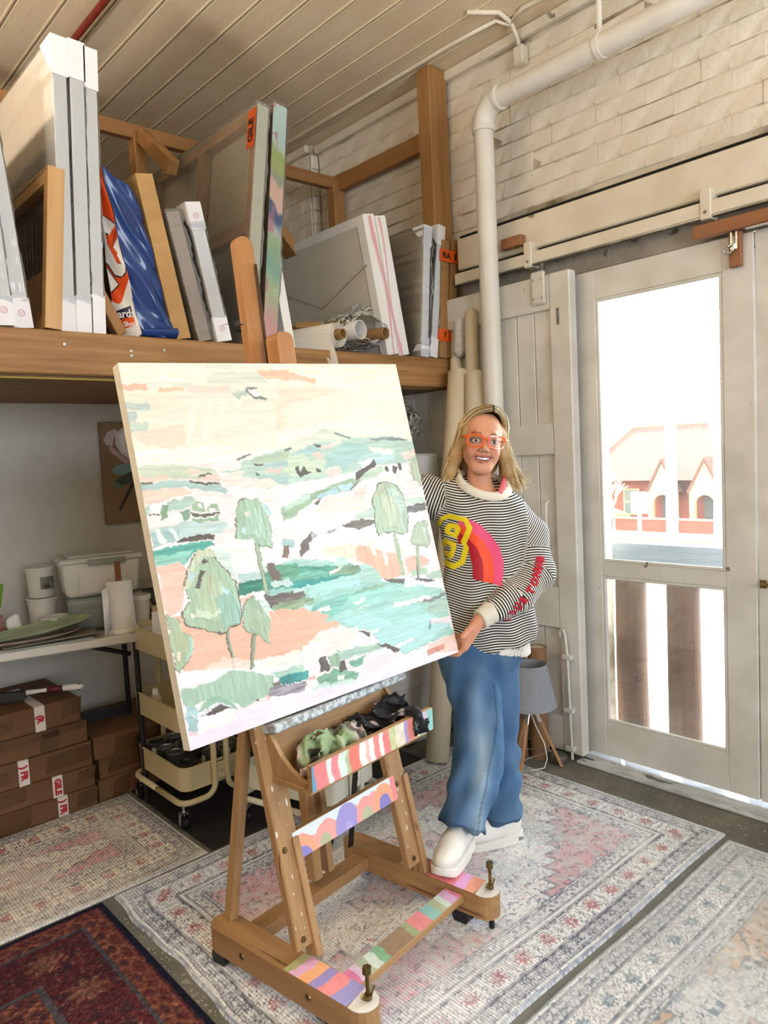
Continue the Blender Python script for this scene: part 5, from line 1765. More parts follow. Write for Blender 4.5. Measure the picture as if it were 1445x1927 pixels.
S_('C', '#c8d4b6', [(470, 420), (500, 230), (590, 70), (700, 60), (760, 130), (640, 120), (560, 220), (520, 400)], vert=True, thick=0.003)
S_('C', '#8fb9a8', [(740, 480), (830, 400), (905, 440), (960, 600), (930, 690), (800, 730)], vert=True, thick=0.003)
S_('C', '#54514b', [(560, 390), (620, 235), (655, 240), (600, 390)], vert=True, jag=0.7)
S_('C', '#54514b', [(610, 165), (650, 140), (690, 165), (640, 185)], jag=0.7)
S_('C', '#b5dde8', [(790, 365), (860, 425), (830, 450), (790, 400)], jag=0.6)
S_('C', '#b5d6dc', [(505, 260), (570, 260), (560, 330), (510, 320)], jag=0.6)
S_('C', '#f3d9d2', [(530, 610), (570, 620), (560, 650), (535, 640)], jag=0.5)
S_('C', '#b57a4e', [(688, 270), (700, 290), (700, 430), (690, 440)], jag=0.4, alpha=0.6)
S_('C', '#c9dcc4', [(560, 560), (700, 620), (770, 560), (780, 610), (680, 660), (570, 640)], thick=0.003, alpha=0.8)
S_('C', '#57524a', [(825, 755), (850, 755), (955, 1250), (900, 1255), (885, 1180), (895, 1100), (872, 980)], jag=0.7)
S_('C', '#8ba288', [(832, 750), (856, 750), (948, 1200), (945, 1245), (905, 1245), (900, 1090), (882, 960)], jag=0.6, vert=True)
tree('C', [(970, 600), (1000, 510), (1060, 470), (1130, 520), (1235, 640), (1242, 840), (1190, 872), (1100, 790), (1030, 770), (980, 720)], '#9cb99e', '#a5bf9e')
S_('C', '#c6ded2', [(1100, 478), (1160, 500), (1265, 660), (1250, 765), (1180, 640)], thick=0.003)
S_('C', '#504d47', [(1045, 785), (1085, 785), (1065, 1000), (1112, 1355), (1068, 1355), (1035, 1050)], jag=0.7)
S_('C', '#839c82', [(1055, 790), (1092, 790), (1068, 1000), (1105, 1340), (1075, 1345), (1045, 1050)], jag=0.5, vert=True)
tree('C', [(325, 620), (400, 640), (480, 760), (552, 830), (542, 940), (480, 1040), (430, 1125), (400, 1050), (350, 750)], '#9fb594', '#a8b58b')
S_('C', '#9fd0c0', [(520, 800), (555, 830), (545, 940), (470, 1050), (530, 920)], thick=0.002, jag=0.6)
S_('C', '#f7cfc0', [(415, 935), (445, 930), (440, 1000), (415, 1000)], jag=0.5)
S_('C', '#f4eef5', [(440, 1105), (760, 1072), (1040, 1085), (1500, 900), (1700, 920), (1445, 1010), (1250, 1130), (640, 1205), (430, 1255)])
S_('C', '#f6d8cb', [(620, 1070), (820, 985), (1040, 1000), (1040, 1085), (700, 1080)], alpha=0.8)
S_('C', '#a0c1ab', [(445, 1262), (650, 1205), (900, 1090), (1240, 1130), (1250, 1270), (1000, 1395), (760, 1320), (560, 1370), (580, 1400), (480, 1400)], vert=True, amp=0.1)
S_('C', '#8fb9a1', [(590, 1440), (680, 1330), (760, 1285), (860, 1330), (935, 1420), (890, 1425), (760, 1345), (640, 1430)], thick=0.002)
S_('C', '#d5dee2', [(590, 1520), (680, 1400), (800, 1355), (895, 1405), (870, 1415), (790, 1385), (700, 1420), (620, 1520)], amp=0.2)
S_('C', '#55504d', [(660, 1470), (720, 1405), (800, 1380), (880, 1408), (780, 1440)], amp=0.25)
S_('C', '#a8ced2', [(480, 1400), (592, 1395), (592, 1485), (492, 1492)])
S_('C', '#99bcc1', [(490, 1492), (602, 1495), (592, 1592), (512, 1615)])
S_('C', '#fbfbf6', [(600, 1505), (905, 1425), (925, 1560), (580, 1645)], thick=0.002)
S_('C', '#ede2f2', [(520, 1660), (920, 1500), (940, 1420), (1140, 1390), (1150, 1350), (1700, 1180), (1700, 1400), (540, 1790)], amp=0.03)
S_('C', '#f2c6d1', [(512, 1612), (595, 1600), (570, 1640), (520, 1645)])
S_('C', '#a9d3bd', [(1250, 1110), (1500, 1050), (1500, 1110), (1270, 1150)])
S_('C', '#3f9a94', [(1280, 1150), (1530, 1080), (1530, 1160), (1300, 1210)], amp=0.25)
S_('C', '#6b6661', [(1232, 1182), (1292, 1170), (1290, 1230), (1500, 1190), (1440, 1250), (1235, 1335)], amp=0.4)
S_('C', '#f2c3bb', [(1170, 1300), (1225, 1285), (1215, 1335), (1180, 1345)], jag=0.7)
S_('C', '#5d594c', [(1066, 15), (1108, 15), (1150, 230), (1200, 430), (1165, 455), (1112, 240)], jag=0.5)
S_('C', '#9db396', [(1072, 12), (1104, 12), (1146, 230), (1194, 425), (1166, 448), (1118, 240)], jag=0.5, vert=True)
# lower right bank
S_('D', '#f0b59c', [(-60, 540), (60, 530), (130, 575), (255, 570), (280, 645), (478, 605), (470, 655), (330, 700), (180, 855), (-60, 900)], amp=0.08)
S_('D', '#fae7de', [(-100, 920), (190, 830), (370, 690), (620, 660), (715, 745), (560, 830), (200, 905), (-100, 1000)])
S_('D', '#f5eefa', [(560, 800), (640, 690), (712, 748), (690, 792), (600, 815)], thick=0.002)
S_('D', '#f7ede9', [(190, 800), (330, 780), (360, 880), (200, 990)], vert=True, thick=0.003)
S_('D', '#57534f', [(630, 685), (724, 708), (716, 748)], jag=0.5)
S_('D', '#a6c8b8', [(455, 850), (800, 788), (832, 820), (640, 882), (480, 915)], amp=0.12)
S_('D', '#5d5955', [(765, 790), (850, 792), (955, 825), (945, 862), (880, 830)], jag=0.8, amp=0.2)
S_('D', '#76a88f', [(305, 1062), (450, 985), (640, 1005), (625, 1052), (330, 1125)], amp=0.15)
S_('D', '#6ba48e', [(548, 925), (695, 878), (660, 950), (560, 965)], amp=0.15)
S_('D', '#54524f', [(325, 900), (385, 890), (412, 980), (340, 1025)], vert=True, amp=0.3)
S_('D', '#8eaf96', [(400, 892), (480, 868), (495, 958), (420, 985)], vert=True)
S_('D', '#595652', [(490, 920), (530, 908), (545, 990), (478, 1015)], vert=True)
S_('D', '#f7dfe2', [(530, 925), (555, 920), (570, 960), (640, 965), (635, 995), (545, 1005)], jag=0.6)
S_('D', '#f6f1f3', [(470, 1040), (525, 1030), (520, 1065), (470, 1068)], jag=0.5)
S_('D', '#f4dfe4', [(630, 1050), (700, 890), (930, 848), (960, 890), (1100, 880), (760, 1010)], amp=0.04)
S_('D', '#f1eaf8', [(930, 900), (960, 860), (1020, 870), (1390, 850), (1400, 870), (800, 1060), (640, 1080)], amp=0.03)
S_('D', '#f4cdbd', [(1180, 800), (1330, 740), (1385, 690), (1400, 840), (1180, 865)], alpha=0.8, amp=0.05)
S_('D', '#f0b8ab', [(245, 1045), (300, 1035), (300, 1065), (250, 1075)], jag=0.6)
S_('D', '#a9d0bf', [(-40, 1010), (190, 960), (205, 1000), (20, 1052)], amp=0.1)
S_('D', '#3f8f90', [(18, 1055), (210, 1003), (216, 1060), (30, 1105)], amp=0.25)
S_('D', '#8d8b93', [(-60, 1120), (232, 1078), (210, 1162), (-60, 1210)], amp=0.4)
S_('D', '#efe7f7', [(-60, 1220), (240, 1150), (1390, 870), (1420, 900), (-60, 1400)], amp=0.03)
S_('D', '#bfe0d6', [(270, 1120), (480, 1070), (620, 1055), (600, 1085), (290, 1150)], alpha=0.8)
S_('D', '#f3dfe8', [(270, 1180), (500, 1100), (520, 1130), (400, 1190), (290, 1220)], alpha=0.8)
# lay the paint on the cloth
e0 = 0.0012
Pc = TL + Uc[..., None] * (TR - TL) + Vc[..., None] * (BL_ - TL) - nn * (e0 + PH)[..., None]
fade = np.minimum.reduce([Uc, 1 - Uc, Vc, 1 - Vc])
grid_mesh('paint_layer', Pc, amat('oil_paint', rough=0.38, spec=0.4), pc, cols=np.clip((PCOL * 0.89 + 0.11 * np.array([0.98, 0.95, 0.94])) * 0.97, 0, 1))
ux_, uy_ = (TR - TL), (TL - BL_)
up_ = uy_ / np.linalg.norm(uy_)
us_, vs__ = cuv(520 + 1232 / 4.1286, 1020 + 838 / 4.1286)
text_mesh('SHEVMAN', 0.026, mat('signature_coral', '#e79a86', rough=0.5), 'signature', pc, frame_mat(tuple(TL + us_ * (TR - TL) + vs__ * (BL_ - TL) - nn * 0.0042), tuple(ux_ + uy_ * 0.03), tuple(up_)), bold=0.0003, shear=0.1, xs=0.7)


# ---------------------------------------------------------------- paint rags in the tray
def rag(name, label, blobs, loc, base, tints, seed, h=0.0042):
    o = thing(name, label, 'rag', loc, (0, 0, 0.14))

    def fn(P):
        d = None
        for c, r in blobs:
            e = s_ell(P, c, r)
            d = e if d is None else smin(d, e, 0.025)
        w = n3(P, 60, seed)
        return d + 0.055 * np.abs(w) - 0.014 + 0.022 * np.abs(n3(P, 115, seed + 1))
    lo = np.min([np.array(c) - np.array(r) for c, r in blobs], 0) - 0.03
    hi = np.max([np.array(c) + np.array(r) for c, r in blobs], 0) + 0.03
    V, Q = sdf_mesh(fn, lo, hi, h, 6)
    c = np.broadcast_to(hexc(base), V.shape).copy()
    for i, (t, f, th) in enumerate(tints):
        a = np.clip((n3(V, f, seed + 7 + i) - th) * 6, 0, 1)[:, None]
        c = c * (1 - a) + hexc(t) * a
    mesh_vq('cloth', V, Q, amat('rag_cloth', rough=0.75, bump=0.4, bscale=120), o, cols=c)
    return o


ro_ = Matrix.Rotation(0.14, 3, 'Z')


def elw(x, y, z):
    v = ro_ @ Vector((x, y, z)) + Vector((1.33, 1.75, 0))
    return (v.x, v.y, v.z)


rag('paint_rag', 'crumpled sage green and pink paint rag in the easel tray', [((0, 0, 0.05), (0.075, 0.055, 0.045)), ((0.07, -0.01, 0.055), (0.07, 0.05, 0.035)), ((-0.045, -0.03, 0.03), (0.06, 0.04, 0.03)), ((0.13, 0.01, 0.05), (0.04, 0.035, 0.03)), ((0.11, -0.04, 0.035), (0.035, 0.025, 0.015))],
    elw(-0.135, -0.075, 0.628), '#5b5550', [('#c9b0ab', 45, 0.05), ('#8fa47c', 30, 0.05), ('#a9b892', 60, 0.25), ('#35302e', 80, 0.25)], 3)
rag('black_rag', 'black paint rag hanging over the striped tray lip', [((0, 0.02, 0.05), (0.08, 0.05, 0.035)), ((0.09, 0.0, 0.065), (0.065, 0.045, 0.03)), ((0.09, -0.075, 0.075), (0.035, 0.03, 0.022)), ((0.115, -0.105, 0.045), (0.025, 0.018, 0.04)), ((0.14, 0.02, 0.08), (0.05, 0.03, 0.022))],
    elw(0.075, -0.075, 0.628), '#0e0e10', [('#1a1a1c', 40, 0.1), ('#b9a8a2', 75, 0.42), ('#6f8f92', 110, 0.5)], 9)
# ================================================================ left side: table, boxes, trolleys
M_tabletop = mat('white_laminate', '#d6d3cc', '#c9c5bc', rough=0.45, scale=6, chips='#a9a49a', chip_lo=0.7)
tb = thing('folding_table', 'white topped folding table with black metal legs against the wall', 'table', (1.40, 3.082, 0), (0, 0, -0.253))
MB().box(-0.95, 0.0, 0.0, 0.45, 0.742, 0.78, bev=0.006).build('table_top', M_tabletop, tb)
for x_ in (-0.88, -0.10):
    for y_ in (0.04, 0.41):
        MB().tube([(x_, y_, 0.0), (x_, y_, 0.742)], 0.0125, 10).build('leg', M_blackmetal, tb, smooth=60)
    MB().tube([(x_, 0.04, 0.25), (x_, 0.41, 0.25)], 0.010, 8).build('stretcher', M_blackmetal, tb, smooth=60)
    MB().tube([(x_, 0.225, 0.64), (x_ + (0.26 if x_ < -0.5 else -0.26), 0.225, 0.735)], 0.011, 8).build('folding_brace', M_blackmetal, tb, smooth=60)
MB().bar((-0.88, 0.41, 0.30), (-0.10, 0.41, 0.33), 0.03, 0.05).build('long_brace', M_blackmetal, tb)
RT = Matrix.Translation((1.40, 3.082, 0.781)) @ Matrix.Rotation(-0.253, 4, 'Z')


def ontab(x, y, z=0.0):
    return tuple(RT @ Vector((x, y, z)))


# storage tubs
M_milky = mat('milky_plastic', '#dddcd8', '#d3d1cb', rough=0.35, scale=3, chips='#b5aaa0', chip_lo=0.72, chip_scale=5)
M_greytub = mat('grey_green_plastic', '#8f968c', '#858c82', rough=0.4, scale=4)


def tub(name, label, loc, rz, w, d, h, m, lidm=None, grp=None):
    o = thing(name, label, 'storage tub', loc, (0, 0, rz), grp)
    b = MB()
    t = 0.9
    lo = [(-w / 2 * t, -d / 2 * t, 0), (w / 2 * t, -d / 2 * t, 0), (w / 2 * t, d / 2 * t, 0), (-w / 2 * t, d / 2 * t, 0)]
    hi = [(-w / 2, -d / 2, h), (w / 2, -d / 2, h), (w / 2, d / 2, h), (-w / 2, d / 2, h)]
    b.add(lo + hi, [(3, 2, 1, 0), (4, 5, 6, 7), (0, 1, 5, 4), (1, 2, 6, 5), (2, 3, 7, 6), (3, 0, 4, 7)])
    x = b.build('body', m, o)
    bv = x.modifiers.new('round', 'BEVEL')
    bv.width = min(w, d) * 0.1
    bv.segments = 3
    MB().box(-w * 0.3, w * 0.3, -d / 2 * 0.985 - 0.001, -d / 2 * 0.95, h * 0.1, h * 0.68, Matrix.Rotation(-0.0, 4, 'X'), bev=0.004).build('front_panel', m, o)
    if lidm:
        l = MB().box(-w / 2 - 0.008, w / 2 + 0.008, -d / 2 - 0.008, d / 2 + 0.008, h - 0.012, h + 0.012, bev=0.006)
        l.box(-w * 0.42, w * 0.42, -d * 0.42, d * 0.42, h + 0.012, h + 0.022, bev=0.005)
        lo_ = l.build('lid', lidm, o)
        MB().box(-w * 0.18, w * 0.30, -d / 2 - 0.014, -d / 2 - 0.004, h - 0.022, h + 0.004, bev=0.002).build('clip', M_greytub, lo_)
    return o


tub('storage_tub', 'grey green storage tub at the bottom of the stack on the table', ontab(-0.205, 0.295), -0.253, 0.30, 0.25, 0.155, M_greytub, None, 'stacked storage tubs')
tub('storage_tub', 'white lidded storage tub stacked on top of the grey one', ontab(-0.205, 0.285, 0.156), -0.2, 0.34, 0.25, 0.165, M_milky, mat('clear_lid', '#c9c8c2', rough=0.25), 'stacked storage tubs')


def bucket(name, label, loc, r, h, m, lid=True, grp='white plastic paint buckets', print_=False):
    o = thing(name, label, 'bucket', loc, group=grp)
    MB().lathe([(0, 0), (r * 0.88, 0), (r * 0.9, 0.004), (r * 0.98, h * 0.86), (r * 1.06, h * 0.86), (r * 1.06, h * 0.92), (r, h * 0.92), (r, h), (r * 0.9, h), (r * 0.86, 0.01), (0, 0.01)], 28).build('pail', m, o, smooth=45)
    if lid:
        MB().lathe([(0, h * 0.985), (r * 0.9, h * 0.985), (r * 0.95, h * 1.01), (r * 1.09, h * 1.01), (r * 1.09, h * 0.95), (r * 1.01, h * 0.95), (r * 1.01, h * 0.94), (0, h * 0.94)], 28).build('lid', m, o, smooth=45)
    if print_:
        b = MB()
        for k in range(9):
            a0, a1 = -1.9 + k * 0.12, -1.9 + (k + 1) * 0.12
            b.add([(r * 1.003 * math.cos(a0), r * 1.003 * math.sin(a0), h * 0.28), (r * 1.003 * math.cos(a1), r * 1.003 * math.sin(a1), h * 0.28), (r * 1.012 * math.cos(a1), r * 1.012 * math.sin(a1), h * 0.70), (r * 1.012 * math.cos(a0), r * 1.012 * math.sin(a0), h * 0.70)], [(0, 1, 2, 3)])
        b.build('label', mat('bucket_label', '#8a887c', '#3e3c38', rough=0.5, scale=30), o)
    return o


M_pail = mat('pail_white', '#dcd8d0', '#cfcac0', rough=0.35, scale=6, chips='#d9a9a4', chip_lo=0.68, chip_scale=9)
bucket('paint_bucket', 'white plastic pail with pink paint smears under another pail', ontab(-0.445, 0.345), 0.062, 0.155, M_pail)
bucket('paint_bucket', 'white labelled pail standing on top of the other pail', ontab(-0.445, 0.345, 0.159), 0.060, 0.135, M_pail, print_=True)
bucket('paint_pot', 'low open white pot in front of the stacked pails', ontab(-0.405, 0.215), 0.060, 0.085, M_pail, lid=False, grp=None)
pt = thing('paper_towel', 'white kitchen roll on a holder with a wooden pole on the table', 'kitchen roll', ontab(-0.145, 0.085))
MB().lathe([(0.0, 0), (0.066, 0), (0.068, 0.006), (0.068, 0.016), (0.064, 0.022), (0, 0.022)], 28).build('base', M_prim, pt, smooth=45)
MB().lathe([(0.02, 0.023), (0.060, 0.023), (0.058, 0.1), (0.054, 0.23), (0.02, 0.23)], 30, close=True).build('roll', mat('tissue', '#f1f0ee', '#e7e6e3', rough=0.9, scale=30), pt, smooth=45)
MB().tube([(0, 0, 0.02), (0, 0, 0.312)], 0.0125, 14).build('pole', wood('dark_dowel', '#8a4f28', '#75401f', axis=2), pt, smooth=45)
sheet = MB()
for k in range(7):
    a = k / 6
    x_, y_ = -0.050 - 0.055 * a, -0.02 - 0.055 * a + 0.015 * math.sin(a * 3)
    sheet.v += [(x_, y_, 0.205 + 0.0 * a), (x_ + 0.0, y_, 0.023 + 0.005 - 0.026 * min(1, a * 1.3))]
for k in range(6):
    sheet.f.append((2 * k, 2 * k + 2, 2 * k + 3, 2 * k + 1))
    sheet.mi.append(0)
so = sheet.build('hanging_sheet', MATS['tissue'], pt, smooth=True)
so.modifiers.new('thickness', 'SOLIDIFY').thickness = 0.001


# palettes
def plate(name, label, loc, rx, ry, rz, tilt, m, t=0.006):
    o = thing(name, label, 'palette', loc, (tilt[0], tilt[1], rz), 'paint palettes stacked on the table')
    n = 40
    ring = [(rx * math.cos(a), ry * math.sin(a)) for a in np.linspace(0, 2 * PI, n, endpoint=False)]
    b = MB()
    prof = [(1.0, 0.012), (0.93, 0.004), (0.85, 0.0015), (0.0, 0.0015)]
    for f_, z_ in prof[:-1]:
        b.v += [(x * f_, y * f_, z_) for x, y in ring]
    b.v += [(x * 0.86, y * 0.86, -0.002) for x, y in ring]
    b.v += [(x * 1.0, y * 1.0, 0.009) for x, y in ring]
    for i in range(2):
        for k in range(n):
            b.f.append((i * n + k, i * n + (k + 1) % n, (i + 1) * n + (k + 1) % n, (i + 1) * n + k))
            b.mi.append(0)
    b.f.append(tuple(2 * n + k for k in range(n)))
    b.f.append(tuple(3 * n + k for k in range(n))[::-1])
    for k in range(n):
        b.f.append((3 * n + k, 3 * n + (k + 1) % n, 4 * n + (k + 1) % n, 4 * n + k))
        b.f.append((4 * n + k, 4 * n + (k + 1) % n, (k + 1) % n, k))
    b.mi = [0] * len(b.f)
    b.build('dish', m, o, smooth=40)
    return o


M_pal1 = mat('palette_green', '#7f8a66', '#a5b795', rough=0.4, scale=6, stretch=(1, 4, 1), chips='#cfd6c4', chip_lo=0.66, chip_scale=8)
M_pal2 = mat('palette_pink', '#c7a59b', '#8f8177', rough=0.4, scale=9)
M_pal3 = mat('palette_olive', '#6a6652', '#87806a', rough=0.4, scale=8)
M_trayw = mat('palette_tray', '#bfc0bd', '#a7a8a5', rough=0.4, scale=6)
pa_ = thing('palette_sheet', 'flat pale grey palette sheet at the bottom of the palette pile', 'palette', ontab(-0.47, 0.078, 0.001), (0, 0, -0.28), 'paint palettes stacked on the table')
MB().box(-0.20, 0.20, -0.075, 0.075, 0, 0.006, bev=0.002).build('sheet', M_trayw, pa_)
MB().box(-0.20, -0.192, -0.075, 0.075, 0.006, 0.014).build('rim', M_trayw, pa_)
pa2 = thing('palette_sheet', 'olive stained palette sheet in the middle of the pile', 'palette', ontab(-0.44, 0.080, 0.017), (0.02, 0.0, -0.1), 'paint palettes stacked on the table')
MB().box(-0.19, 0.19, -0.075, 0.075, 0, 0.006, bev=0.002).build('sheet', M_pal3, pa2)
plate('paint_palette', 'pink smeared oval palette under the green one', ontab(-0.53, 0.075, 0.029), 0.22, 0.085, -0.2, (0.02, -0.02), M_pal2)
plate('paint_palette', 'oval palette smeared with sage green paint on top of the pile', ontab(-0.495, 0.075, 0.058), 0.23, 0.085, -0.18, (0.06, -0.10), M_pal1)

# small things at the left end
cup = thing('brush_cup', 'pink plastic cup holding a lime spatula at the left end of the table', 'cup', ontab(-0.655, 0.31))
MB().lathe([(0, 0), (0.036, 0), (0.045, 0.10), (0.042, 0.10), (0.033, 0.006), (0, 0.006)], 20).build('cup', mat('dusty_pink', '#d99a92', rough=0.4), cup, smooth=45)
spt = thing('spatula', 'lime green silicone spatula standing in the cup', 'spatula', ontab(-0.655, 0.31, 0.008), (0.08, 0.16, 0.6))
MB().tube([(0, 0, 0), (0, 0, 0.13)], 0.006, 8).build('handle', mat('lime', '#86b23c', rough=0.4), spt)
MB().box(-0.030, 0.030, -0.004, 0.004, 0.13, 0.235, bev=0.003).build('blade', MATS['lime'], spt)
tp_ = thing('tape_roll', 'maroon roll of tape lying on the table by the wall', 'tape roll', ontab(-0.560, 0.235))
MB().lathe([(0.045, 0), (0.068, 0), (0.068, 0.05), (0.045, 0.05)], 28, close=True).build('roll', mat('maroon_tape', '#8c2a3a', '#a33a3a', rough=0.35, scale=5, stretch=(1, 1, 20)), tp_, smooth=45)
ts_ = thing('tissue', 'crumpled white tissue tucked in the maroon tape roll', 'tissue', ontab(-0.558, 0.235, 0.012))
V, Q = sdf_mesh(lambda P: smin(s_cap(P, (0, 0, 0.02), (0.0, 0, 0.085), 0.03, 0.018), s_ell(P, (-0.02, 0.0, 0.06), (0.025, 0.02, 0.03)), 0.01) + 0.006 * n3(P, 90, 2), (-0.08, -0.06, -0.03), (0.08, 0.06, 0.14), 0.005, 6)
mesh_vq('paper', V, Q, MATS['tissue'], ts_)
kn = thing('craft_knife', 'dark craft knife leaning over the palettes at the left', 'knife', ontab(-0.70, 0.15, 0.09), (0, -0.6, 0.2))
MB().box(-0.07, 0.06, -0.009, 0.009, 0.0, 0.014, bev=0.003).build('handle', mat('knife_navy', '#1b2440', rough=0.4), kn)
MB().box(0.06, 0.11, -0.008, 0.008, 0.006, 0.008).build('blade', M_chrome, kn)
# clear containers at the right end
M_clear = mat('clear_box', '#a3a49f', '#8c8d8a', rough=0.25, scale=6)
ccx = thing('clear_container', 'clear plastic container of odds and ends at the table end', 'container', ontab(-0.02, 0.34), (0, 0, -0.25))
MB().box(-0.07, 0.07, -0.09, 0.09, 0, 0.15, bev=0.01).build('body', mat('blue_grey_contents', '#6a707c', '#3f3d40', rough=0.3, scale=14, chips='#c9bdb0', chip_lo=0.62, chip_scale=14), ccx)
MB().box(-0.078, 0.078, -0.098, 0.098, 0.15, 0.17, bev=0.006).build('lid', M_clear, ccx)
cc2 = thing('lidded_tub', 'small white round tub with lid behind the kitchen roll', 'container', ontab(-0.052, 0.165))
MB().lathe([(0, 0), (0.040, 0), (0.048, 0.12), (0, 0.12)], 22).build('body', M_milky, cc2, smooth=45)
MB().lathe([(0, 0.12), (0.053, 0.12), (0.053, 0.138), (0.05, 0.142), (0, 0.142)], 22).build('lid', M_milky, cc2, smooth=45)

# flower painting on the wall
fp = thing('flower_painting', 'small linen canvas with a white flower hanging on the back wall', 'painting', (1.63, 3.762, 1.22))
MB().box(-0.165, 0.165, -0.022, 0.014, 0.0, 0.52, bev=0.003).build('canvas', mat('brown_linen', '#9a8062', '#8f7557', rough=0.8, scale=5, bump=0.2, bscale=220), fp)
fl_ = [('#c8b3ae', [(-0.14, 0.40), (-0.155, 0.43), (-0.13, 0.47), (-0.09, 0.485), (-0.06, 0.45), (-0.10, 0.44), (-0.11, 0.40)]),
       ('#d8d0cc', [(-0.09, 0.46), (-0.06, 0.485), (0.0, 0.495), (0.08, 0.48), (0.10, 0.40), (0.06, 0.34), (-0.01, 0.315), (-0.07, 0.36), (-0.095, 0.41)]),
       ('#c79f9b', [(-0.13, 0.385), (-0.115, 0.36), (-0.05, 0.305), (-0.02, 0.31), (-0.08, 0.36), (-0.12, 0.40)]),
       ('#efe9e6', [(-0.075, 0.45), (-0.05, 0.47), (-0.02, 0.46), (-0.045, 0.40), (-0.03, 0.35), (-0.06, 0.37)]),
       ('#7fa0a6', [(-0.125, 0.27), (-0.10, 0.30), (0.0, 0.305), (0.06, 0.28), (0.0, 0.26), (-0.09, 0.245)]),
       ('#3f4a3a', [(-0.115, 0.21), (-0.09, 0.235), (0.0, 0.275), (0.05, 0.25), (-0.01, 0.215), (-0.06, 0.195), (-0.11, 0.185)]),
       ('#6f8f7c', [(-0.12, 0.20), (-0.105, 0.215), (-0.075, 0.19), (-0.105, 0.175)]),
       ('#3a2a22', [(-0.015, 0.22), (-0.002, 0.21), (-0.09, 0.065), (-0.105, 0.07)])]
for i, (c, poly) in enumerate(fl_):
    MB().prism(poly, 0, 0.0008 + i * 0.00025, frame_mat((0, -0.0221, 0), (1, 0, 0), (0, 0, 1))).build(('petal', 'petal', 'petal', 'petal', 'leaf', 'leaf', 'leaf', 'stem')[i], mat('flower_' + str(i), c, rough=0.5), fp)

# cardboard boxes
M_box = mat('kraft_box', '#6d4b2b', '#5f4025', rough=0.75, scale=3, stretch=(1, 1, 4))
M_ptape = mat('brown_tape', '#5d4128', '#523822', rough=0.22, scale=8, coat=0.3)
M_ftape = mat('white_tape', '#d9cfc8', rough=0.35)
M_red = mat('red_print', '#b3202c', rough=0.5)


def carton(label, x0, x1, y0, z0, h, d, group, patches, tape=None):
    o = thing('cardboard_carton', label, 'box', ((x0 + x1) / 2, y0, z0), (0, 0, random.uniform(-0.012, 0.012)), group)
    w = (x1 - x0) / 2
    MB().box(-w, w, 0, d, 0.001, h - 0.001, bev=0.003).build('carton', M_box, o)
    for (a0, a1, b0, b1) in patches:
        p = MB()
        p.add([(a0, -0.001, b0), (a1, -0.001, b0 + 0.01), (a1 + 0.01, -0.001, b1), (a0 + 0.015, -0.001, b1 - 0.006)], [(0, 1, 2, 3)])
        p.build('packing_tape', M_ptape, o)
    if tape:
        tx, txt = tape
        tt_ = MB().box(tx - 0.021, tx + 0.021, -0.0022, -0.0012, 0.001, h - 0.001)
        tt_.box(tx - 0.021, tx + 0.021, 0, d * 0.8, h - 0.0008, h + 0.0006)
        t2 = tt_.build('fragile_tape', M_ftape, o)
        text_mesh(txt, 0.036, M_red, 'tape_lettering', t2, frame_mat((tx, -0.0032, h / 2), (0, 0, -1), (1, 0, 0)), bold=0.0022)
    return o


ga, gb = 'cartons in the stack left of the trolley', 'cartons in the lower stack by the trolley'
carton('long brown carton at the bottom of the tall stack, bearing red letters', 0.30, 1.147, 3.30, 0.0, 0.092, 0.44, ga, [(-0.1, 0.14, 0.0, 0.09), (0.33, 0.42, 0.02, 0.09)], (0.275, ') FR'))
carton('brown carton second from the floor with a red GILE tape', 0.30, 1.145, 3.302, 0.092, 0.094, 0.44, ga, [(-0.1, 0.13, 0.02, 0.09), (0.34, 0.42, 0.03, 0.09)], (0.262, 'GILE'))
carton('brown carton in the middle of the tall stack with red FR tape', 0.30, 1.141, 3.305, 0.186, 0.110, 0.44, ga, [(-0.1, 0.07, 0.02, 0.08), (0.22, 0.41, 0.02, 0.10)], (0.135, ') FR'))
carton('brown taped carton second from the top of the tall stack', 0.30, 1.132, 3.31, 0.296, 0.098, 0.44, ga, [(-0.1, 0.4, 0.055, 0.098), (0.21, 0.29, 0.0, 0.09)])
carton('topmost brown carton of the tall stack under the dustpan brush', 0.30, 1.112, 3.315, 0.394, 0.110, 0.44, ga, [(-0.1, 0.12, 0.02, 0.08), (0.32, 0.405, 0.03, 0.11)], (0.235, '(R'))
carton('dark brown carton at the bottom of the low stack', 1.160, 1.72, 3.31, 0.0, 0.100, 0.4, gb, [(-0.22, -0.14, 0.0, 0.09), (0.0, 0.2, 0.05, 0.1)])
carton('dark brown carton in the middle of the low stack', 1.172, 1.72, 3.31, 0.100, 0.100, 0.4, gb, [(-0.24, -0.05, 0.02, 0.09)])
carton('dark brown carton on top of the low stack beside the trolley', 1.150, 1.72, 3.30, 0.200, 0.105, 0.42, gb, [(-0.2, 0.2, 0.0, 0.085)])
db = thing('dustpan_brush', 'grey bristled dustpan brush with white and red handle on the cartons', 'brush', (0.93, 3.44, 0.506), (0, 0, -0.5))
MB().box(-0.20, 0.0, -0.03, 0.03, 0.0, 0.045, bev=0.014).build('bristles', mat('grey_bristle', '#4d4a42', '#3b3934', rough=0.9, scale=60, stretch=(8, 8, 0.5)), db)
MB().tube([(0.0, 0, 0.035), (0.06, 0, 0.037), (0.085, 0, 0.038)], [0.012, 0.008, 0.010], 10).build('neck', M_prim, db, smooth=True)
MB().tube([(0.085, 0, 0.038), (0.115, 0, 0.038), (0.15, 0, 0.038)], [0.012, 0.014, 0.013], 10).build('grip', mat('wine_red', '#6b1f2c', rough=0.4), db, smooth=True)
hd_ = MB().tube([(0.15, 0, 0.038), (0.19, 0, 0.038), (0.225, 0, 0.036), (0.236, 0, 0.035)], [0.014, 0.015, 0.013, 0.006], 10)
hd_.build('handle', M_prim, db, smooth=True)
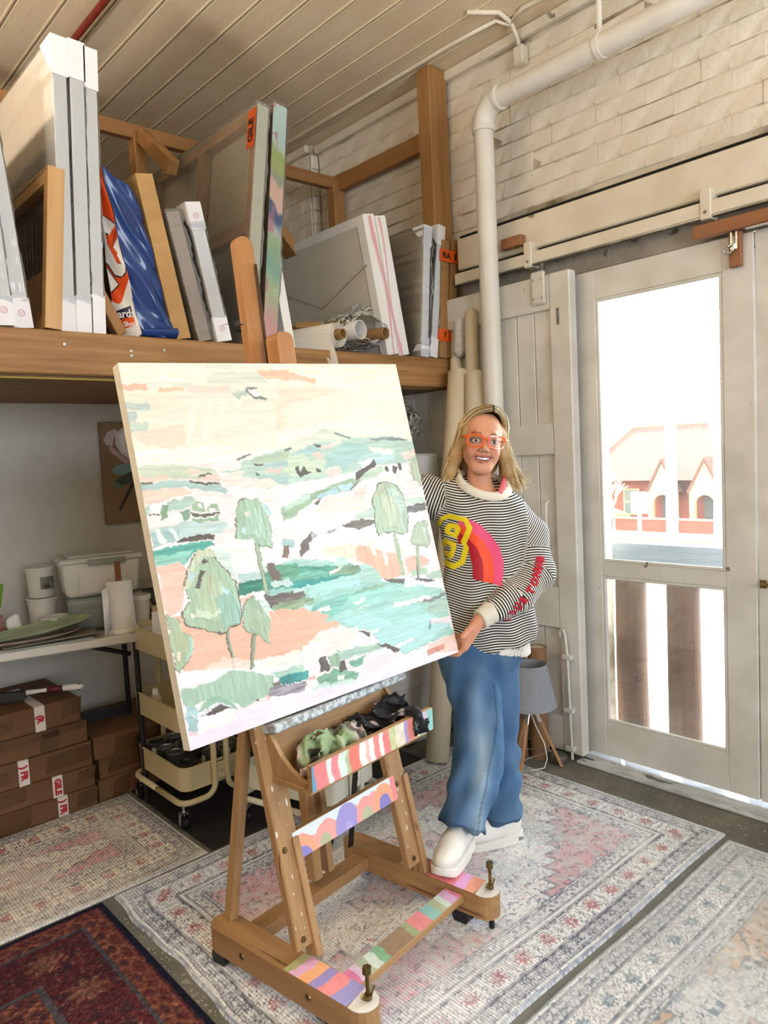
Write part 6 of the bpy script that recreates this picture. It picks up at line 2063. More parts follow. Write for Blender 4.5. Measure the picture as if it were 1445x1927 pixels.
MB().lathe([(0, 0.0), (0.006, 0.0), (0.006, 0.03), (0, 0.03)], 10, Matrix.Translation((0.218, 0, 0.0205))).build('hang_hole', M_black, db)


# trolleys
def tray_mb(w, d, z0, z1, r=0.045, wall=0.004):
    b = MB()

    def ring(w, d, r, z):
        out = []
        for cx_, cy_, a0 in ((w / 2 - r, d / 2 - r, 0), (-w / 2 + r, d / 2 - r, PI / 2), (-w / 2 + r, -d / 2 + r, PI), (w / 2 - r, -d / 2 + r, 1.5 * PI)):
            for a in np.linspace(0, PI / 2, 6):
                out.append((cx_ + r * math.cos(a0 + a), cy_ + r * math.sin(a0 + a), z))
        return out
    rings = [ring(w, d, r, z0), ring(w, d, r, z1 - 0.006), ring(w + 0.008, d + 0.008, r + 0.004, z1 - 0.006), ring(w + 0.008, d + 0.008, r + 0.004, z1),
             ring(w - 2 * wall, d - 2 * wall, r - wall, z1), ring(w - 2 * wall, d - 2 * wall, r - wall, z0 + wall)]
    n = len(rings[0])
    for q in rings:
        b.v += q
    for i in range(len(rings) - 1):
        for k in range(n):
            b.f.append((i * n + k, i * n + (k + 1) % n, (i + 1) * n + (k + 1) % n, (i + 1) * n + k))
    b.f.append(tuple(range(n))[::-1])
    b.f.append(tuple((len(rings) - 1) * n + k for k in range(n)))
    b.mi = [0] * len(b.f)
    return b


def trolley(label, loc, rz, m, ang=0):
    o = thing('trolley_cart', label, 'trolley', loc, (0, 0, rz), 'metal three-tier trolleys')
    W, D = 0.335, 0.44
    for z0, z1 in ((0.155, 0.255), (0.405, 0.505), (0.70, 0.80)):
        tray_mb(W, D, z0, z1).build('tray', m, o, smooth=35)
    # tube frames: each end pair goes down, sweeps out to the corners and round under the trays
    r = 0.0125
    # twin uprights in the middle of each end run down and turn outwards to form the base loop
    for sy in (-1, 1):
        yo = sy * (D / 2 + 0.014)
        for sx in (-1, 1):
            xa = sx * 0.030
            p = [(xa, yo, 0.86), (xa, yo, 0.17)]
            p += [(sx * (0.030 + 0.05 * (1 - math.cos(a))), yo, 0.165 - 0.05 * math.sin(a)) for a in np.linspace(0.2, PI / 2, 6)]
            p += [(sx * (W / 2 - 0.03), yo, 0.115)]
            p += [(sx * (W / 2 - 0.03 + 0.045 * math.sin(a)), sy * (D / 2 + 0.014 - 0.045 * (1 - math.cos(a))), 0.115) for a in np.linspace(0.2, PI / 2, 6)]
            p += [(sx * (W / 2 + 0.015), 0.0, 0.115)]
            MB().tube(p, r, 10).build('frame_tube', m, o, smooth=True)
            x_, y_ = sx * (W / 2 + 0.0), sy * (D / 2 - 0.01)
            cs = MB()
            cs.tube([(x_, y_, 0.06), (x_, y_, 0.108)], 0.007, 8)
            for q_ in (-0.016, 0.016):
                cs.bar((x_ + q_, y_, 0.075), (x_ + q_, y_ + 0.01, 0.022), 0.004, 0.02)
            cs.box(x_ - 0.018, x_ + 0.018, y_ - 0.01, y_ + 0.01, 0.07, 0.078)
            ca = cs.build('caster_fork', M_chrome, o)
            MB().tube([(x_ - 0.010, y_ + 0.012, 0.026), (x_ + 0.010, y_ + 0.012, 0.026)], 0.026, 16).build('wheel', M_black, ca, smooth=45)
        MB().box(-0.026, 0.026, yo - 0.006, yo + 0.006, 0.175, 0.245, bev=0.004).build('joint_plate', m, o)
        MB().lathe([(0, 0.003), (0.006, 0.002), (0.0065, 0), (0, 0)], 10, Matrix.Translation((0, yo + sy * 0.006, 0.21)) @ Matrix.Rotation(-sy * PI / 2, 4, 'X')).build('screw', M_screw, o)
    return o


M_cartc = mat('cream_enamel', '#c9bb93', '#c2b38a', rough=0.35, scale=3)
M_cartw = mat('white_enamel', '#dedccb', '#d6d3c0', rough=0.35, scale=3)
t1 = trolley('cream metal trolley loaded with paint tins beside the cartons', (1.475, 2.985, 0.0055), 0.0, M_cartc)
t2 = trolley('off white metal trolley standing directly behind the easel', (1.725, 2.46, 0.0135), 0.28, M_cartw)
# paint tins
M_tin = mat('tin_steel', '#9a9a94', '#7f7f7a', rough=0.3, metal=0.85, scale=20)
M_lid = mat('tin_lid', '#7f8580', '#6b706c', rough=0.32, metal=0.8, scale=12)
M_lab = mat('tin_label', '#d8d5cd', '#8f8f88', rough=0.5, scale=18, lo=0.5, hi=0.62)


def tin(label, x, y, z, r, h, rz, dark=False):
    o = thing('paint_tin', label, 'paint tin', (x, y, z), (0, 0, rz), 'paint tins in the bottom tray of the trolley')
    MB().lathe([(0, 0), (r * 0.98, 0), (r, 0.003), (r, h - 0.006), (r * 1.03, h - 0.004), (r * 1.03, h), (r * 0.9, h), (r * 0.88, h - 0.006), (0, h - 0.006)], 26).build('can', M_tin, o, smooth=40)
    MB().lathe([(0, h - 0.004), (r * 0.62, h - 0.004), (r * 0.66, h + 0.001), (r * 0.84, h + 0.001), (r * 0.86, h - 0.003), (0, h - 0.005)], 26).build('lid', M_lid if not dark else mat('tin_dark_lid', '#2b2a28', rough=0.3, metal=0.6), o, smooth=40)
    b = MB()
    for k in range(12):
        a0, a1 = -2.6 + k * 0.16, -2.6 + (k + 1) * 0.16
        q = r * 1.006
        b.add([(q * math.cos(a0), q * math.sin(a0), 0.006), (q * math.cos(a1), q * math.sin(a1), 0.006), (q * math.cos(a1), q * math.sin(a1), h - 0.016), (q * math.cos(a0), q * math.sin(a0), h - 0.016)], [(0, 1, 2, 3)])
    b.build('label', M_lab, o, smooth=True)
    return o


T0 = (1.475, 2.985, 0.165)
spots = [(-0.105, 0.145, 0.105, True, 'dark lidded paint tin at the far left corner of the trolley tray'), (-0.02, 0.155, 0.105, False, 'paint tin standing behind the dark lidded one by the frame tube'),
         (-0.105, 0.055, 0.105, False, 'paint tin second in the left row of the trolley tray'), (-0.105, -0.035, 0.108, False, 'tall pale lidded tin third in the left row of the trolley tray'),
         (-0.10, -0.128, 0.085, True, 'short shiny tin nearest the front corner of the trolley tray'), (-0.01, 0.04, 0.105, True, 'dark tin half hidden behind the painting corner in the tray'),
         (0.02, -0.12, 0.10, False, 'paint tin just left of the upright trolley tubes'), (0.08, 0.10, 0.105, False, 'paint tin behind the twin uprights of the trolley'), (0.10, -0.09, 0.10, False, 'paint tin at the right end of the trolley tray')]
for i, (dx, dy, h, dk, lb) in enumerate(spots):
    tin(lb, T0[0] + dx, T0[1] + dy, T0[2], 0.041, h, i * 0.7, dk)
bt = thing('glue_bottle', 'small cream bottle with navy label on the middle trolley tray', 'bottle', (1.35, 3.06, 0.4155))
MB().lathe([(0, 0), (0.024, 0), (0.026, 0.004), (0.026, 0.075), (0.020, 0.088), (0.014, 0.092), (0, 0.092)], 20).build('bottle', mat('bottle_cream', '#c9b79e', rough=0.35), bt, smooth=45)
MB().lathe([(0.0265, 0.008), (0.0267, 0.008), (0.0267, 0.045), (0.0265, 0.045)], 20).build('label', mat('navy_label', '#1b2340', '#2a3355', rough=0.5, scale=30), bt, smooth=45)
MB().lathe([(0, 0.092), (0.013, 0.092), (0.012, 0.116), (0, 0.116)], 16).build('cap', M_prim, bt, smooth=45)
cj = thing('paper_cards', 'white paper cards standing in the top trolley tray', 'cards', (1.385, 3.06, 0.706), (0, 0, 0.1))
MB().box(-0.03, 0.045, 0.0, 0.006, 0, 0.165, Matrix.Rotation(0.06, 4, 'X')).build('card', M_prim, cj)
# ================================================================ rugs and mat
def rugmat(name, ribs=0.0, rough=0.95):
    m = amat(name, rough=rough, bump=0.5, bscale=260, spec=0.1)
    if ribs:
        nt = m.node_tree
        b = nt.nodes['Principled BSDF']
        tc = nt.nodes.new('ShaderNodeTexCoord')
        wv_ = nt.nodes.new('ShaderNodeTexWave')
        wv_.wave_type = 'BANDS'
        wv_.bands_direction = 'X'
        wv_.inputs['Scale'].default_value = ribs
        wv_.inputs['Distortion'].default_value = 0.5
        wv_.inputs['Detail'].default_value = 2
        wv_.inputs['Detail Scale'].default_value = 2.0
        nt.links.new(tc.outputs['Object'], wv_.inputs['Vector'])
        at = [n for n in nt.nodes if n.type == 'ATTRIBUTE'][0]
        rm = nt.nodes.new('ShaderNodeMapRange')
        rm.inputs['To Min'].default_value = 0.84
        rm.inputs['To Max'].default_value = 1.08
        nt.links.new(wv_.outputs['Fac'], rm.inputs['Value'])
        mx = nt.nodes.new('ShaderNodeVectorMath')
        mx.operation = 'SCALE'
        nt.links.new(at.outputs['Color'], mx.inputs[0])
        nt.links.new(rm.outputs[0], mx.inputs['Scale'])
        nt.links.new(mx.outputs[0], b.inputs['Base Color'])
        bp = [n for n in nt.nodes if n.type == 'BUMP'][0]
        bp2 = nt.nodes.new('ShaderNodeBump')
        bp2.inputs['Strength'].default_value = 0.5
        bp2.inputs['Distance'].default_value = 0.004
        nt.links.new(wv_.outputs['Fac'], bp2.inputs['Height'])
        nt.links.new(bp.outputs[0], bp2.inputs['Normal'])
        nt.links.new(bp2.outputs[0], b.inputs['Normal'])
    return m


def rug(name, label, x0, x1, y0, y1, step, painter, m, thick=0.009, seed=1, fringe=None):
    o = thing(name, label, 'rug', ((x0 + x1) / 2, (y0 + y1) / 2, 0.0005))
    nx, ny = int((x1 - x0) / step), int((y1 - y0) / step)
    X, Y = np.meshgrid(np.linspace(0, x1 - x0, nx), np.linspace(0, y1 - y0, ny))
    c = painter(X, Y, x1 - x0, y1 - y0, seed)
    d = np.minimum.reduce([X, Y, (x1 - x0) - X, (y1 - y0) - Y])
    Z = thick * np.clip(d / 0.006, 0, 1) ** 0.5 + 0.0012 * (vnoise(X.shape, (40, 40), seed) - 0.5) * (d > 0.004)
    wx = (0.007 * np.sin(Y * 11 + seed) + 0.003 * np.sin(Y * 31)) * (1 - X / (x1 - x0))
    wy = 0.003 * np.sin(X * 7 + seed * 2)
    P = np.stack([X - (x1 - x0) / 2 + wx, Y - (y1 - y0) / 2 + wy, Z], -1)
    grid_mesh('pile', P, m, o, cols=np.clip(c, 0, 1))
    return o


def mixc(c, m, colr, a=1.0):
    m = (m * a)[..., None] if m.dtype != bool else (m.astype(float) * a)[..., None]
    return c * (1 - m) + hexc(colr) * m


def soft(x, w):
    return np.clip(0.5 + x / w, 0, 1)


def flower(s, t, R, k=8, ph=0.0):
    r = np.hypot(s, t)
    a = np.arctan2(t, s)
    return r - R * (0.78 + 0.22 * np.cos(k * a + ph))


def motif(u, v, seed, k=150.0):
    """mirrored scrollwork: a smooth random field whose zero lines draw tendrils"""
    r = np.random.default_rng(seed)
    f = 0
    for i in range(6):
        a = r.random() * 6.28
        kk = k * (0.45 + 0.9 * r.random())
        f = f + np.sin(u * kk * math.cos(a) + r.random() * 6.28 + 1.2 * np.sin(v * kk * 0.4 + i)) * np.cos(v * kk * math.sin(a) + r.random() * 6.28)
    return f / 2.0


def vintage(X, Y, W, H, seed, base='#d6d8d8', blue='#5f6880', red='#b5666c', pink='#c98f98', dark='#4f5260', field2=None, warm=0.0, keep=0.0):
    sh = X.shape
    n1 = vnoise(sh, (9, 12), seed)
    n2 = vnoise(sh, (70, 90), seed + 1)
    n3_ = vnoise(sh, (200, 240), seed + 2)
    worn = np.clip(0.22 + keep + 0.60 * vnoise(sh, (5, 7), seed + 3) + 0.7 * (n2 - 0.5) + 0.5 * (n3_ - 0.5), 0, 1)
    c = np.broadcast_to(hexc(base), sh + (3,)).copy()
    c = c * (0.93 + 0.10 * n1[..., None])
    dx = np.minimum(X, W - X)
    dy = np.minimum(Y, H - Y)
    d = np.minimum(dx, dy)
    s = np.where(dx < dy, Y - H / 2, X - W / 2)
    fx, fy = np.abs(X - W / 2), np.abs(Y - H / 2)
    fw, fh = W / 2 - 0.24, H / 2 - 0.24
    inf_ = d > 0.238
    ed = 0.07 * (np.abs(((fx - fy) * 9) % 1 - 0.5) * 4 - 1)
    span = (fx / fw + fy / fh > 1.16 + ed) & inf_
    med = (fx / fw + fy / fh < 0.56 + ed) & inf_
    core = (fx / fw + fy / fh < 0.20 + ed) & inf_
    c = mixc(c, span, pink, 0.80 * worn)
    c = mixc(c, med & ~core, pink, 0.70 * worn)
    if field2:
        c = mixc(c, inf_ & ~span & ~med, field2, 0.45 * worn)
    edge = inf_ & ((np.abs(fx / fw + fy / fh - 1.16 - ed) < 0.025) | (np.abs(fx / fw + fy / fh - 0.56 - ed) < 0.025))
    c = mixc(c, edge, blue, 0.55 * worn)
    m1 = motif(fx, fy, seed + 5, 95)
    m2 = motif(fx, fy, seed + 6, 170)
    c = mixc(c, inf_ & (np.abs(m1) < 0.07), blue, 0.80 * worn)
    c = mixc(c, inf_ & (m2 > 0.95), blue, 0.75 * worn)
    c = mixc(c, inf_ & (m2 < -1.0), red, 0.55 * worn)
    g = 0.17
    ii, jj = np.floor(fx / g), np.floor(fy / g)
    u, v = (fx / g - ii - 0.5) * g, (fy / g - jj - 0.5) * g
    jit = np.sin(ii * 12.9 + jj * 78.2 + seed) * 43758.5
    jit = jit - np.floor(jit)
    fl = flower(u, v, 0.018 + 0.024 * jit, 7, jit * 6) + 0.012 * (n3_ - 0.5)
    c = mixc(c, (fl < 0) & inf_, blue, 0.65 * worn)
    c = mixc(c, (np.abs(fl + 0.012) < 0.0045) & inf_, base, 0.8)
    c = mixc(c, (fl < -0.022) & inf_, red, 0.7 * worn)

    def line(d0, w, col, a):
        nonlocal c
        c = mixc(c, np.abs(d - d0) < w * (0.6 + 0.8 * n3_), col, a * worn)
    for d0, w, col, a in ((0.006, 0.006, blue, 0.7), (0.022, 0.003, dark, 0.8), (0.072, 0.003, dark, 0.9), (0.079, 0.002, blue, 0.6), (0.164, 0.003, dark, 0.9), (0.172, 0.002, blue, 0.6), (0.184, 0.002, blue, 0.6), (0.228, 0.003, dark, 0.85), (0.238, 0.003, blue, 0.7)):
        line(d0, w, col, a)
    sm = np.abs(((s / 0.062) % 1) - 0.5) * 0.062
    b1 = (d > 0.024) & (d < 0.070)
    mb = motif(sm, d, seed + 11, 260)
    c = mixc(c, b1, blue, 0.22 * worn)
    c = mixc(c, b1 & (np.abs(mb) < 0.25), dark, 0.75 * worn)
    c = mixc(c, b1 & (mb > 0.7), blue, 0.8 * worn)
    b3 = (d > 0.186) & (d < 0.226)
    mb3 = motif(sm, d, seed + 12, 280)
    c = mixc(c, b3, blue, 0.18 * worn)
    c = mixc(c, b3 & (np.abs(mb3) < 0.26), dark, 0.7 * worn)
    p = 0.118
    sp = ((s / p) % 1 - 0.5) * p
    b2 = (d > 0.081) & (d < 0.162)
    f2 = flower(sp, d - 0.121, 0.029, 9, 1.0) + 0.016 * (n3_ - 0.5)
    sc_ = motif(np.abs(np.abs(sp) - p / 2), np.abs(d - 0.121), seed + 13, 190)
    c = mixc(c, b2 & (f2 > 0.006) & (np.abs(sc_) < 0.20), dark, 0.80 * worn)
    c = mixc(c, b2 & (f2 > 0.004) & (sc_ > 1.0), blue, 0.7 * worn)
    c = mixc(c, b2 & (f2 < 0), red, 0.85 * np.clip(worn + 0.1, 0, 1))
    c = mixc(c, b2 & (np.abs(f2 + 0.012) < 0.004), dark, 0.6 * worn)
    c = mixc(c, b2 & (f2 < -0.022), base, 0.7)
    c = c * (0.92 + 0.20 * n3_[..., None]) * (0.97 + 0.08 * n2[..., None])
    if warm:
        c = c * np.array([1 + warm * 0.05, 1.0, 1 - warm * 0.08])
    return c


def persian(X, Y, W, H, seed):
    sh = X.shape
    n2 = vnoise(sh, (90, 60), seed + 1)
    n3_ = vnoise(sh, (260, 180), seed + 2)
    worn = np.clip(0.4 + 0.5 * vnoise(sh, (12, 8), seed + 3) + 0.5 * (n3_ - 0.5), 0, 1)
    c = np.broadcast_to(hexc('#552b32'), sh + (3,)).copy()
    dx = np.minimum(X, W - X)
    dy = np.minimum(Y, H - Y)
    d = np.minimum(dx, dy)
    s = np.where(dx < dy, Y - H * 0.45, X - W / 2)
    fx, fy = np.abs(X - W / 2), np.abs(Y - H * 0.45)
    m1, m2, m3 = motif(fx, fy, seed + 5, 120), motif(fx, fy, seed + 6, 200), motif(fx, fy, seed + 7, 170)
    c = mixc(c, m1 > 0.35, '#33303f', 0.75 * worn)
    c = mixc(c, m3 > 0.75, '#7a3a40', 0.8 * worn)
    c = mixc(c, np.abs(m2) < 0.12, '#96685a', 0.55 * worn)
    c = mixc(c, m2 > 1.0, '#a57e66', 0.7 * worn)
    c = mixc(c, m2 < -1.05, '#2b3346', 0.8 * worn)
    for d0, w, col in ((0.010, 0.012, '#1a2136'), (0.036, 0.004, '#7f4d46'), (0.105, 0.007, '#4f535e'), (0.30, 0.009, '#53565f'), (0.365, 0.004, '#7a524c')):
        c = mixc(c, np.abs(d - d0) < w, col, 0.9)
    sm = np.abs(((s / 0.09) % 1) - 0.5) * 0.09
    for lo_, hi_, sd in ((0.042, 0.098, 21), (0.312, 0.360, 22)):
        b = (d > lo_) & (d < hi_)
        mm = motif(sm, d, seed + sd, 230)
        c = mixc(c, b, '#6b3a38', 0.7)
        c = mixc(c, b & (mm > 0.35), '#a9775c', 0.7 * worn)
        c = mixc(c, b & (mm < -0.55), '#2d3040', 0.8 * worn)
        c = mixc(c, b & (np.abs(((s / 0.045) % 1) * (hi_ - lo_) + lo_ - d) < 0.005), '#8f5f4e', 0.5)
    p = 0.34
    m0 = flower((((s + 0.05) / p) % 1 - 0.5) * p, d - 0.2, 0.062, 8, 0.4) + 0.016 * (n3_ - 0.5)
    bm = (d > 0.114) & (d < 0.290)
    c = mixc(c, bm & (m0 < 0), '#a98565', 0.75 * worn)
    c = mixc(c, bm & (m0 < -0.014) & (m2 > -0.1), '#6f413c', 0.6)
    c = mixc(c, bm & (m0 < -0.040), '#8a6654', 0.7)
    fd = fx / (W / 2 - 0.36) + fy / (H * 0.5 - 0.36)
    fld = d > 0.37
    zz_ = 0.09 * (np.abs(((fx - fy) * 7) % 1 - 0.5) * 4 - 1)
    c = mixc(c, fld & (np.abs(fd - 0.80 - zz_) < 0.14), '#a07c5e', 0.7 * worn)
    c = mixc(c, fld & (np.abs(fd - 0.80 - zz_) < 0.14) & (np.abs(m2) < 0.25), '#6d4038', 0.6)
    c = mixc(c, fld & (fd < 0.66 + zz_), '#333c4e', 0.85)
    c = mixc(c, fld & (fd < 0.66 + zz_) & (np.abs(m1) < 0.15), '#5d6474', 0.5 * worn)
    c = c * (0.72 + 0.45 * n3_[..., None])
    return c


M_rib = rugmat('ribbed_rug', ribs=30.0)
M_rugp = rugmat('printed_rug')
rug('patterned_rug', 'pale ribbed vintage rug with red flower border under the easel', 0.905, 2.722, 1.182, 2.532, 0.0046,
    lambda X, Y, W, H, s: vintage(X, Y, W, H, s, base='#f2f5f7'), M_rib, seed=5)
rug('patterned_rug', 'pale ribbed vintage rug lying in front of the cartons', 0.02, 1.288, 2.545, 3.29, 0.0048,
    lambda X, Y, W, H, s: vintage(X, Y, W, H, s, base='#ebe8e1', warm=0.4), M_rib, seed=9)
rug('persian_rug', 'dark red persian rug with navy edge at the lower left', -0.55, 0.868, 0.95, 2.53, 0.0042, persian, M_rugp, thick=0.006, seed=3)
rug('faded_rug', 'faded grey blue and tan rug at the lower right corner', 0.98, 2.69, -0.15, 1.158, 0.0046,
    lambda X, Y, W, H, s: vintage(X, Y, W, H, s, base='#dcdddd', blue='#6f7f8f', red='#7f93a0', pink='#b3947a', dark='#646c78', field2='#a9b0b4', keep=0.1), M_rugp, thick=0.006, seed=14)
mt_ = thing('floor_mat', 'black rubber floor mat under the trolleys', 'mat', (1.86, 3.1, 0.0))
MB().box(-0.555, 0.60, -0.55, 0.60, 0.0005, 0.005, bev=0.001).build('sheet', mat('black_rubber', '#1b1a19', '#24221f', rough=0.7, scale=12, chips='#4a4744', chip_lo=0.72, chip_scale=40), mt_)
# crumbs and wood shavings on the concrete
cr = MB()
rq = random.Random(5)
for k in range(170):
    if k < 110:
        x_, y_ = rq.uniform(2.735, 2.89), rq.uniform(0.9, 1.95)
    else:
        x_, y_ = rq.uniform(0.872, 0.90), rq.uniform(1.6, 2.4)
    s_ = rq.uniform(0.0015, 0.005)
    cr.box(-s_, s_, -s_ * 0.4, s_ * 0.4, 0, 0.001, Matrix.Translation((x_, y_, 0.0003)) @ Matrix.Rotation(rq.uniform(0, 3), 4, 'Z'))
co = cr.build('wood_shavings', mat('shavings', '#b9ad98', rough=0.9))
co['kind'] = 'stuff'
co['label'] = 'scattered pale wood shavings and crumbs on the concrete floor'
co['category'] = 'shavings'
# ================================================================ right side: rolls, lamp, tubes
M_rollc = mat('cream_canvas_roll', '#dccfb4', '#d0c2a5', rough=0.75, scale=3, stretch=(1, 1, 0.3))
M_lino = mat('cream_paper', '#e2d9c4', '#d8cdb5', rough=0.5, scale=3, stretch=(1, 1, 0.3))


def stand_roll(name, label, base, top, r, m, turns=4.0, cat='roll', grp='rolls standing against the barn door'):
    base, top = Vector(base), Vector(top)
    o = thing(name, label, cat, base, group=grp)
    d = top - base
    ax = d.normalized()
    s = ax.cross(Vector((0, 1, 0))).normalized()
    u = s.cross(ax)
    b = MB()
    n = int(turns * 20)
    for k in range(n + 1):
        a = 2 * PI * turns * k / n + 1.0
        rr = r * (0.4 + 0.6 * k / n)
        off = s * math.cos(a) * rr + u * math.sin(a) * rr
        tl = 0.02 * (1 - k / n)
        b.v += [tuple(off + ax * (0.001 + tl * 0.2)), tuple(off + d + ax * tl)]
    for k in range(n):
        b.f.append((2 * k, 2 * k + 2, 2 * k + 3, 2 * k + 1))
        b.mi.append(0)
    x = b.build('sheet', m, o, smooth=True)
    x.modifiers.new('thickness', 'SOLIDIFY').thickness = 0.002
    return o


stand_roll('canvas_roll', 'thick cream canvas roll leaning in the corner with its foot on the rug', (2.475, 2.455, 0.014), (2.885, 2.575, 1.905), 0.060, M_rollc)
stand_roll('paper_roll', 'smooth cream roll touching the drainpipe behind her head', (2.60, 2.31, 0.014), (2.90, 2.470, 1.885), 0.060, M_lino)
stand_roll('paper_roll', 'slim cream roll sticking up between the thick rolls and the beam', (2.83, 2.615, 0.001), (2.935, 2.635, 1.985), 0.035, M_lino)
stand_roll('paper_roll', 'tallest cream roll rising behind the drainpipe', (2.895, 2.555, 0.001), (2.91, 2.50, 2.20), 0.034, M_rollc)
bw = thing('bubble_wrap_roll', 'short roll of bubble wrap standing among the cream rolls', 'bubble wrap', (2.93, 2.60, 2.0))
V, Q = sdf_mesh(lambda P: np.maximum(s_cap(P, (0, 0, 0.02), (0.005, -0.01, 0.17), 0.036, 0.042) + 0.004 * n3(P, 80, 3), P[:, 2] - 0.185), (-0.07, -0.07, -0.03), (0.07, 0.07, 0.21), 0.006, 6)
mesh_vq('wrap', V, Q, mat('bubble_milky', '#d9d6cf', '#c9c6be', rough=0.3, scale=60, bump=0.8, bscale=120), bw)
# white wrapped panel and a plastic bag under the shelf
pn = thing('foam_board', 'large white foam-wrapped panel leaning under the shelf', 'panel', (2.36, 2.72, 0.001), (-0.03, 0, -0.08))
MB().box(-0.16, 0.50, 0.0, 0.05, 0, 1.50, bev=0.012).build('panel', mat('white_foam', '#d5d5d3', '#cbcbc9', rough=0.55, scale=4, stretch=(1, 1, 5), bump=0.2, bscale=20), pn)
fo_ = MB()
for k in range(9):
    z_ = 0.12 + k * 0.155 + random.uniform(-0.03, 0.03)
    fo_.bar((-0.16, -0.002, z_), (0.50, -0.002, z_ + random.uniform(-0.02, 0.03)), 0.006, 0.01, bev=0.002)
fo_.build('wrap_creases', MATS['white_foam'], pn)
pg_ = thing('plastic_bag', 'crumpled clear plastic bag on top of the white panel', 'plastic bag', (2.60, 2.78, 1.505))


def fbag(P):
    d = s_ell(P, (0, 0, 0.14), (0.17, 0.09, 0.15))
    d = smin(d, s_ell(P, (-0.12, 0, 0.05), (0.12, 0.08, 0.07)), 0.05)
    return np.abs(d + 0.03 * n3(P, 22, 8) + 0.012 * n3(P, 60, 9)) - 0.003


V, Q = sdf_mesh(fbag, (-0.32, -0.16, -0.05), (0.28, 0.16, 0.36), 0.010, 6)
mesh_vq('film', V[:], Q, film('grey_film', '#cfcac2', opacity=0.3, rough=0.2, bump=0.6, bscale=20, white=0.16), pg_)

# tripod lamp
lm = thing('tripod_lamp', 'table lamp with grey drum shade and wooden tripod legs on the floor', 'lamp', (2.735, 2.085, 0.0))
b = MB()
b.lathe([(0.080, 0.50), (0.122, 0.30), (0.120, 0.30), (0.078, 0.50)], 40, close=True)
b.build('shade', mat('grey_linen_shade', '#8f9499', '#878c91', rough=0.85, scale=40, bump=0.2, bscale=300), lm, smooth=45)
MB().lathe([(0, 0.262), (0.022, 0.262), (0.026, 0.275), (0.022, 0.292), (0.012, 0.30), (0.012, 0.36), (0, 0.36)], 18).build('hub', M_chrome, lm, smooth=45)
for a in (-0.85, 1.3, 3.35):
    c_, s_ = math.cos(a), math.sin(a)
    l = MB().bar((0.028 * c_, 0.028 * s_, 0.268), (0.135 * c_, 0.135 * s_, 0.004), 0.014, 0.014, bev=0.002)
    lo_ = l.build('leg', wood('lamp_oak', '#b58a62', '#a67a52', axis=2, scale=2), lm)
    MB().bar((0.020 * c_, 0.020 * s_, 0.280), (0.045 * c_, 0.045 * s_, 0.222), 0.019, 0.019, bev=0.002).build('bracket', M_chrome, lo_)
MB().tube([(0.0, 0, 0.262), (0.01, -0.02, 0.2), (0.03, -0.05, 0.12), (0.035, -0.06, 0.05), (0.01, -0.06, 0.012), (-0.06, -0.03, 0.012)], 0.0025, 6).build('cord', M_prim, lm, smooth=True)
tri = MB().tube([(0.0, 0.095, 0.07), (0.082, -0.05, 0.07), (-0.09, -0.02, 0.07)], 0.003, 6, closed=True)
tri.build('leg_ring', M_chrome, lm)
# kraft tubes
for lb, p, r, h in (('brown kraft postal tube standing by the barn door stile', (2.865, 2.135, 0.001), 0.045, 0.545), ('brown kraft postal tube half hidden behind the lamp', (2.80, 2.215, 0.001), 0.045, 0.50)):
    o = thing('kraft_tube', lb, 'tube', p, group='kraft tubes by the barn door')
    MB().lathe([(r - 0.006, 0), (r, 0), (r, h), (r - 0.006, h)], 26, close=True).build('tube', mat('kraft', '#8f6a45', '#84603d', rough=0.7, scale=3), o, smooth=45)
    MB().lathe([(0, h - 0.012), (r - 0.007, h - 0.012), (r - 0.007, h - 0.004), (0, h - 0.004)], 20).build('end_cap', mat('kraft_cap', '#c2b6a2', rough=0.6), o, smooth=45)
tn = thing('string_tin', 'small round dusty tin with green patch on the floor by the door', 'tin', (2.87, 2.035, 0.001))
MB().lathe([(0, 0), (0.040, 0), (0.043, 0.004), (0.043, 0.030), (0.040, 0.036), (0.030, 0.037), (0, 0.035)], 26).build('tin', mat('dusty_tin', '#6b665c', '#55524a', rough=0.6, metal=0.3, scale=20, chips='#6f9a4a', chip_lo=0.64, chip_scale=18), tn, smooth=45)

# unseen pendant bulb and uplighters, added to brighten the ceiling
M_bulb = bpy.data.materials.new('added_warm_bulb')
M_bulb.use_nodes = True
_b = M_bulb.node_tree.nodes['Principled BSDF']
_b.inputs['Emission Color'].default_value = (1.0, 0.72, 0.42, 1)
_b.inputs['Emission Strength'].default_value = 30.0


def pendant(label, x, y, z, W):
    o = thing('added_pendant', label, 'lamp', (x, y, CEIL), group='pendant bulbs added out of view')
    MB().tube([(0, 0, 0), (0, 0, z - CEIL + 0.12)], 0.004, 6).build('cord', M_black, o)
    MB().lathe([(0, z - CEIL + 0.12), (0.02, z - CEIL + 0.12), (0.022, z - CEIL + 0.06), (0, z - CEIL + 0.06)], 14).build('socket', M_black, o, smooth=45)
    MB().lathe([(0.0, z - CEIL + 0.06), (0.015, z - CEIL + 0.055), (0.035, z - CEIL + 0.01), (0.03, z - CEIL - 0.025), (0, z - CEIL - 0.045)], 16).build('bulb', M_bulb, o, smooth=True)
    d = bpy.data.lights.new('added_pendant_light', 'POINT')
    d.energy = W
    d.color = (1.0, 0.80, 0.58)
    d.shadow_soft_size = 0.06
    l = bpy.data.objects.new('added_pendant_light', d)
    COL.objects.link(l)
    l.parent = o
    l.location = (0, 0, z - CEIL - 0.06)


pendant('bare warm bulb added out of view left of the shelf to brighten the ceiling', -0.25, 2.95, 3.02, 40)


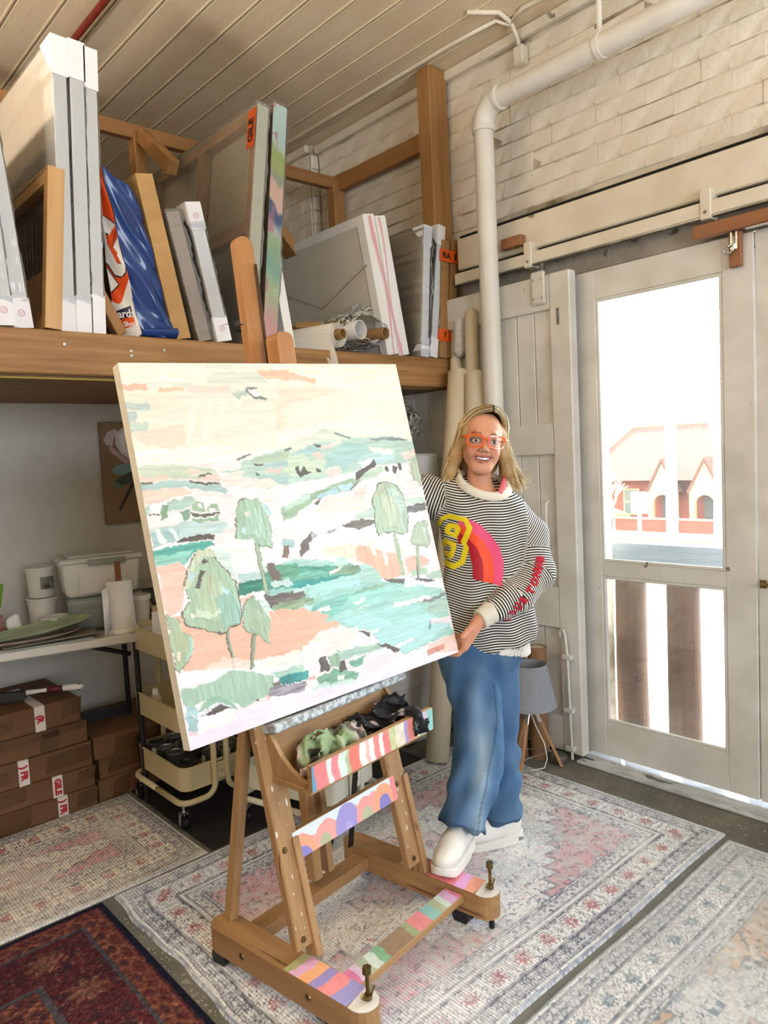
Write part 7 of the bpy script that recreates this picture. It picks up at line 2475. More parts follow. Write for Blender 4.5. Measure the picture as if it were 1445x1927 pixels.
def uplighter(label, x, y, W):  # unseen fill lamp, added to lift the ceiling brightness
    o = thing('fill_uplighter', label, 'floor lamp', (x, y, 0.0), group='fill uplighters added out of view')
    MB().lathe([(0, 0), (0.15, 0), (0.15, 0.015), (0.02, 0.03), (0, 0.03)], 24).build('base', M_black, o, smooth=45)
    MB().tube([(0, 0, 0.03), (0, 0, 1.72)], 0.012, 10).build('pole', M_black, o, smooth=45)
    MB().lathe([(0.02, 1.70), (0.08, 1.72), (0.17, 1.80), (0.165, 1.80), (0.075, 1.73), (0.02, 1.715)], 28, close=True).build('bowl_shade', M_black, o, smooth=45)
    MB().lathe([(0, 1.73), (0.03, 1.735), (0.035, 1.75), (0.02, 1.77), (0, 1.775)], 14).build('bulb', M_bulb, o, smooth=True)
    d = bpy.data.lights.new('fill_uplight', 'SPOT')
    d.energy = W
    d.color = (1.0, 0.94, 0.85)
    d.spot_size = math.radians(150)
    d.spot_blend = 0.4
    d.shadow_soft_size = 0.16
    l = bpy.data.objects.new('fill_uplight', d)
    COL.objects.link(l)
    l.parent = o
    l.location = (0, 0, 1.80)
    l.rotation_euler = (PI, 0, 0)


uplighter('unseen black uplighter added at the left to brighten the ceiling', -0.9, 1.7, 200)
uplighter('unseen black uplighter added behind the camera to brighten the ceiling', 1.9, -0.9, 140)
# ================================================================ the woman beside the easel
pw = thing('person', 'smiling woman in striped sweatshirt, blue jeans and orange glasses holding the painting', 'person', (2.0, 1.85, 0.0), (0, 0, math.radians(-42.2)))
# local axes: x to the viewer's right, y away from the viewer, z up
HC = np.array([0.128, 0.050, 1.530])
RO = math.radians(-9.0)
HX = np.array([math.cos(RO), 0, math.sin(RO)])
HZ = np.array([-math.sin(RO), 0, math.cos(RO)])
HY = np.array([0, 1.0, 0])
PIT = math.radians(4)
HB = np.stack([HX, HY, HZ])


def hq(P):
    return (P - HC) @ HB.T


def hp(x, y, z):
    return HC + x * HX + y * HY + z * HZ


def head_sdf(q):
    d = s_ell(q, (0, 0.020, 0.030), (0.074, 0.090, 0.086))
    d = smin(d, s_ell(q, (0, -0.010, -0.030), (0.0585, 0.070, 0.078)), 0.03)
    d = smin(d, s_ell(q, (0, -0.052, -0.098), (0.026, 0.022, 0.018)), 0.03)
    for s in (-1, 1):
        d = smin(d, s_ell(q, (s * 0.037, -0.050, -0.036), (0.023, 0.022, 0.024)), 0.022)
        d = smin(d, s_cap(q, (s * 0.046, 0.0, -0.052), (s * 0.022, -0.046, -0.095), 0.018, 0.014), 0.025)
        d = smin(d, s_ell(q, (s * 0.072, 0.012, -0.010), (0.010, 0.017, 0.029)), 0.008)
    d = smin(d, s_cap(q, (-0.030, -0.066, 0.026), (0.030, -0.066, 0.026), 0.012, 0.012), 0.018)
    for s in (-1, 1):
        e = s_ell(q, (s * 0.034, -0.088, 0.003), (0.019, 0.016, 0.012))
        d = -smin(-d, e, 0.012)
        d = smin(d, s_ell(q, (s * 0.034, -0.0675, 0.004), (0.0150, 0.0125, 0.0115)), 0.004)
    d = smin(d, s_cap(q, (0, -0.076, 0.014), (0, -0.096, -0.024), 0.0075, 0.0105), 0.010)
    for s in (-1, 1):
        d = smin(d, s_ell(q, (s * 0.0115, -0.086, -0.029), (0.0085, 0.010, 0.0075)), 0.006)
        d = -smin(-d, s_ell(q, (s * 0.007, -0.092, -0.0375), (0.0035, 0.005, 0.003)), 0.002)
    # smile: lips round an opening
    up = [(-0.034, -0.060, -0.0505), (-0.016, -0.078, -0.0545), (0, -0.083, -0.0555), (0.016, -0.078, -0.0545), (0.034, -0.060, -0.0505)]
    lo = [(-0.034, -0.060, -0.0505), (-0.019, -0.076, -0.066), (0, -0.081, -0.0715), (0.019, -0.076, -0.066), (0.034, -0.060, -0.0505)]
    d = smin(d, s_chain(q, [(p, r) for p, r in zip(up, (0.002, 0.004, 0.0045, 0.004, 0.002))], 0.004), 0.005)
    d = smin(d, s_chain(q, [(p, r) for p, r in zip(lo, (0.002, 0.0045, 0.0052, 0.0045, 0.002))], 0.004), 0.006)
    e = s_ell(q - np.stack([q[:, 0] * 0, q[:, 0] * 0, 7.0 * np.clip(q[:, 0], -0.03, 0.03) ** 2], -1), (0, -0.077, -0.0615), (0.0275, 0.018, 0.0052))
    d = -smin(-d, e, 0.003)
    return d


LHAND_W = (0.070, -0.130, 0.902)
FING = [[(0.014, -0.176, 0.864), (-0.012, -0.156, 0.853), (-0.042, -0.128, 0.846)],
        [(0.012, -0.173, 0.848), (-0.014, -0.154, 0.835), (-0.046, -0.126, 0.829)],
        [(0.010, -0.174, 0.832), (-0.012, -0.160, 0.815), (-0.042, -0.136, 0.807)],
        [(0.008, -0.181, 0.817), (-0.018, -0.184, 0.797), (-0.042, -0.176, 0.794)]]
THUMB = [(0.046, -0.152, 0.890), (0.020, -0.190, 0.880), (0.000, -0.214, 0.866)]


def lhand(P):
    d = s_cap(P, (0.11, -0.112, 0.922), LHAND_W, 0.027, 0.023)
    for i, f in enumerate(FING):
        k = f[0]
        d = smin(d, s_cap(P, LHAND_W, k, 0.019, 0.0125), 0.012)
        r = (0.0098, 0.0100, 0.0096, 0.0090)[i]
        e = s_chain(P, [(f[0], r + 0.001), (f[1], r), (f[2], r * 0.85)], 0.003)
        d = smin(d, e, 0.004)
    e = s_chain(P, [(THUMB[0], 0.0140), (THUMB[1], 0.0112), (THUMB[2], 0.0095)], 0.004)
    return smin(d, e, 0.007)


RW = np.array([-0.330, -0.035, 1.420])


def rhand(P):
    d = s_cap(P, (-0.25, 0.02, 1.40), RW, 0.026, 0.022)
    for i in range(4):
        k = RW + np.array([-0.055, -0.035, 0.030 - 0.020 * i])
        t1_ = k + np.array([-0.024, -0.024, 0.006 - 0.003 * i])
        t2_ = t1_ + np.array([-0.020, -0.020, 0.0])
        d = smin(d, s_cap(P, RW, k, 0.019, 0.0125), 0.012)
        d = smin(d, s_chain(P, [(k, 0.0105), (t1_, 0.0098), (t2_, 0.0085)], 0.003), 0.004)
    return smin(d, s_chain(P, [(RW + np.array([0.0, 0, 0.02]), 0.014), (RW + np.array([-0.02, -0.02, 0.05]), 0.011), (RW + np.array([-0.03, -0.035, 0.075]), 0.009)], 0.004), 0.007)


def part(P, mask, fn, far=0.4):
    d = np.full(len(P), far)
    if mask.any():
        d[mask] = fn(P[mask])
    return d


def torso_sdf(P):
    d = s_cap(P, (0.118, 0.078, 1.440), (0.112, 0.082, 1.340), 0.043, 0.050)
    d = smin(d, s_ell(P, (0.115, 0.070, 1.300), (0.115, 0.066, 0.062)), 0.035)
    d = smin(d, s_ell(P, (0.125, 0.070, 1.15), (0.120, 0.080, 0.20)), 0.03)
    d = smin(d, s_ell(P, (0.10, 0.055, 0.90), (0.110, 0.075, 0.20)), 0.03)
    d = smin(d, s_chain(P, [((0.215, 0.085, 1.255), 0.042), ((0.302, 0.022, 1.035), 0.036), ((0.11, -0.112, 0.922), 0.027)]), 0.02)
    d = smin(d, s_chain(P, [((0.0, 0.11, 1.33), 0.046), ((-0.21, 0.15, 1.34), 0.038), ((-0.25, 0.02, 1.40), 0.026)]), 0.02)
    return d


def legs_sdf(P):
    d = s_ell(P, (0.085, 0.045, 0.76), (0.125, 0.085, 0.085))
    d = smin(d, s_chain(P, [((0.035, 0.03, 0.74), 0.070), ((0.050, -0.15, 0.44), 0.048), ((-0.035, -0.262, 0.22), 0.034), ((-0.060, -0.285, 0.185), 0.030)]), 0.02)
    d = smin(d, s_chain(P, [((0.145, 0.05, 0.72), 0.070), ((0.125, 0.03, 0.42), 0.048), ((0.155, 0.012, 0.12), 0.034), ((0.150, 0.005, 0.06), 0.030)]), 0.02)
    return d


def body_sdf(P):
    z = P[:, 2]
    d = part(P, z > 0.62, torso_sdf)
    d = smin(d, part(P, z < 0.98, legs_sdf), 0.03)
    d = smin(d, part(P, z > 1.36, lambda P_: head_sdf(hq(P_))), 0.02)
    m = (z > 0.70) & (z < 1.02) & (P[:, 1] < 0.0)
    d = smin(d, part(P, m, lhand), 0.01)
    m = (P[:, 0] < -0.16) & (z > 1.25) & (z < 1.6)
    d = smin(d, part(P, m, rhand), 0.01)
    return d


V, Q = sdf_mesh(body_sdf, (-0.46, -0.34, 0.0), (0.40, 0.22, 1.68), 0.0036, 8)
skin = np.broadcast_to(hexc('#d59b7c'), V.shape).copy()
q = hq(V)
ish = (q[:, 2] > -0.16)
a = 0.5 + 0.5 * n3(V, 40, 3)
skin = skin * (0.96 + 0.06 * a[:, None])


def paint(mask, colr, al=1.0):
    m = np.clip(mask, 0, 1)[:, None] * al
    skin[:] = skin * (1 - m) + hexc(colr) * m


front = (q[:, 1] < -0.03) & ish
for s in (-1, 1):
    paint(front * np.exp(-(((q[:, 0] - s * 0.042) / 0.017) ** 2 + ((q[:, 2] + 0.030) / 0.015) ** 2)), '#d0806c', 0.55)
    br = np.exp(-((q[:, 2] - (0.031 - 5.0 * (np.abs(q[:, 0]) - 0.030) ** 2)) / 0.0030) ** 2) * (np.abs(q[:, 0]) > 0.016) * (np.abs(q[:, 0]) < 0.052)
    paint(front * br, '#7d563a', 0.9)
    lid = np.abs(np.hypot((q[:, 0] - s * 0.034) / 0.0155, (q[:, 2] - 0.0025) / 0.0088) - 1) < 0.20
    paint(front * lid * (q[:, 2] > 0.001), '#4a352b', 0.8)
    paint(front * lid * (q[:, 2] <= 0.001), '#8a6250', 0.5)
    white = np.hypot((q[:, 0] - s * 0.034) / 0.0140, (q[:, 2] - 0.0020) / 0.0070) < 1
    paint(front * white, '#e4ddd6', 0.9)
    iris = np.hypot(q[:, 0] - s * 0.0335, q[:, 2] - 0.0025) < 0.0066
    paint(front * white * iris, '#5a6a5c', 1.0)
    pup = np.hypot(q[:, 0] - s * 0.0335, q[:, 2] - 0.0025) < 0.0032
    paint(front * white * pup, '#16130f', 1.0)
    # smile line
    fl = np.abs((np.abs(q[:, 0]) - 0.020) - (-(q[:, 2] + 0.028)) * 0.62) < 0.0022
    paint(front * fl * (q[:, 2] < -0.028) * (q[:, 2] > -0.058), '#9c5c48', 0.65)
sag = -0.0585 + 8.0 * q[:, 0] ** 2
lipm = (np.abs(q[:, 0]) < 0.036) & (q[:, 1] < -0.058)
zz = q[:, 2] - (-0.0605 + 9.5 * q[:, 0] ** 2 * 0.8)
half = 0.0135 * np.sqrt(np.clip(1 - (q[:, 0] / 0.036) ** 2, 0, 1))
paint(lipm & (np.abs(zz) < half), '#b5655c', 0.85)
inn = 0.0062 * np.sqrt(np.clip(1 - (q[:, 0] / 0.029) ** 2, 0, 1))
paint(lipm & (np.abs(zz) < inn), '#5a2624', 1.0)
for s in (-1, 1):
    paint((np.hypot(q[:, 0] - s * 0.007, q[:, 2] + 0.0375) < 0.0034) & front & (q[:, 1] < -0.08), '#6a3a30', 0.8)
hd = lhand(V) < 0.004
paint(hd & (V[:, 2] < 0.95), '#d08f74', 0.6)
skin_m = amat('skin', rough=0.5, spec=0.35)
_bs = skin_m.node_tree.nodes['Principled BSDF']
_bs.inputs['Subsurface Weight'].default_value = 0.08
_bs.inputs['Subsurface Radius'].default_value = (0.012, 0.005, 0.003)
body = mesh_vq('body', V, Q, skin_m, pw, cols=np.clip(skin, 0, 1))
# thumb nail
th_ = Vector(THUMB[2])
# teeth: curved strip behind the lips
tm = MB()
n = 15
for k in range(n):
    x_ = -0.026 + 0.052 * k / (n - 1)
    yy = -0.0765 + 11.5 * x_ * x_
    zt = -0.0605 + 7.6 * x_ * x_
    w_ = 0.0050 * math.sqrt(max(0.02, 1 - (x_ / 0.028) ** 2))
    tm.v += [tuple(hp(x_, yy, zt + w_)), tuple(hp(x_, yy - 0.0006, zt - w_ * 0.75))]
for k in range(n - 1):
    tm.f.append((2 * k, 2 * k + 2, 2 * k + 3, 2 * k + 1))
    tm.mi.append(0)
tm.build('teeth', mat('enamel', '#f3eee6', rough=0.25), pw, smooth=True)

# ---- jeans
M_jean = amat('denim', rough=0.85, bump=0.35, bscale=420, spec=0.15)


def jeans_sdf(P):
    w = 0.013 * n3(P * np.array([1, 1, 0.55]), 26, 4) + 0.006 * n3(P * np.array([1, 1, 0.7]), 46, 5) + 0.006 * np.sin((P[:, 0] * 0.7 - P[:, 2] * 0.45) * 85 + 2.5 * np.sin(P[:, 2] * 11))
    d = s_ell(P, (0.085, 0.045, 0.765), (0.168, 0.118, 0.110))
    f = s_chain(P, [((0.025, 0.03, 0.735), 0.098), ((0.045, -0.06, 0.60), 0.094), ((0.054, -0.140, 0.44), 0.088), ((0.010, -0.215, 0.335), 0.080), ((-0.038, -0.275, 0.225), 0.079), ((-0.075, -0.325, 0.15), 0.080)], 0.02)
    nf = np.array([-0.32, -0.36, -0.88])
    f = np.maximum(f, (P - np.array([-0.040, -0.278, 0.222])) @ nf / np.linalg.norm(nf))
    b = s_chain(P, [((0.150, 0.05, 0.72), 0.092), ((0.132, 0.035, 0.43), 0.080), ((0.142, 0.015, 0.24), 0.074), ((0.148, 0.012, 0.02), 0.075)], 0.02)
    b = np.maximum(b, 0.108 - P[:, 2] + 0.12 * (P[:, 0] - 0.148))
    d = smin(d, smin(f, b, 0.012), 0.04)
    d = np.maximum(d, P[:, 2] - 0.83)
    return d + w * np.clip((0.80 - P[:, 2]) * 6, 0.2, 1)


V, Q = sdf_mesh(jeans_sdf, (-0.22, -0.42, 0.06), (0.36, 0.22, 0.86), 0.0056, 8)
fade = np.clip(0.5 + 0.5 * n3(V * np.array([1, 1, 0.5]), 16, 6), 0, 1) * 0.35
fleg = s_chain(V, [((0.04, -0.06, 0.72), 0.0), ((0.05, -0.16, 0.44), 0.0), ((-0.03, -0.28, 0.23), 0.0)])
cenl = np.clip(1 - np.abs((V[:, 0] - (0.05 - 0.2 * np.clip(0.44 - V[:, 2], 0, 1))) / 0.05), 0, 1) * (V[:, 1] < 0.0)
fade = np.clip(fade + 0.60 * cenl * np.clip((0.72 - V[:, 2]) * 4, 0, 1), 0, 1)
wr_ = n3(V * np.array([1, 1, 0.3]), 70, 9)
fade = np.clip(fade + 0.18 * wr_, 0, 1)[:, None]
cj_ = hexc('#3d6189') * (1 - fade) + hexc('#a9bfd0') * fade
hem = ((V - np.array([-0.040, -0.278, 0.222])) @ (np.array([-0.32, -0.36, -0.88])) > -0.012) & (V[:, 0] < 0.06)
cj_[hem] = cj_[hem] * 0.8
cj_[(V[:, 2] < 0.122) & (V[:, 0] > 0.05)] *= 0.8
seam = (np.abs(V[:, 0] - (0.115 - 0.35 * np.clip(0.55 - V[:, 2], 0, 0.4))) < 0.0035) & (V[:, 1] < -0.03) & (V[:, 2] < 0.66)
cj_[seam] = cj_[seam] * 0.78
mesh_vq('jeans', V, Q, M_jean, pw, cols=np.clip(cj_, 0, 1))

# ---- sweatshirt


def s_loft(P, rings, cap0, cap1):
    z = [r[0] for r in rings]
    g = [np.interp(P[:, 2], z, [r[k] for r in rings]) for k in range(1, 5)]
    e = np.sqrt(((P[:, 0] - g[0]) / g[2]) ** 2 + ((P[:, 1] - g[1]) / g[3]) ** 2)
    d = (e - 1) * np.minimum(g[2], g[3])
    return np.maximum(np.maximum(d, cap0 - P[:, 2]), P[:, 2] - cap1)


TOR = [(0.77, 0.119, 0.045, 0.176, 0.128), (0.83, 0.118, 0.048, 0.184, 0.134), (0.95, 0.120, 0.055, 0.170, 0.128), (1.08, 0.128, 0.062, 0.158, 0.124), (1.20, 0.130, 0.066, 0.164, 0.122), (1.29, 0.125, 0.072, 0.155, 0.108), (1.345, 0.120, 0.076, 0.112, 0.088), (1.405, 0.122, 0.080, 0.088, 0.075)]
SLV = [((0.228, 0.085, 1.262), 0.074), ((0.292, 0.072, 1.17), 0.074), ((0.300, 0.020, 1.035), 0.070), ((0.205, -0.068, 0.962), 0.060), ((0.122, -0.110, 0.928), 0.046)]
SRV = [((0.03, 0.105, 1.315), 0.086), ((-0.10, 0.145, 1.335), 0.080), ((-0.21, 0.145, 1.345), 0.068), ((-0.25, 0.03, 1.39), 0.050)]


def hem_z(P):
    return 0.775 + 0.03 * np.clip((0.05 - P[:, 0]) / 0.1, 0, 1) - 0.012 * np.sin(P[:, 0] * 14)


def parts(P):
    t = s_loft(P, TOR, -1, 1.405)
    t = np.maximum(t, hem_z(P) - P[:, 2])
    l = s_chain(P, SLV, 0.02)
    ax = np.array([0.122 - 0.205, -0.11 + 0.068, 0.928 - 0.962])
    ax = ax / np.linalg.norm(ax)
    l = np.maximum(l, (P - np.array([0.112, -0.114, 0.924])) @ ax)
    r = s_chain(P, SRV, 0.02)
    return t, l, r


def fold(P):
    diag = P[:, 2] + 0.5 * (P[:, 0] - 0.12)
    w = 0.0065 * n3(P * np.array([0.6, 0.6, 1.0]), 34, 11) + 0.004 * np.sin((P[:, 0] * 0.8 + P[:, 2] * 0.25) * 75 + 3 * np.sin(P[:, 2] * 9))
    return w


def sweat_sdf(P):
    t, l, r = parts(P)
    d = smin(smin(t, l, 0.025), r, 0.045)
    sn = (P[:, 1] - 0.058) / 0.078
    rz = 1.385 + 0.050 * np.clip(sn, -1, 1) * np.where(sn < 0, 1.0, 0.5) - 0.020 * np.clip((P[:, 0] - 0.128) / 0.09, -1, 1)
    el = (np.sqrt(((P[:, 0] - 0.128) / 0.092) ** 2 + ((P[:, 1] - 0.058) / 0.080) ** 2) - 1) * 0.08
    d = np.maximum(d, -np.maximum(el, rz - 0.016 - P[:, 2]))
    return d + fold(P)


V, Q = sdf_mesh(sweat_sdf, (-0.34, -0.20, 0.74), (0.42, 0.26, 1.46), 0.0056, 8)
t_, l_, r_ = parts(V)


def along(P, chain):
    pts_ = [np.array(c[0]) for c in chain]
    best = np.full(len(P), 1e9)
    out = np.zeros(len(P))
    acc_ = 0.0
    for a_, b_ in zip(pts_[:-1], pts_[1:]):
        ab = b_ - a_
        L_ = np.linalg.norm(ab)
        tt_ = ((P - a_) @ ab) / (L_ * L_)
        tc_ = np.clip(tt_, 0, 1)
        dd_ = np.linalg.norm(P - a_ - tc_[:, None] * ab, axis=1)
        k_ = dd_ < best
        out = np.where(k_, acc_ + tt_ * L_, out)
        best = np.minimum(best, dd_)
        acc_ += L_
    return out


SP = 0.0096
st_t = V[:, 2] + 0.010 * np.sin(V[:, 0] * 13 + 1.0) + 0.05 * (V[:, 0] - 0.12) + 0.004 * np.sin(V[:, 0] * 40)
al_l = along(V, SLV)
al_r = along(V, SRV)
isl = (l_ < t_ - 0.004) & (al_l > 0.0)
isr = (r_ < t_ - 0.004) & (V[:, 0] < -0.02)
# upper sleeve runs at a slant until the drop-shoulder seam
st_l = np.where(al_l < 0.17, -0.55 * V[:, 0] * 1.6 + 0.75 * V[:, 2], al_l)
stripe = np.where(isl, st_l, np.where(isr, al_r * 0.8 + 0.2 * V[:, 2], st_t)) / SP
me_m = bpy.data.materials.new('striped_jersey')
me_m.use_nodes = True
nt = me_m.node_tree
b_ = nt.nodes['Principled BSDF']
b_.inputs['Roughness'].default_value = 0.9
b_.inputs['Specular IOR Level'].default_value = 0.15
at_ = nt.nodes.new('ShaderNodeAttribute')
at_.attribute_name = 'stripe'
fr_ = nt.nodes.new('ShaderNodeMath')
fr_.operation = 'FRACT'
nt.links.new(at_.outputs['Fac'], fr_.inputs[0])
rp_ = nt.nodes.new('ShaderNodeValToRGB')
rp_.color_ramp.interpolation = 'LINEAR'
rp_.color_ramp.elements[0].position = 0.46
rp_.color_ramp.elements[0].color = lin('#191a24')
rp_.color_ramp.elements[1].position = 0.52
rp_.color_ramp.elements[1].color = lin('#e4dfd6')
e2 = rp_.color_ramp.elements.new(0.97)
e2.color = lin('#e4dfd6')
e3 = rp_.color_ramp.elements.new(1.0)
e3.color = lin('#191a24')
nt.links.new(fr_.outputs[0], rp_.inputs['Fac'])
nt.links.new(rp_.outputs['Color'], b_.inputs['Base Color'])
sw = mesh_vq('sweatshirt', V, Q, me_m, pw)
fa = sw.data.attributes.new('stripe', 'FLOAT', 'POINT')
if len(sw.data.vertices) == len(stripe):
    fa.data.foreach_set('value', stripe.astype(np.float32))
bvh = BVHTree.FromPolygons([tuple(p) for p in V], [tuple(int(i) for i in f) for f in Q])


def drape(x, z, off=0.0022, y0=-0.6):
    h = bvh.ray_cast(Vector((x, y0, z)), Vector((0, 1, 0)))
    return (h[0].y - off) if h[0] is not None else None


M_rib = mat('rib_knit', '#e6dfd2', '#ddd5c6', rough=0.9, scale=30, bump=0.3, bscale=150)
# neckband
nb = []
for k in range(36):
    a = 2 * PI * k / 36
    x_ = 0.128 + 0.090 * math.cos(a)
    y_ = 0.058 + 0.078 * math.sin(a)
    z_ = 1.385 + 0.050 * math.sin(a) * (1.0 if math.sin(a) < 0 else 0.5) - 0.020 * math.cos(a)
    nb.append((x_, y_, z_))
nbm = MB()
for k, p in enumerate(nb):
    c_ = Vector((0.128, 0.058, 1.385))
    rad = (Vector(p) - c_)
    rad.z = 0
    rad.normalize()
    for j, (u_, w_) in enumerate(((-0.004, 0.016), (0.005, 0.012), (0.016, -0.012), (0.012, -0.018), (0.0, -0.012), (-0.008, 0.012))):
        nbm.v.append(tuple(Vector(p) + rad * u_ + Vector((0, 0, w_))))
for k in range(36):
    for j in range(6):
        nbm.f.append((k * 6 + j, k * 6 + (j + 1) % 6, ((k + 1) % 36) * 6 + (j + 1) % 6, ((k + 1) % 36) * 6 + j))
        nbm.mi.append(0)
nbm.build('neckband', M_rib, pw, smooth=True)
MB().tube([(0.205, 0.055, 1.392), (0.196, 0.022, 1.372), (0.180, -0.004, 1.346), (0.172, -0.012, 1.33)], [0.008, 0.012, 0.010, 0.006], 8).build('strap', mat('coral_strap', '#e0707c', rough=0.8), pw, smooth=True)
# cuff and shirt hem
V2, Q2 = sdf_mesh(lambda P: np.maximum(np.maximum(s_cap(P, (0.122, -0.110, 0.928), (0.066, -0.136, 0.902), 0.041, 0.036) + 0.0015 * n3(P, 120, 2), (P - np.array([0.070, -0.134, 0.904])) @ np.array([-0.86, -0.39, -0.33])), -((P - np.array([0.124, -0.109, 0.929])) @ np.array([-0.86, -0.39, -0.33]))), (0.0, -0.2, 0.83), (0.2, -0.04, 1.0), 0.005, 8)
mesh_vq('cuff', V2, Q2, M_rib, pw)
V2, Q2 = sdf_mesh(lambda P: np.maximum(np.abs(s_loft(P, [(0.70, 0.119, 0.045, 0.158, 0.112), (0.85, 0.118, 0.048, 0.150, 0.104)], -1, 0.82)) - 0.003, (0.762 - 0.035 * np.clip((P[:, 0] - 0.1) / 0.15, -0.3, 1)) - P[:, 2]) + 0.002 * n3(P, 60, 3), (-0.12, -0.14, 0.69), (0.34, 0.22, 0.84), 0.006, 6)
mesh_vq('undershirt_hem', V2, Q2, mat('white_cotton', '#e9e6e0', '#dedad2', rough=0.9, scale=20), pw)

# chest print: yellow outlined 8 and quarter rainbow


def lx(zx, zy):
    px, py = 820 + zx / 10.321, 940 + zy / 10.321
    return 0.094 + (px - 898) * 0.00194 - (py - 935) * 0.0000955, 1.333 - (py - 935) * 0.00193 - (px - 898) * 0.0000955


def lpoly(pts_):
    return [lx(*p) for p in pts_]


outer = [(430, 430), (610, 370), (830, 480), (1050, 690), (1210, 920), (1285, 1170), (1285, 1400), (1230, 1650)]
midp = [(430, 490), (690, 610), (900, 800), (1050, 1060), (1100, 1300), (1090, 1620)]
mido = [(470, 660), (640, 780), (770, 920), (880, 1180), (900, 1400), (895, 1575)]
inr = [(340, 790), (480, 870), (590, 840), (620, 1000), (690, 1250), (700, 1530)]
SHP = [('#e9507c', lpoly(outer + midp[::-1])), ('#f4532a', lpoly(midp + mido[::-1])), ('#b01226', lpoly(mido + inr[::-1]))]
E_out = [(270, 290), (590, 350), (690, 540), (580, 850), (625, 940), (545, 1260), (350, 1390), (60, 1290), (-40, 1050), (20, 800), (-10, 740), (30, 560), (110, 370)]
E_in = [(270, 390), (530, 430), (580, 560), (480, 820), (530, 930), (465, 1190), (350, 1275), (100, 1150), (40, 1000), (110, 745), (105, 600), (150, 440)]
r1o = [(270, 475), (430, 490), (475, 560), (460, 640), (405, 770), (190, 690), (190, 570)]
r1i = [(310, 570), (380, 590), (360, 675), (285, 640)]
r2o = [(180, 790), (400, 860), (390, 980), (340, 1150), (290, 1190), (130, 1100), (115, 930)]
r2i = [(215, 900), (310, 930), (275, 1075), (185, 1015)]
ch = 0.0017
xs_ = np.arange(-0.08, 0.225, ch)
zs_ = np.arange(0.99, 1.29, ch)
XX, ZZ = np.meshgrid(xs_, zs_)
idc = -np.ones(XX.shape, int)
pal_ = [hexc('#e9507c'), hexc('#f4532a'), hexc('#b01226'), hexc('#f0dc1e')]
for i, (c, poly) in enumerate(SHP):
    idc[inpoly(XX, ZZ, poly)] = i
idc[inpoly(XX, ZZ, lpoly(E_in))] = np.where(XX[inpoly(XX, ZZ, lpoly(E_in))] > lx(420, 700)[0] - 0.0, idc[inpoly(XX, ZZ, lpoly(E_in))], -1)
idc[inpoly(XX, ZZ, lpoly(E_out)) & ~inpoly(XX, ZZ, lpoly(E_in))] = 3
idc[inpoly(XX, ZZ, lpoly(r1o)) & ~inpoly(XX, ZZ, lpoly(r1i))] = 3
idc[inpoly(XX, ZZ, lpoly(r1i))] = -1
idc[inpoly(XX, ZZ, lpoly(r2o)) & ~inpoly(XX, ZZ, lpoly(r2i))] = 3
vmap = {}
pv, pf, pcx = [], [], []
yc_ = {}
for i, j in np.argwhere(idc >= 0):
    col_ = pal_[idc[i, j]]
    qd = []
    for di, dj in ((0, 0), (0, 1), (1, 1), (1, 0)):
        key = (i + di, j + dj)
        if key not in yc_:
            yc_[key] = drape(xs_[0] + (key[1] - 0.5) * ch, zs_[0] + (key[0] - 0.5) * ch)
        y_ = yc_[key]
        if y_ is None:
            qd = None
            break
        k2 = (key, idc[i, j])
        if k2 not in vmap:
            vmap[k2] = len(pv)
            pv.append((xs_[0] + (key[1] - 0.5) * ch, y_, zs_[0] + (key[0] - 0.5) * ch))
            pcx.append(col_)
        qd.append(vmap[k2])
    if qd:
        pf.append(qd)
mesh_vq('chest_print', np.array(pv), np.array(pf), amat('print_ink', rough=0.6), pw, cols=np.array(pcx))
# sleeve lettering
path = [(1016, 1052), (1012, 1064), (1006, 1077), (1000, 1091), (991, 1105), (976, 1121), (967, 1133), (957, 1146), (949, 1159)]
for i, chx in enumerate('BWNOTRUDI'):
    px, py = path[i]
    x_ = 0.094 + (px - 898) * 0.00196 - (py - 935) * 0.0000955
    z_ = 1.333 - (py - 935) * 0.00194 - (px - 898) * 0.0000955
    a0_, b0_ = path[max(0, i - 1)], path[min(len(path) - 1, i + 1)]
    tx, tz = (a0_[0] - b0_[0]), -(a0_[1] - b0_[1])
    ln_ = math.hypot(tx, tz)
    tx, tz = tx / ln_, tz / ln_
    o_ = text_mesh(chx, 0.040, mat('red_flock', '#b5182c', rough=0.8), 'sleeve_letter', pw, Matrix.Translation((x_, 0, z_)) @ Matrix(((tx, -tz, 0, 0), (0, 0, -1, 0), (tz, tx, 0, 0), (0, 0, 0, 1))), bold=0.0034, xs=0.8)
    for v_ in o_.data.vertices:
        y_ = drape(v_.co.x, v_.co.z, 0.0045)
        v_.co.y = (y_ if y_ is not None else drape(x_, z_, 0.0016) or 0.0) + v_.co.y * 0.5

# ---- shoes
M_shoe = mat('white_leather', '#f2f0eb', '#eae7e0', rough=0.45, scale=12)
M_sole = mat('white_sole', '#f0eee8', '#e4e1da', rough=0.5, scale=12)


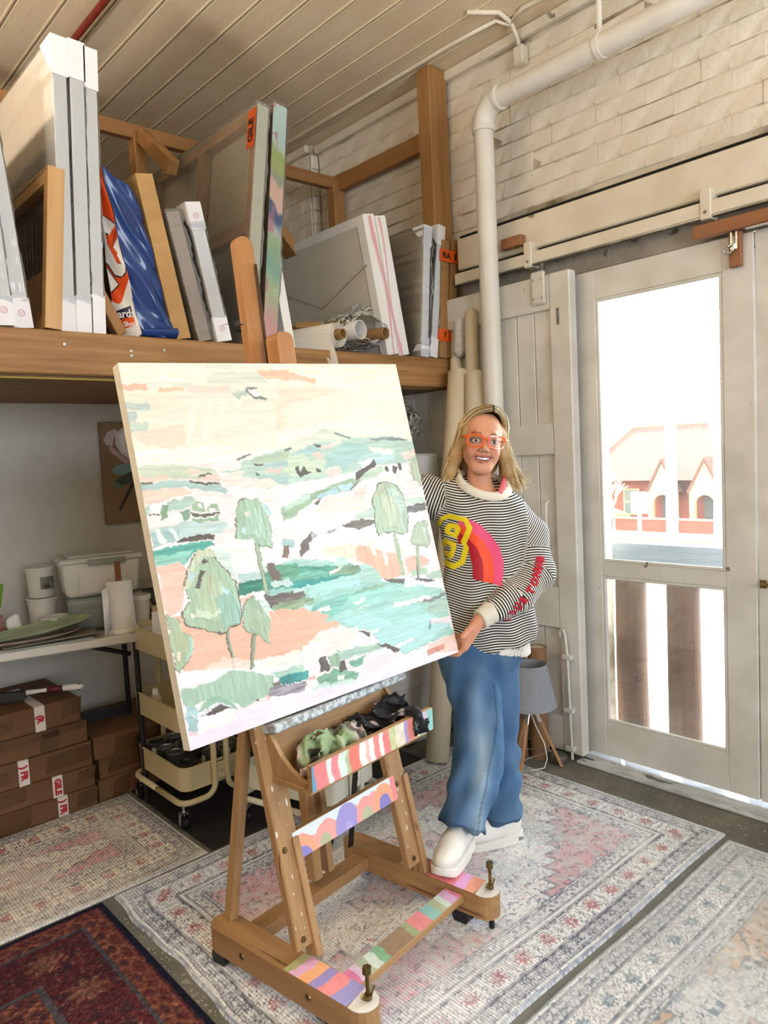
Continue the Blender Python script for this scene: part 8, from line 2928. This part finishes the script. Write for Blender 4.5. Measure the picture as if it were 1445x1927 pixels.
def shoe(loc, yaw, pitch, bubble):
    Rm = Matrix.Translation(loc) @ Matrix.Rotation(yaw, 4, 'Z') @ Matrix.Rotation(pitch, 4, 'Y')
    Mi = np.array(Rm)

    def up(P):
        d = s_ell(P, (0.175, 0, 0.052), (0.070, 0.043, 0.034))
        d = smin(d, s_ell(P, (0.105, 0, 0.062), (0.075, 0.042, 0.044)), 0.03)
        d = smin(d, s_ell(P, (0.040, 0, 0.070), (0.045, 0.038, 0.058)), 0.03)
        d = smin(d, s_cap(P, (0.045, 0, 0.09), (0.045, 0, 0.125), 0.034, 0.036), 0.02)
        d = np.maximum(d, -s_cap(P, (0.048, 0, 0.125), (0.05, 0, 0.18), 0.028, 0.034))
        rib = 0.0018 * (np.abs(((P[:, 0] * 0.8 + P[:, 2] * 1.2) * 28) % 1 - 0.5) < 0.12) * (P[:, 2] > 0.045)
        return np.maximum(d, 0.028 - P[:, 2]) - rib

    def so(P):
        w = 0.040 + 0.008 * np.sin(np.clip((P[:, 0] + 0.02) / 0.28, 0, 1) * PI) * 1.0 - 0.004 * (P[:, 0] < 0.08)
        cx_ = np.clip(P[:, 0], 0.028, 0.205)
        e = np.hypot(P[:, 0] - cx_, np.clip(np.abs(P[:, 1]) - (w - 0.036), 0, 1)) - 0.036
        h1 = 0.040 - 0.012 * np.clip((P[:, 0] - 0.06) / 0.12, 0, 1) + 0.012 * np.clip((P[:, 0] - 0.21) / 0.04, 0, 1)
        z0 = 0.020 * np.clip((P[:, 0] - 0.19) / 0.06, 0, 1) ** 2
        d = np.maximum(np.maximum(e, P[:, 2] - h1), z0 - P[:, 2])
        return d - 0.002
    lo, hi = (-0.03, -0.07, -0.02), (0.27, 0.07, 0.18)
    Va, Qa = sdf_mesh(up, lo, hi, 0.0045, 8)
    Vb, Qb = sdf_mesh(so, lo, hi, 0.0045, 8)
    tr_ = lambda V: V @ Mi[:3, :3].T + Mi[:3, 3]
    s = mesh_vq('sneaker', tr_(Va), Qa, M_shoe, pw)
    mesh_vq('sole', tr_(Vb), Qb, M_sole, s)
    lc = MB()
    for k in range(5):
        x0 = 0.085 + k * 0.017
        zt = 0.108 - k * 0.0075
        lc.tube([(x0, -0.026, zt - 0.016), (x0 + 0.004, -0.012, zt - 0.001), (x0 + 0.006, 0.0, zt + 0.003), (x0 + 0.004, 0.012, zt - 0.001), (x0, 0.026, zt - 0.016)], 0.0030, 6, M=Rm)
    lc.tube([(0.088, 0, 0.112), (0.083, 0.022, 0.124), (0.092, 0.035, 0.112), (0.098, 0.02, 0.108)], 0.0026, 6, M=Rm)
    lc.tube([(0.088, 0, 0.112), (0.083, -0.022, 0.124), (0.092, -0.035, 0.112), (0.098, -0.02, 0.108)], 0.0026, 6, M=Rm)
    lc.build('laces', M_prim, s, smooth=True)
    if bubble:
        for sy in (-1, 1):
            lens = MB().prism([(0.030 * math.cos(a) + 0.032, 0.008 * math.sin(a) + 0.019) for a in np.linspace(0, 2 * PI, 16, endpoint=False)], sy * 0.0385, sy * 0.0415, Rm @ Matrix(((1, 0, 0, 0), (0, 0, 1, 0), (0, 1, 0, 0), (0, 0, 0, 1))))
            lens.build('air_window', mat('grey_window', '#8d9188', rough=0.2), s)


yf = math.atan2(-0.86, -0.42)
shoe((-0.020, -0.228, 0.138), yf, 0.0, False)
yb = math.atan2(-0.27, -0.96)
shoe((0.208, 0.022, 0.012), yb, 0.0, True)

# ---- hair
hair_cols = [hexc('#d9bd86'), hexc('#c39f68'), hexc('#ecd9a8'), hexc('#a07c50'), hexc('#f5e8c4'), hexc('#7d5d3c'), hexc('#efdcae')]


def hair_sdf(P):
    q = hq(P)
    d = s_ell(q, (0, 0.026, 0.034), (0.079, 0.094, 0.091))
    d = smin(d, s_chain(q, [((-0.062, 0.010, 0.03), 0.030), ((-0.088, 0.022, -0.06), 0.030), ((-0.104, 0.030, -0.125), 0.026), ((-0.110, 0.030, -0.165), 0.014)], 0.02), 0.03)
    d = smin(d, s_chain(q, [((0.066, 0.010, 0.04), 0.026), ((0.090, 0.022, -0.04), 0.028), ((0.112, 0.028, -0.105), 0.028), ((0.118, 0.034, -0.145), 0.016)], 0.02), 0.03)
    d = smin(d, s_ell(q, (0.0, 0.075, -0.06), (0.085, 0.040, 0.095)), 0.04)
    # open the face
    face = s_ell(q, (0.002, -0.090, -0.030), (0.068, 0.085, 0.092))
    face = smin(face, s_ell(q, (0.014, -0.085, 0.024), (0.046, 0.050, 0.036)), 0.03)
    d = np.maximum(d, -face)
    return d + 0.006 + 0.002 * n3(P * np.array([1, 1, 0.2]), 120, 7)


V, Q = sdf_mesh(hair_sdf, (-0.05, -0.08, 1.30), (0.32, 0.22, 1.68), 0.0042, 8)
q = hq(V)
tone = np.clip(0.5 + 0.5 * n3(V * np.array([1, 1, 0.25]), 60, 3), 0, 1)[:, None]
hc_ = hexc('#8f6e45') * (1 - tone) + hexc('#c4a56e') * tone
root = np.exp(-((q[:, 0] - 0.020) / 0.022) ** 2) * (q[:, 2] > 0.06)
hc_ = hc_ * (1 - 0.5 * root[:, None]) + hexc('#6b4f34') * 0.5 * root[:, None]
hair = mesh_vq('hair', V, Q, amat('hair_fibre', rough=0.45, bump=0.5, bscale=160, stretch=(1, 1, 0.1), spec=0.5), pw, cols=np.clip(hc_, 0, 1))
rh = random.Random(21)
HS = MB()
hcols = []
for k in range(1500):
    sg = -1 if rh.random() < 0.5 else 1
    y0_ = rh.uniform(-0.060, 0.105)
    part = 0.020
    sec = math.sqrt(max(0.05, 1 - ((y0_ - 0.022) / 0.105) ** 2))
    ax_, bz_ = 0.084 * (0.55 + 0.45 * sec), 0.097 * (0.55 + 0.45 * sec)
    phi1 = rh.uniform(1.25, 1.6)
    lenz = rh.uniform(-0.175, -0.115)
    flare = rh.uniform(0.01, 0.055) * (1.75 if sg > 0 else 0.8)
    lift = rh.uniform(-0.002, 0.012)
    ph_ = rh.uniform(0, 6)
    pts_ = []
    for j in range(6):
        u_ = j / 5
        ph = 0.03 + (phi1 - 0.03) * u_
        xx = part * (1 - u_) + sg * (ax_ + lift) * math.sin(ph)
        zz_ = 0.034 + (bz_ + lift) * math.cos(ph)
        yy = y0_ + (max(y0_, -0.005) - y0_) * min(1.0, u_ * 1.2) * 1.0 + 0.012 * u_
        pts_.append((xx, yy, zz_))
    x1_, y1_, z1_ = pts_[-1]
    for j in range(1, 7):
        u_ = j / 6
        pts_.append((x1_ + sg * (flare * u_ ** 1.4) + 0.004 * math.sin(u_ * 6 + ph_), y1_ + 0.014 * u_ + 0.004 * math.cos(u_ * 5 + ph_), z1_ + (lenz - z1_) * u_))
    if sg > 0 and rh.random() < 0.22:
        pts_[-1] = (pts_[-1][0] + rh.uniform(0.01, 0.035), pts_[-1][1], pts_[-1][2] + rh.uniform(0.0, 0.03))
    w_ = rh.uniform(0.0010, 0.0026)
    n0 = len(HS.v)
    HS.tube([tuple(hp(*p)) for p in pts_], [w_ * (1 - 0.65 * (j / 11)) for j in range(12)], 4, cap=False)
    cA = hair_cols[rh.randrange(len(hair_cols))]
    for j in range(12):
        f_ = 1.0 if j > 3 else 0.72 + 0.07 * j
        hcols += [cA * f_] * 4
me = bpy.data.meshes.new('hair_strands')
me.from_pydata(HS.v, [], HS.f)
me.materials.append(MATS['hair_fibre'])
setcol(me, np.clip(np.array(hcols), 0, 1))
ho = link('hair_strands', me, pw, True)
ho['kind'] = 'stuff'

# ---- glasses and earring
M_or = mat('orange_acetate', '#f0641a', '#e85a14', rough=0.2, scale=20, coat=0.5)
gl = MB()


def sqring(cx_, w_, h_, n=28, p=3.2):
    out = []
    for k in range(n):
        a = 2 * PI * k / n
        c_, s_ = math.cos(a), math.sin(a)
        r = (abs(c_) ** p + abs(s_) ** p) ** (-1 / p)
        x_ = cx_ + w_ * r * c_
        out.append((x_, -0.098 + 1.6 * x_ * x_, 0.001 + h_ * r * s_ * (0.92 if s_ < 0 else 1.0)))
    return out


for s in (-1, 1):
    rg = sqring(s * 0.0375, 0.0285, 0.0220)
    vs0 = len(gl.v)
    n = len(rg)
    for k, p in enumerate(rg):
        c0 = (s * 0.0375, p[1], 0.001)
        dx_, dz_ = p[0] - c0[0], p[2] - c0[2]
        L_ = math.hypot(dx_, dz_)
        ex = (dx_ / L_, dz_ / L_)
        th_w = 0.0048 if p[2] > 0.008 else 0.0038
        for (u_, w2) in ((-th_w * 0.5, -0.0025), (th_w * 0.8, -0.0025), (th_w * 0.8, 0.0025), (-th_w * 0.5, 0.0025)):
            gl.v.append(tuple(hp(p[0] + ex[0] * u_, p[1] + w2, p[2] + ex[1] * u_)))
    for k in range(n):
        for j in range(4):
            gl.f.append((vs0 + k * 4 + j, vs0 + k * 4 + (j + 1) % 4, vs0 + ((k + 1) % n) * 4 + (j + 1) % 4, vs0 + ((k + 1) % n) * 4 + j))
            gl.mi.append(0)
    gl.tube([tuple(hp(s * 0.068, -0.090, 0.014)), tuple(hp(s * 0.078, -0.080, 0.014)), tuple(hp(s * 0.079, -0.02, 0.012)), tuple(hp(s * 0.078, 0.02, 0.006))], [0.0055, 0.005, 0.0035, 0.003], 8)
gl.tube([tuple(hp(-0.010, -0.098, 0.010)), tuple(hp(0, -0.101, 0.013)), tuple(hp(0.010, -0.098, 0.010))], 0.0042, 8)
sp_g = gl.build('glasses', M_or, pw, smooth=50)
for s in (-1, 1):
    ln_ = MB()
    rg = sqring(s * 0.0375, 0.0275, 0.0210)
    ln_.v += [tuple(hp(*p)) for p in rg] + [tuple(hp(s * 0.0375, -0.0975 + 1.6 * 0.0375 ** 2, 0.001))]
    nl = len(rg)
    for k in range(nl):
        ln_.f.append((k, (k + 1) % nl, nl))
        ln_.mi.append(0)
    lo_ = ln_.build('lens', film('spectacle_lens', '#ffffff', opacity=0.0, rough=0.05, bump=0, white=0.004, ior=1.06), sp_g, smooth=True)
MB().lathe([(0, -0.007), (0.005, -0.005), (0.007, 0), (0.005, 0.005), (0, 0.007)], 14, Matrix.Translation(tuple(hp(-0.074, -0.004, -0.050)))).build('earring', mat('gold', '#c9a045', rough=0.25, metal=1.0), pw, smooth=True)
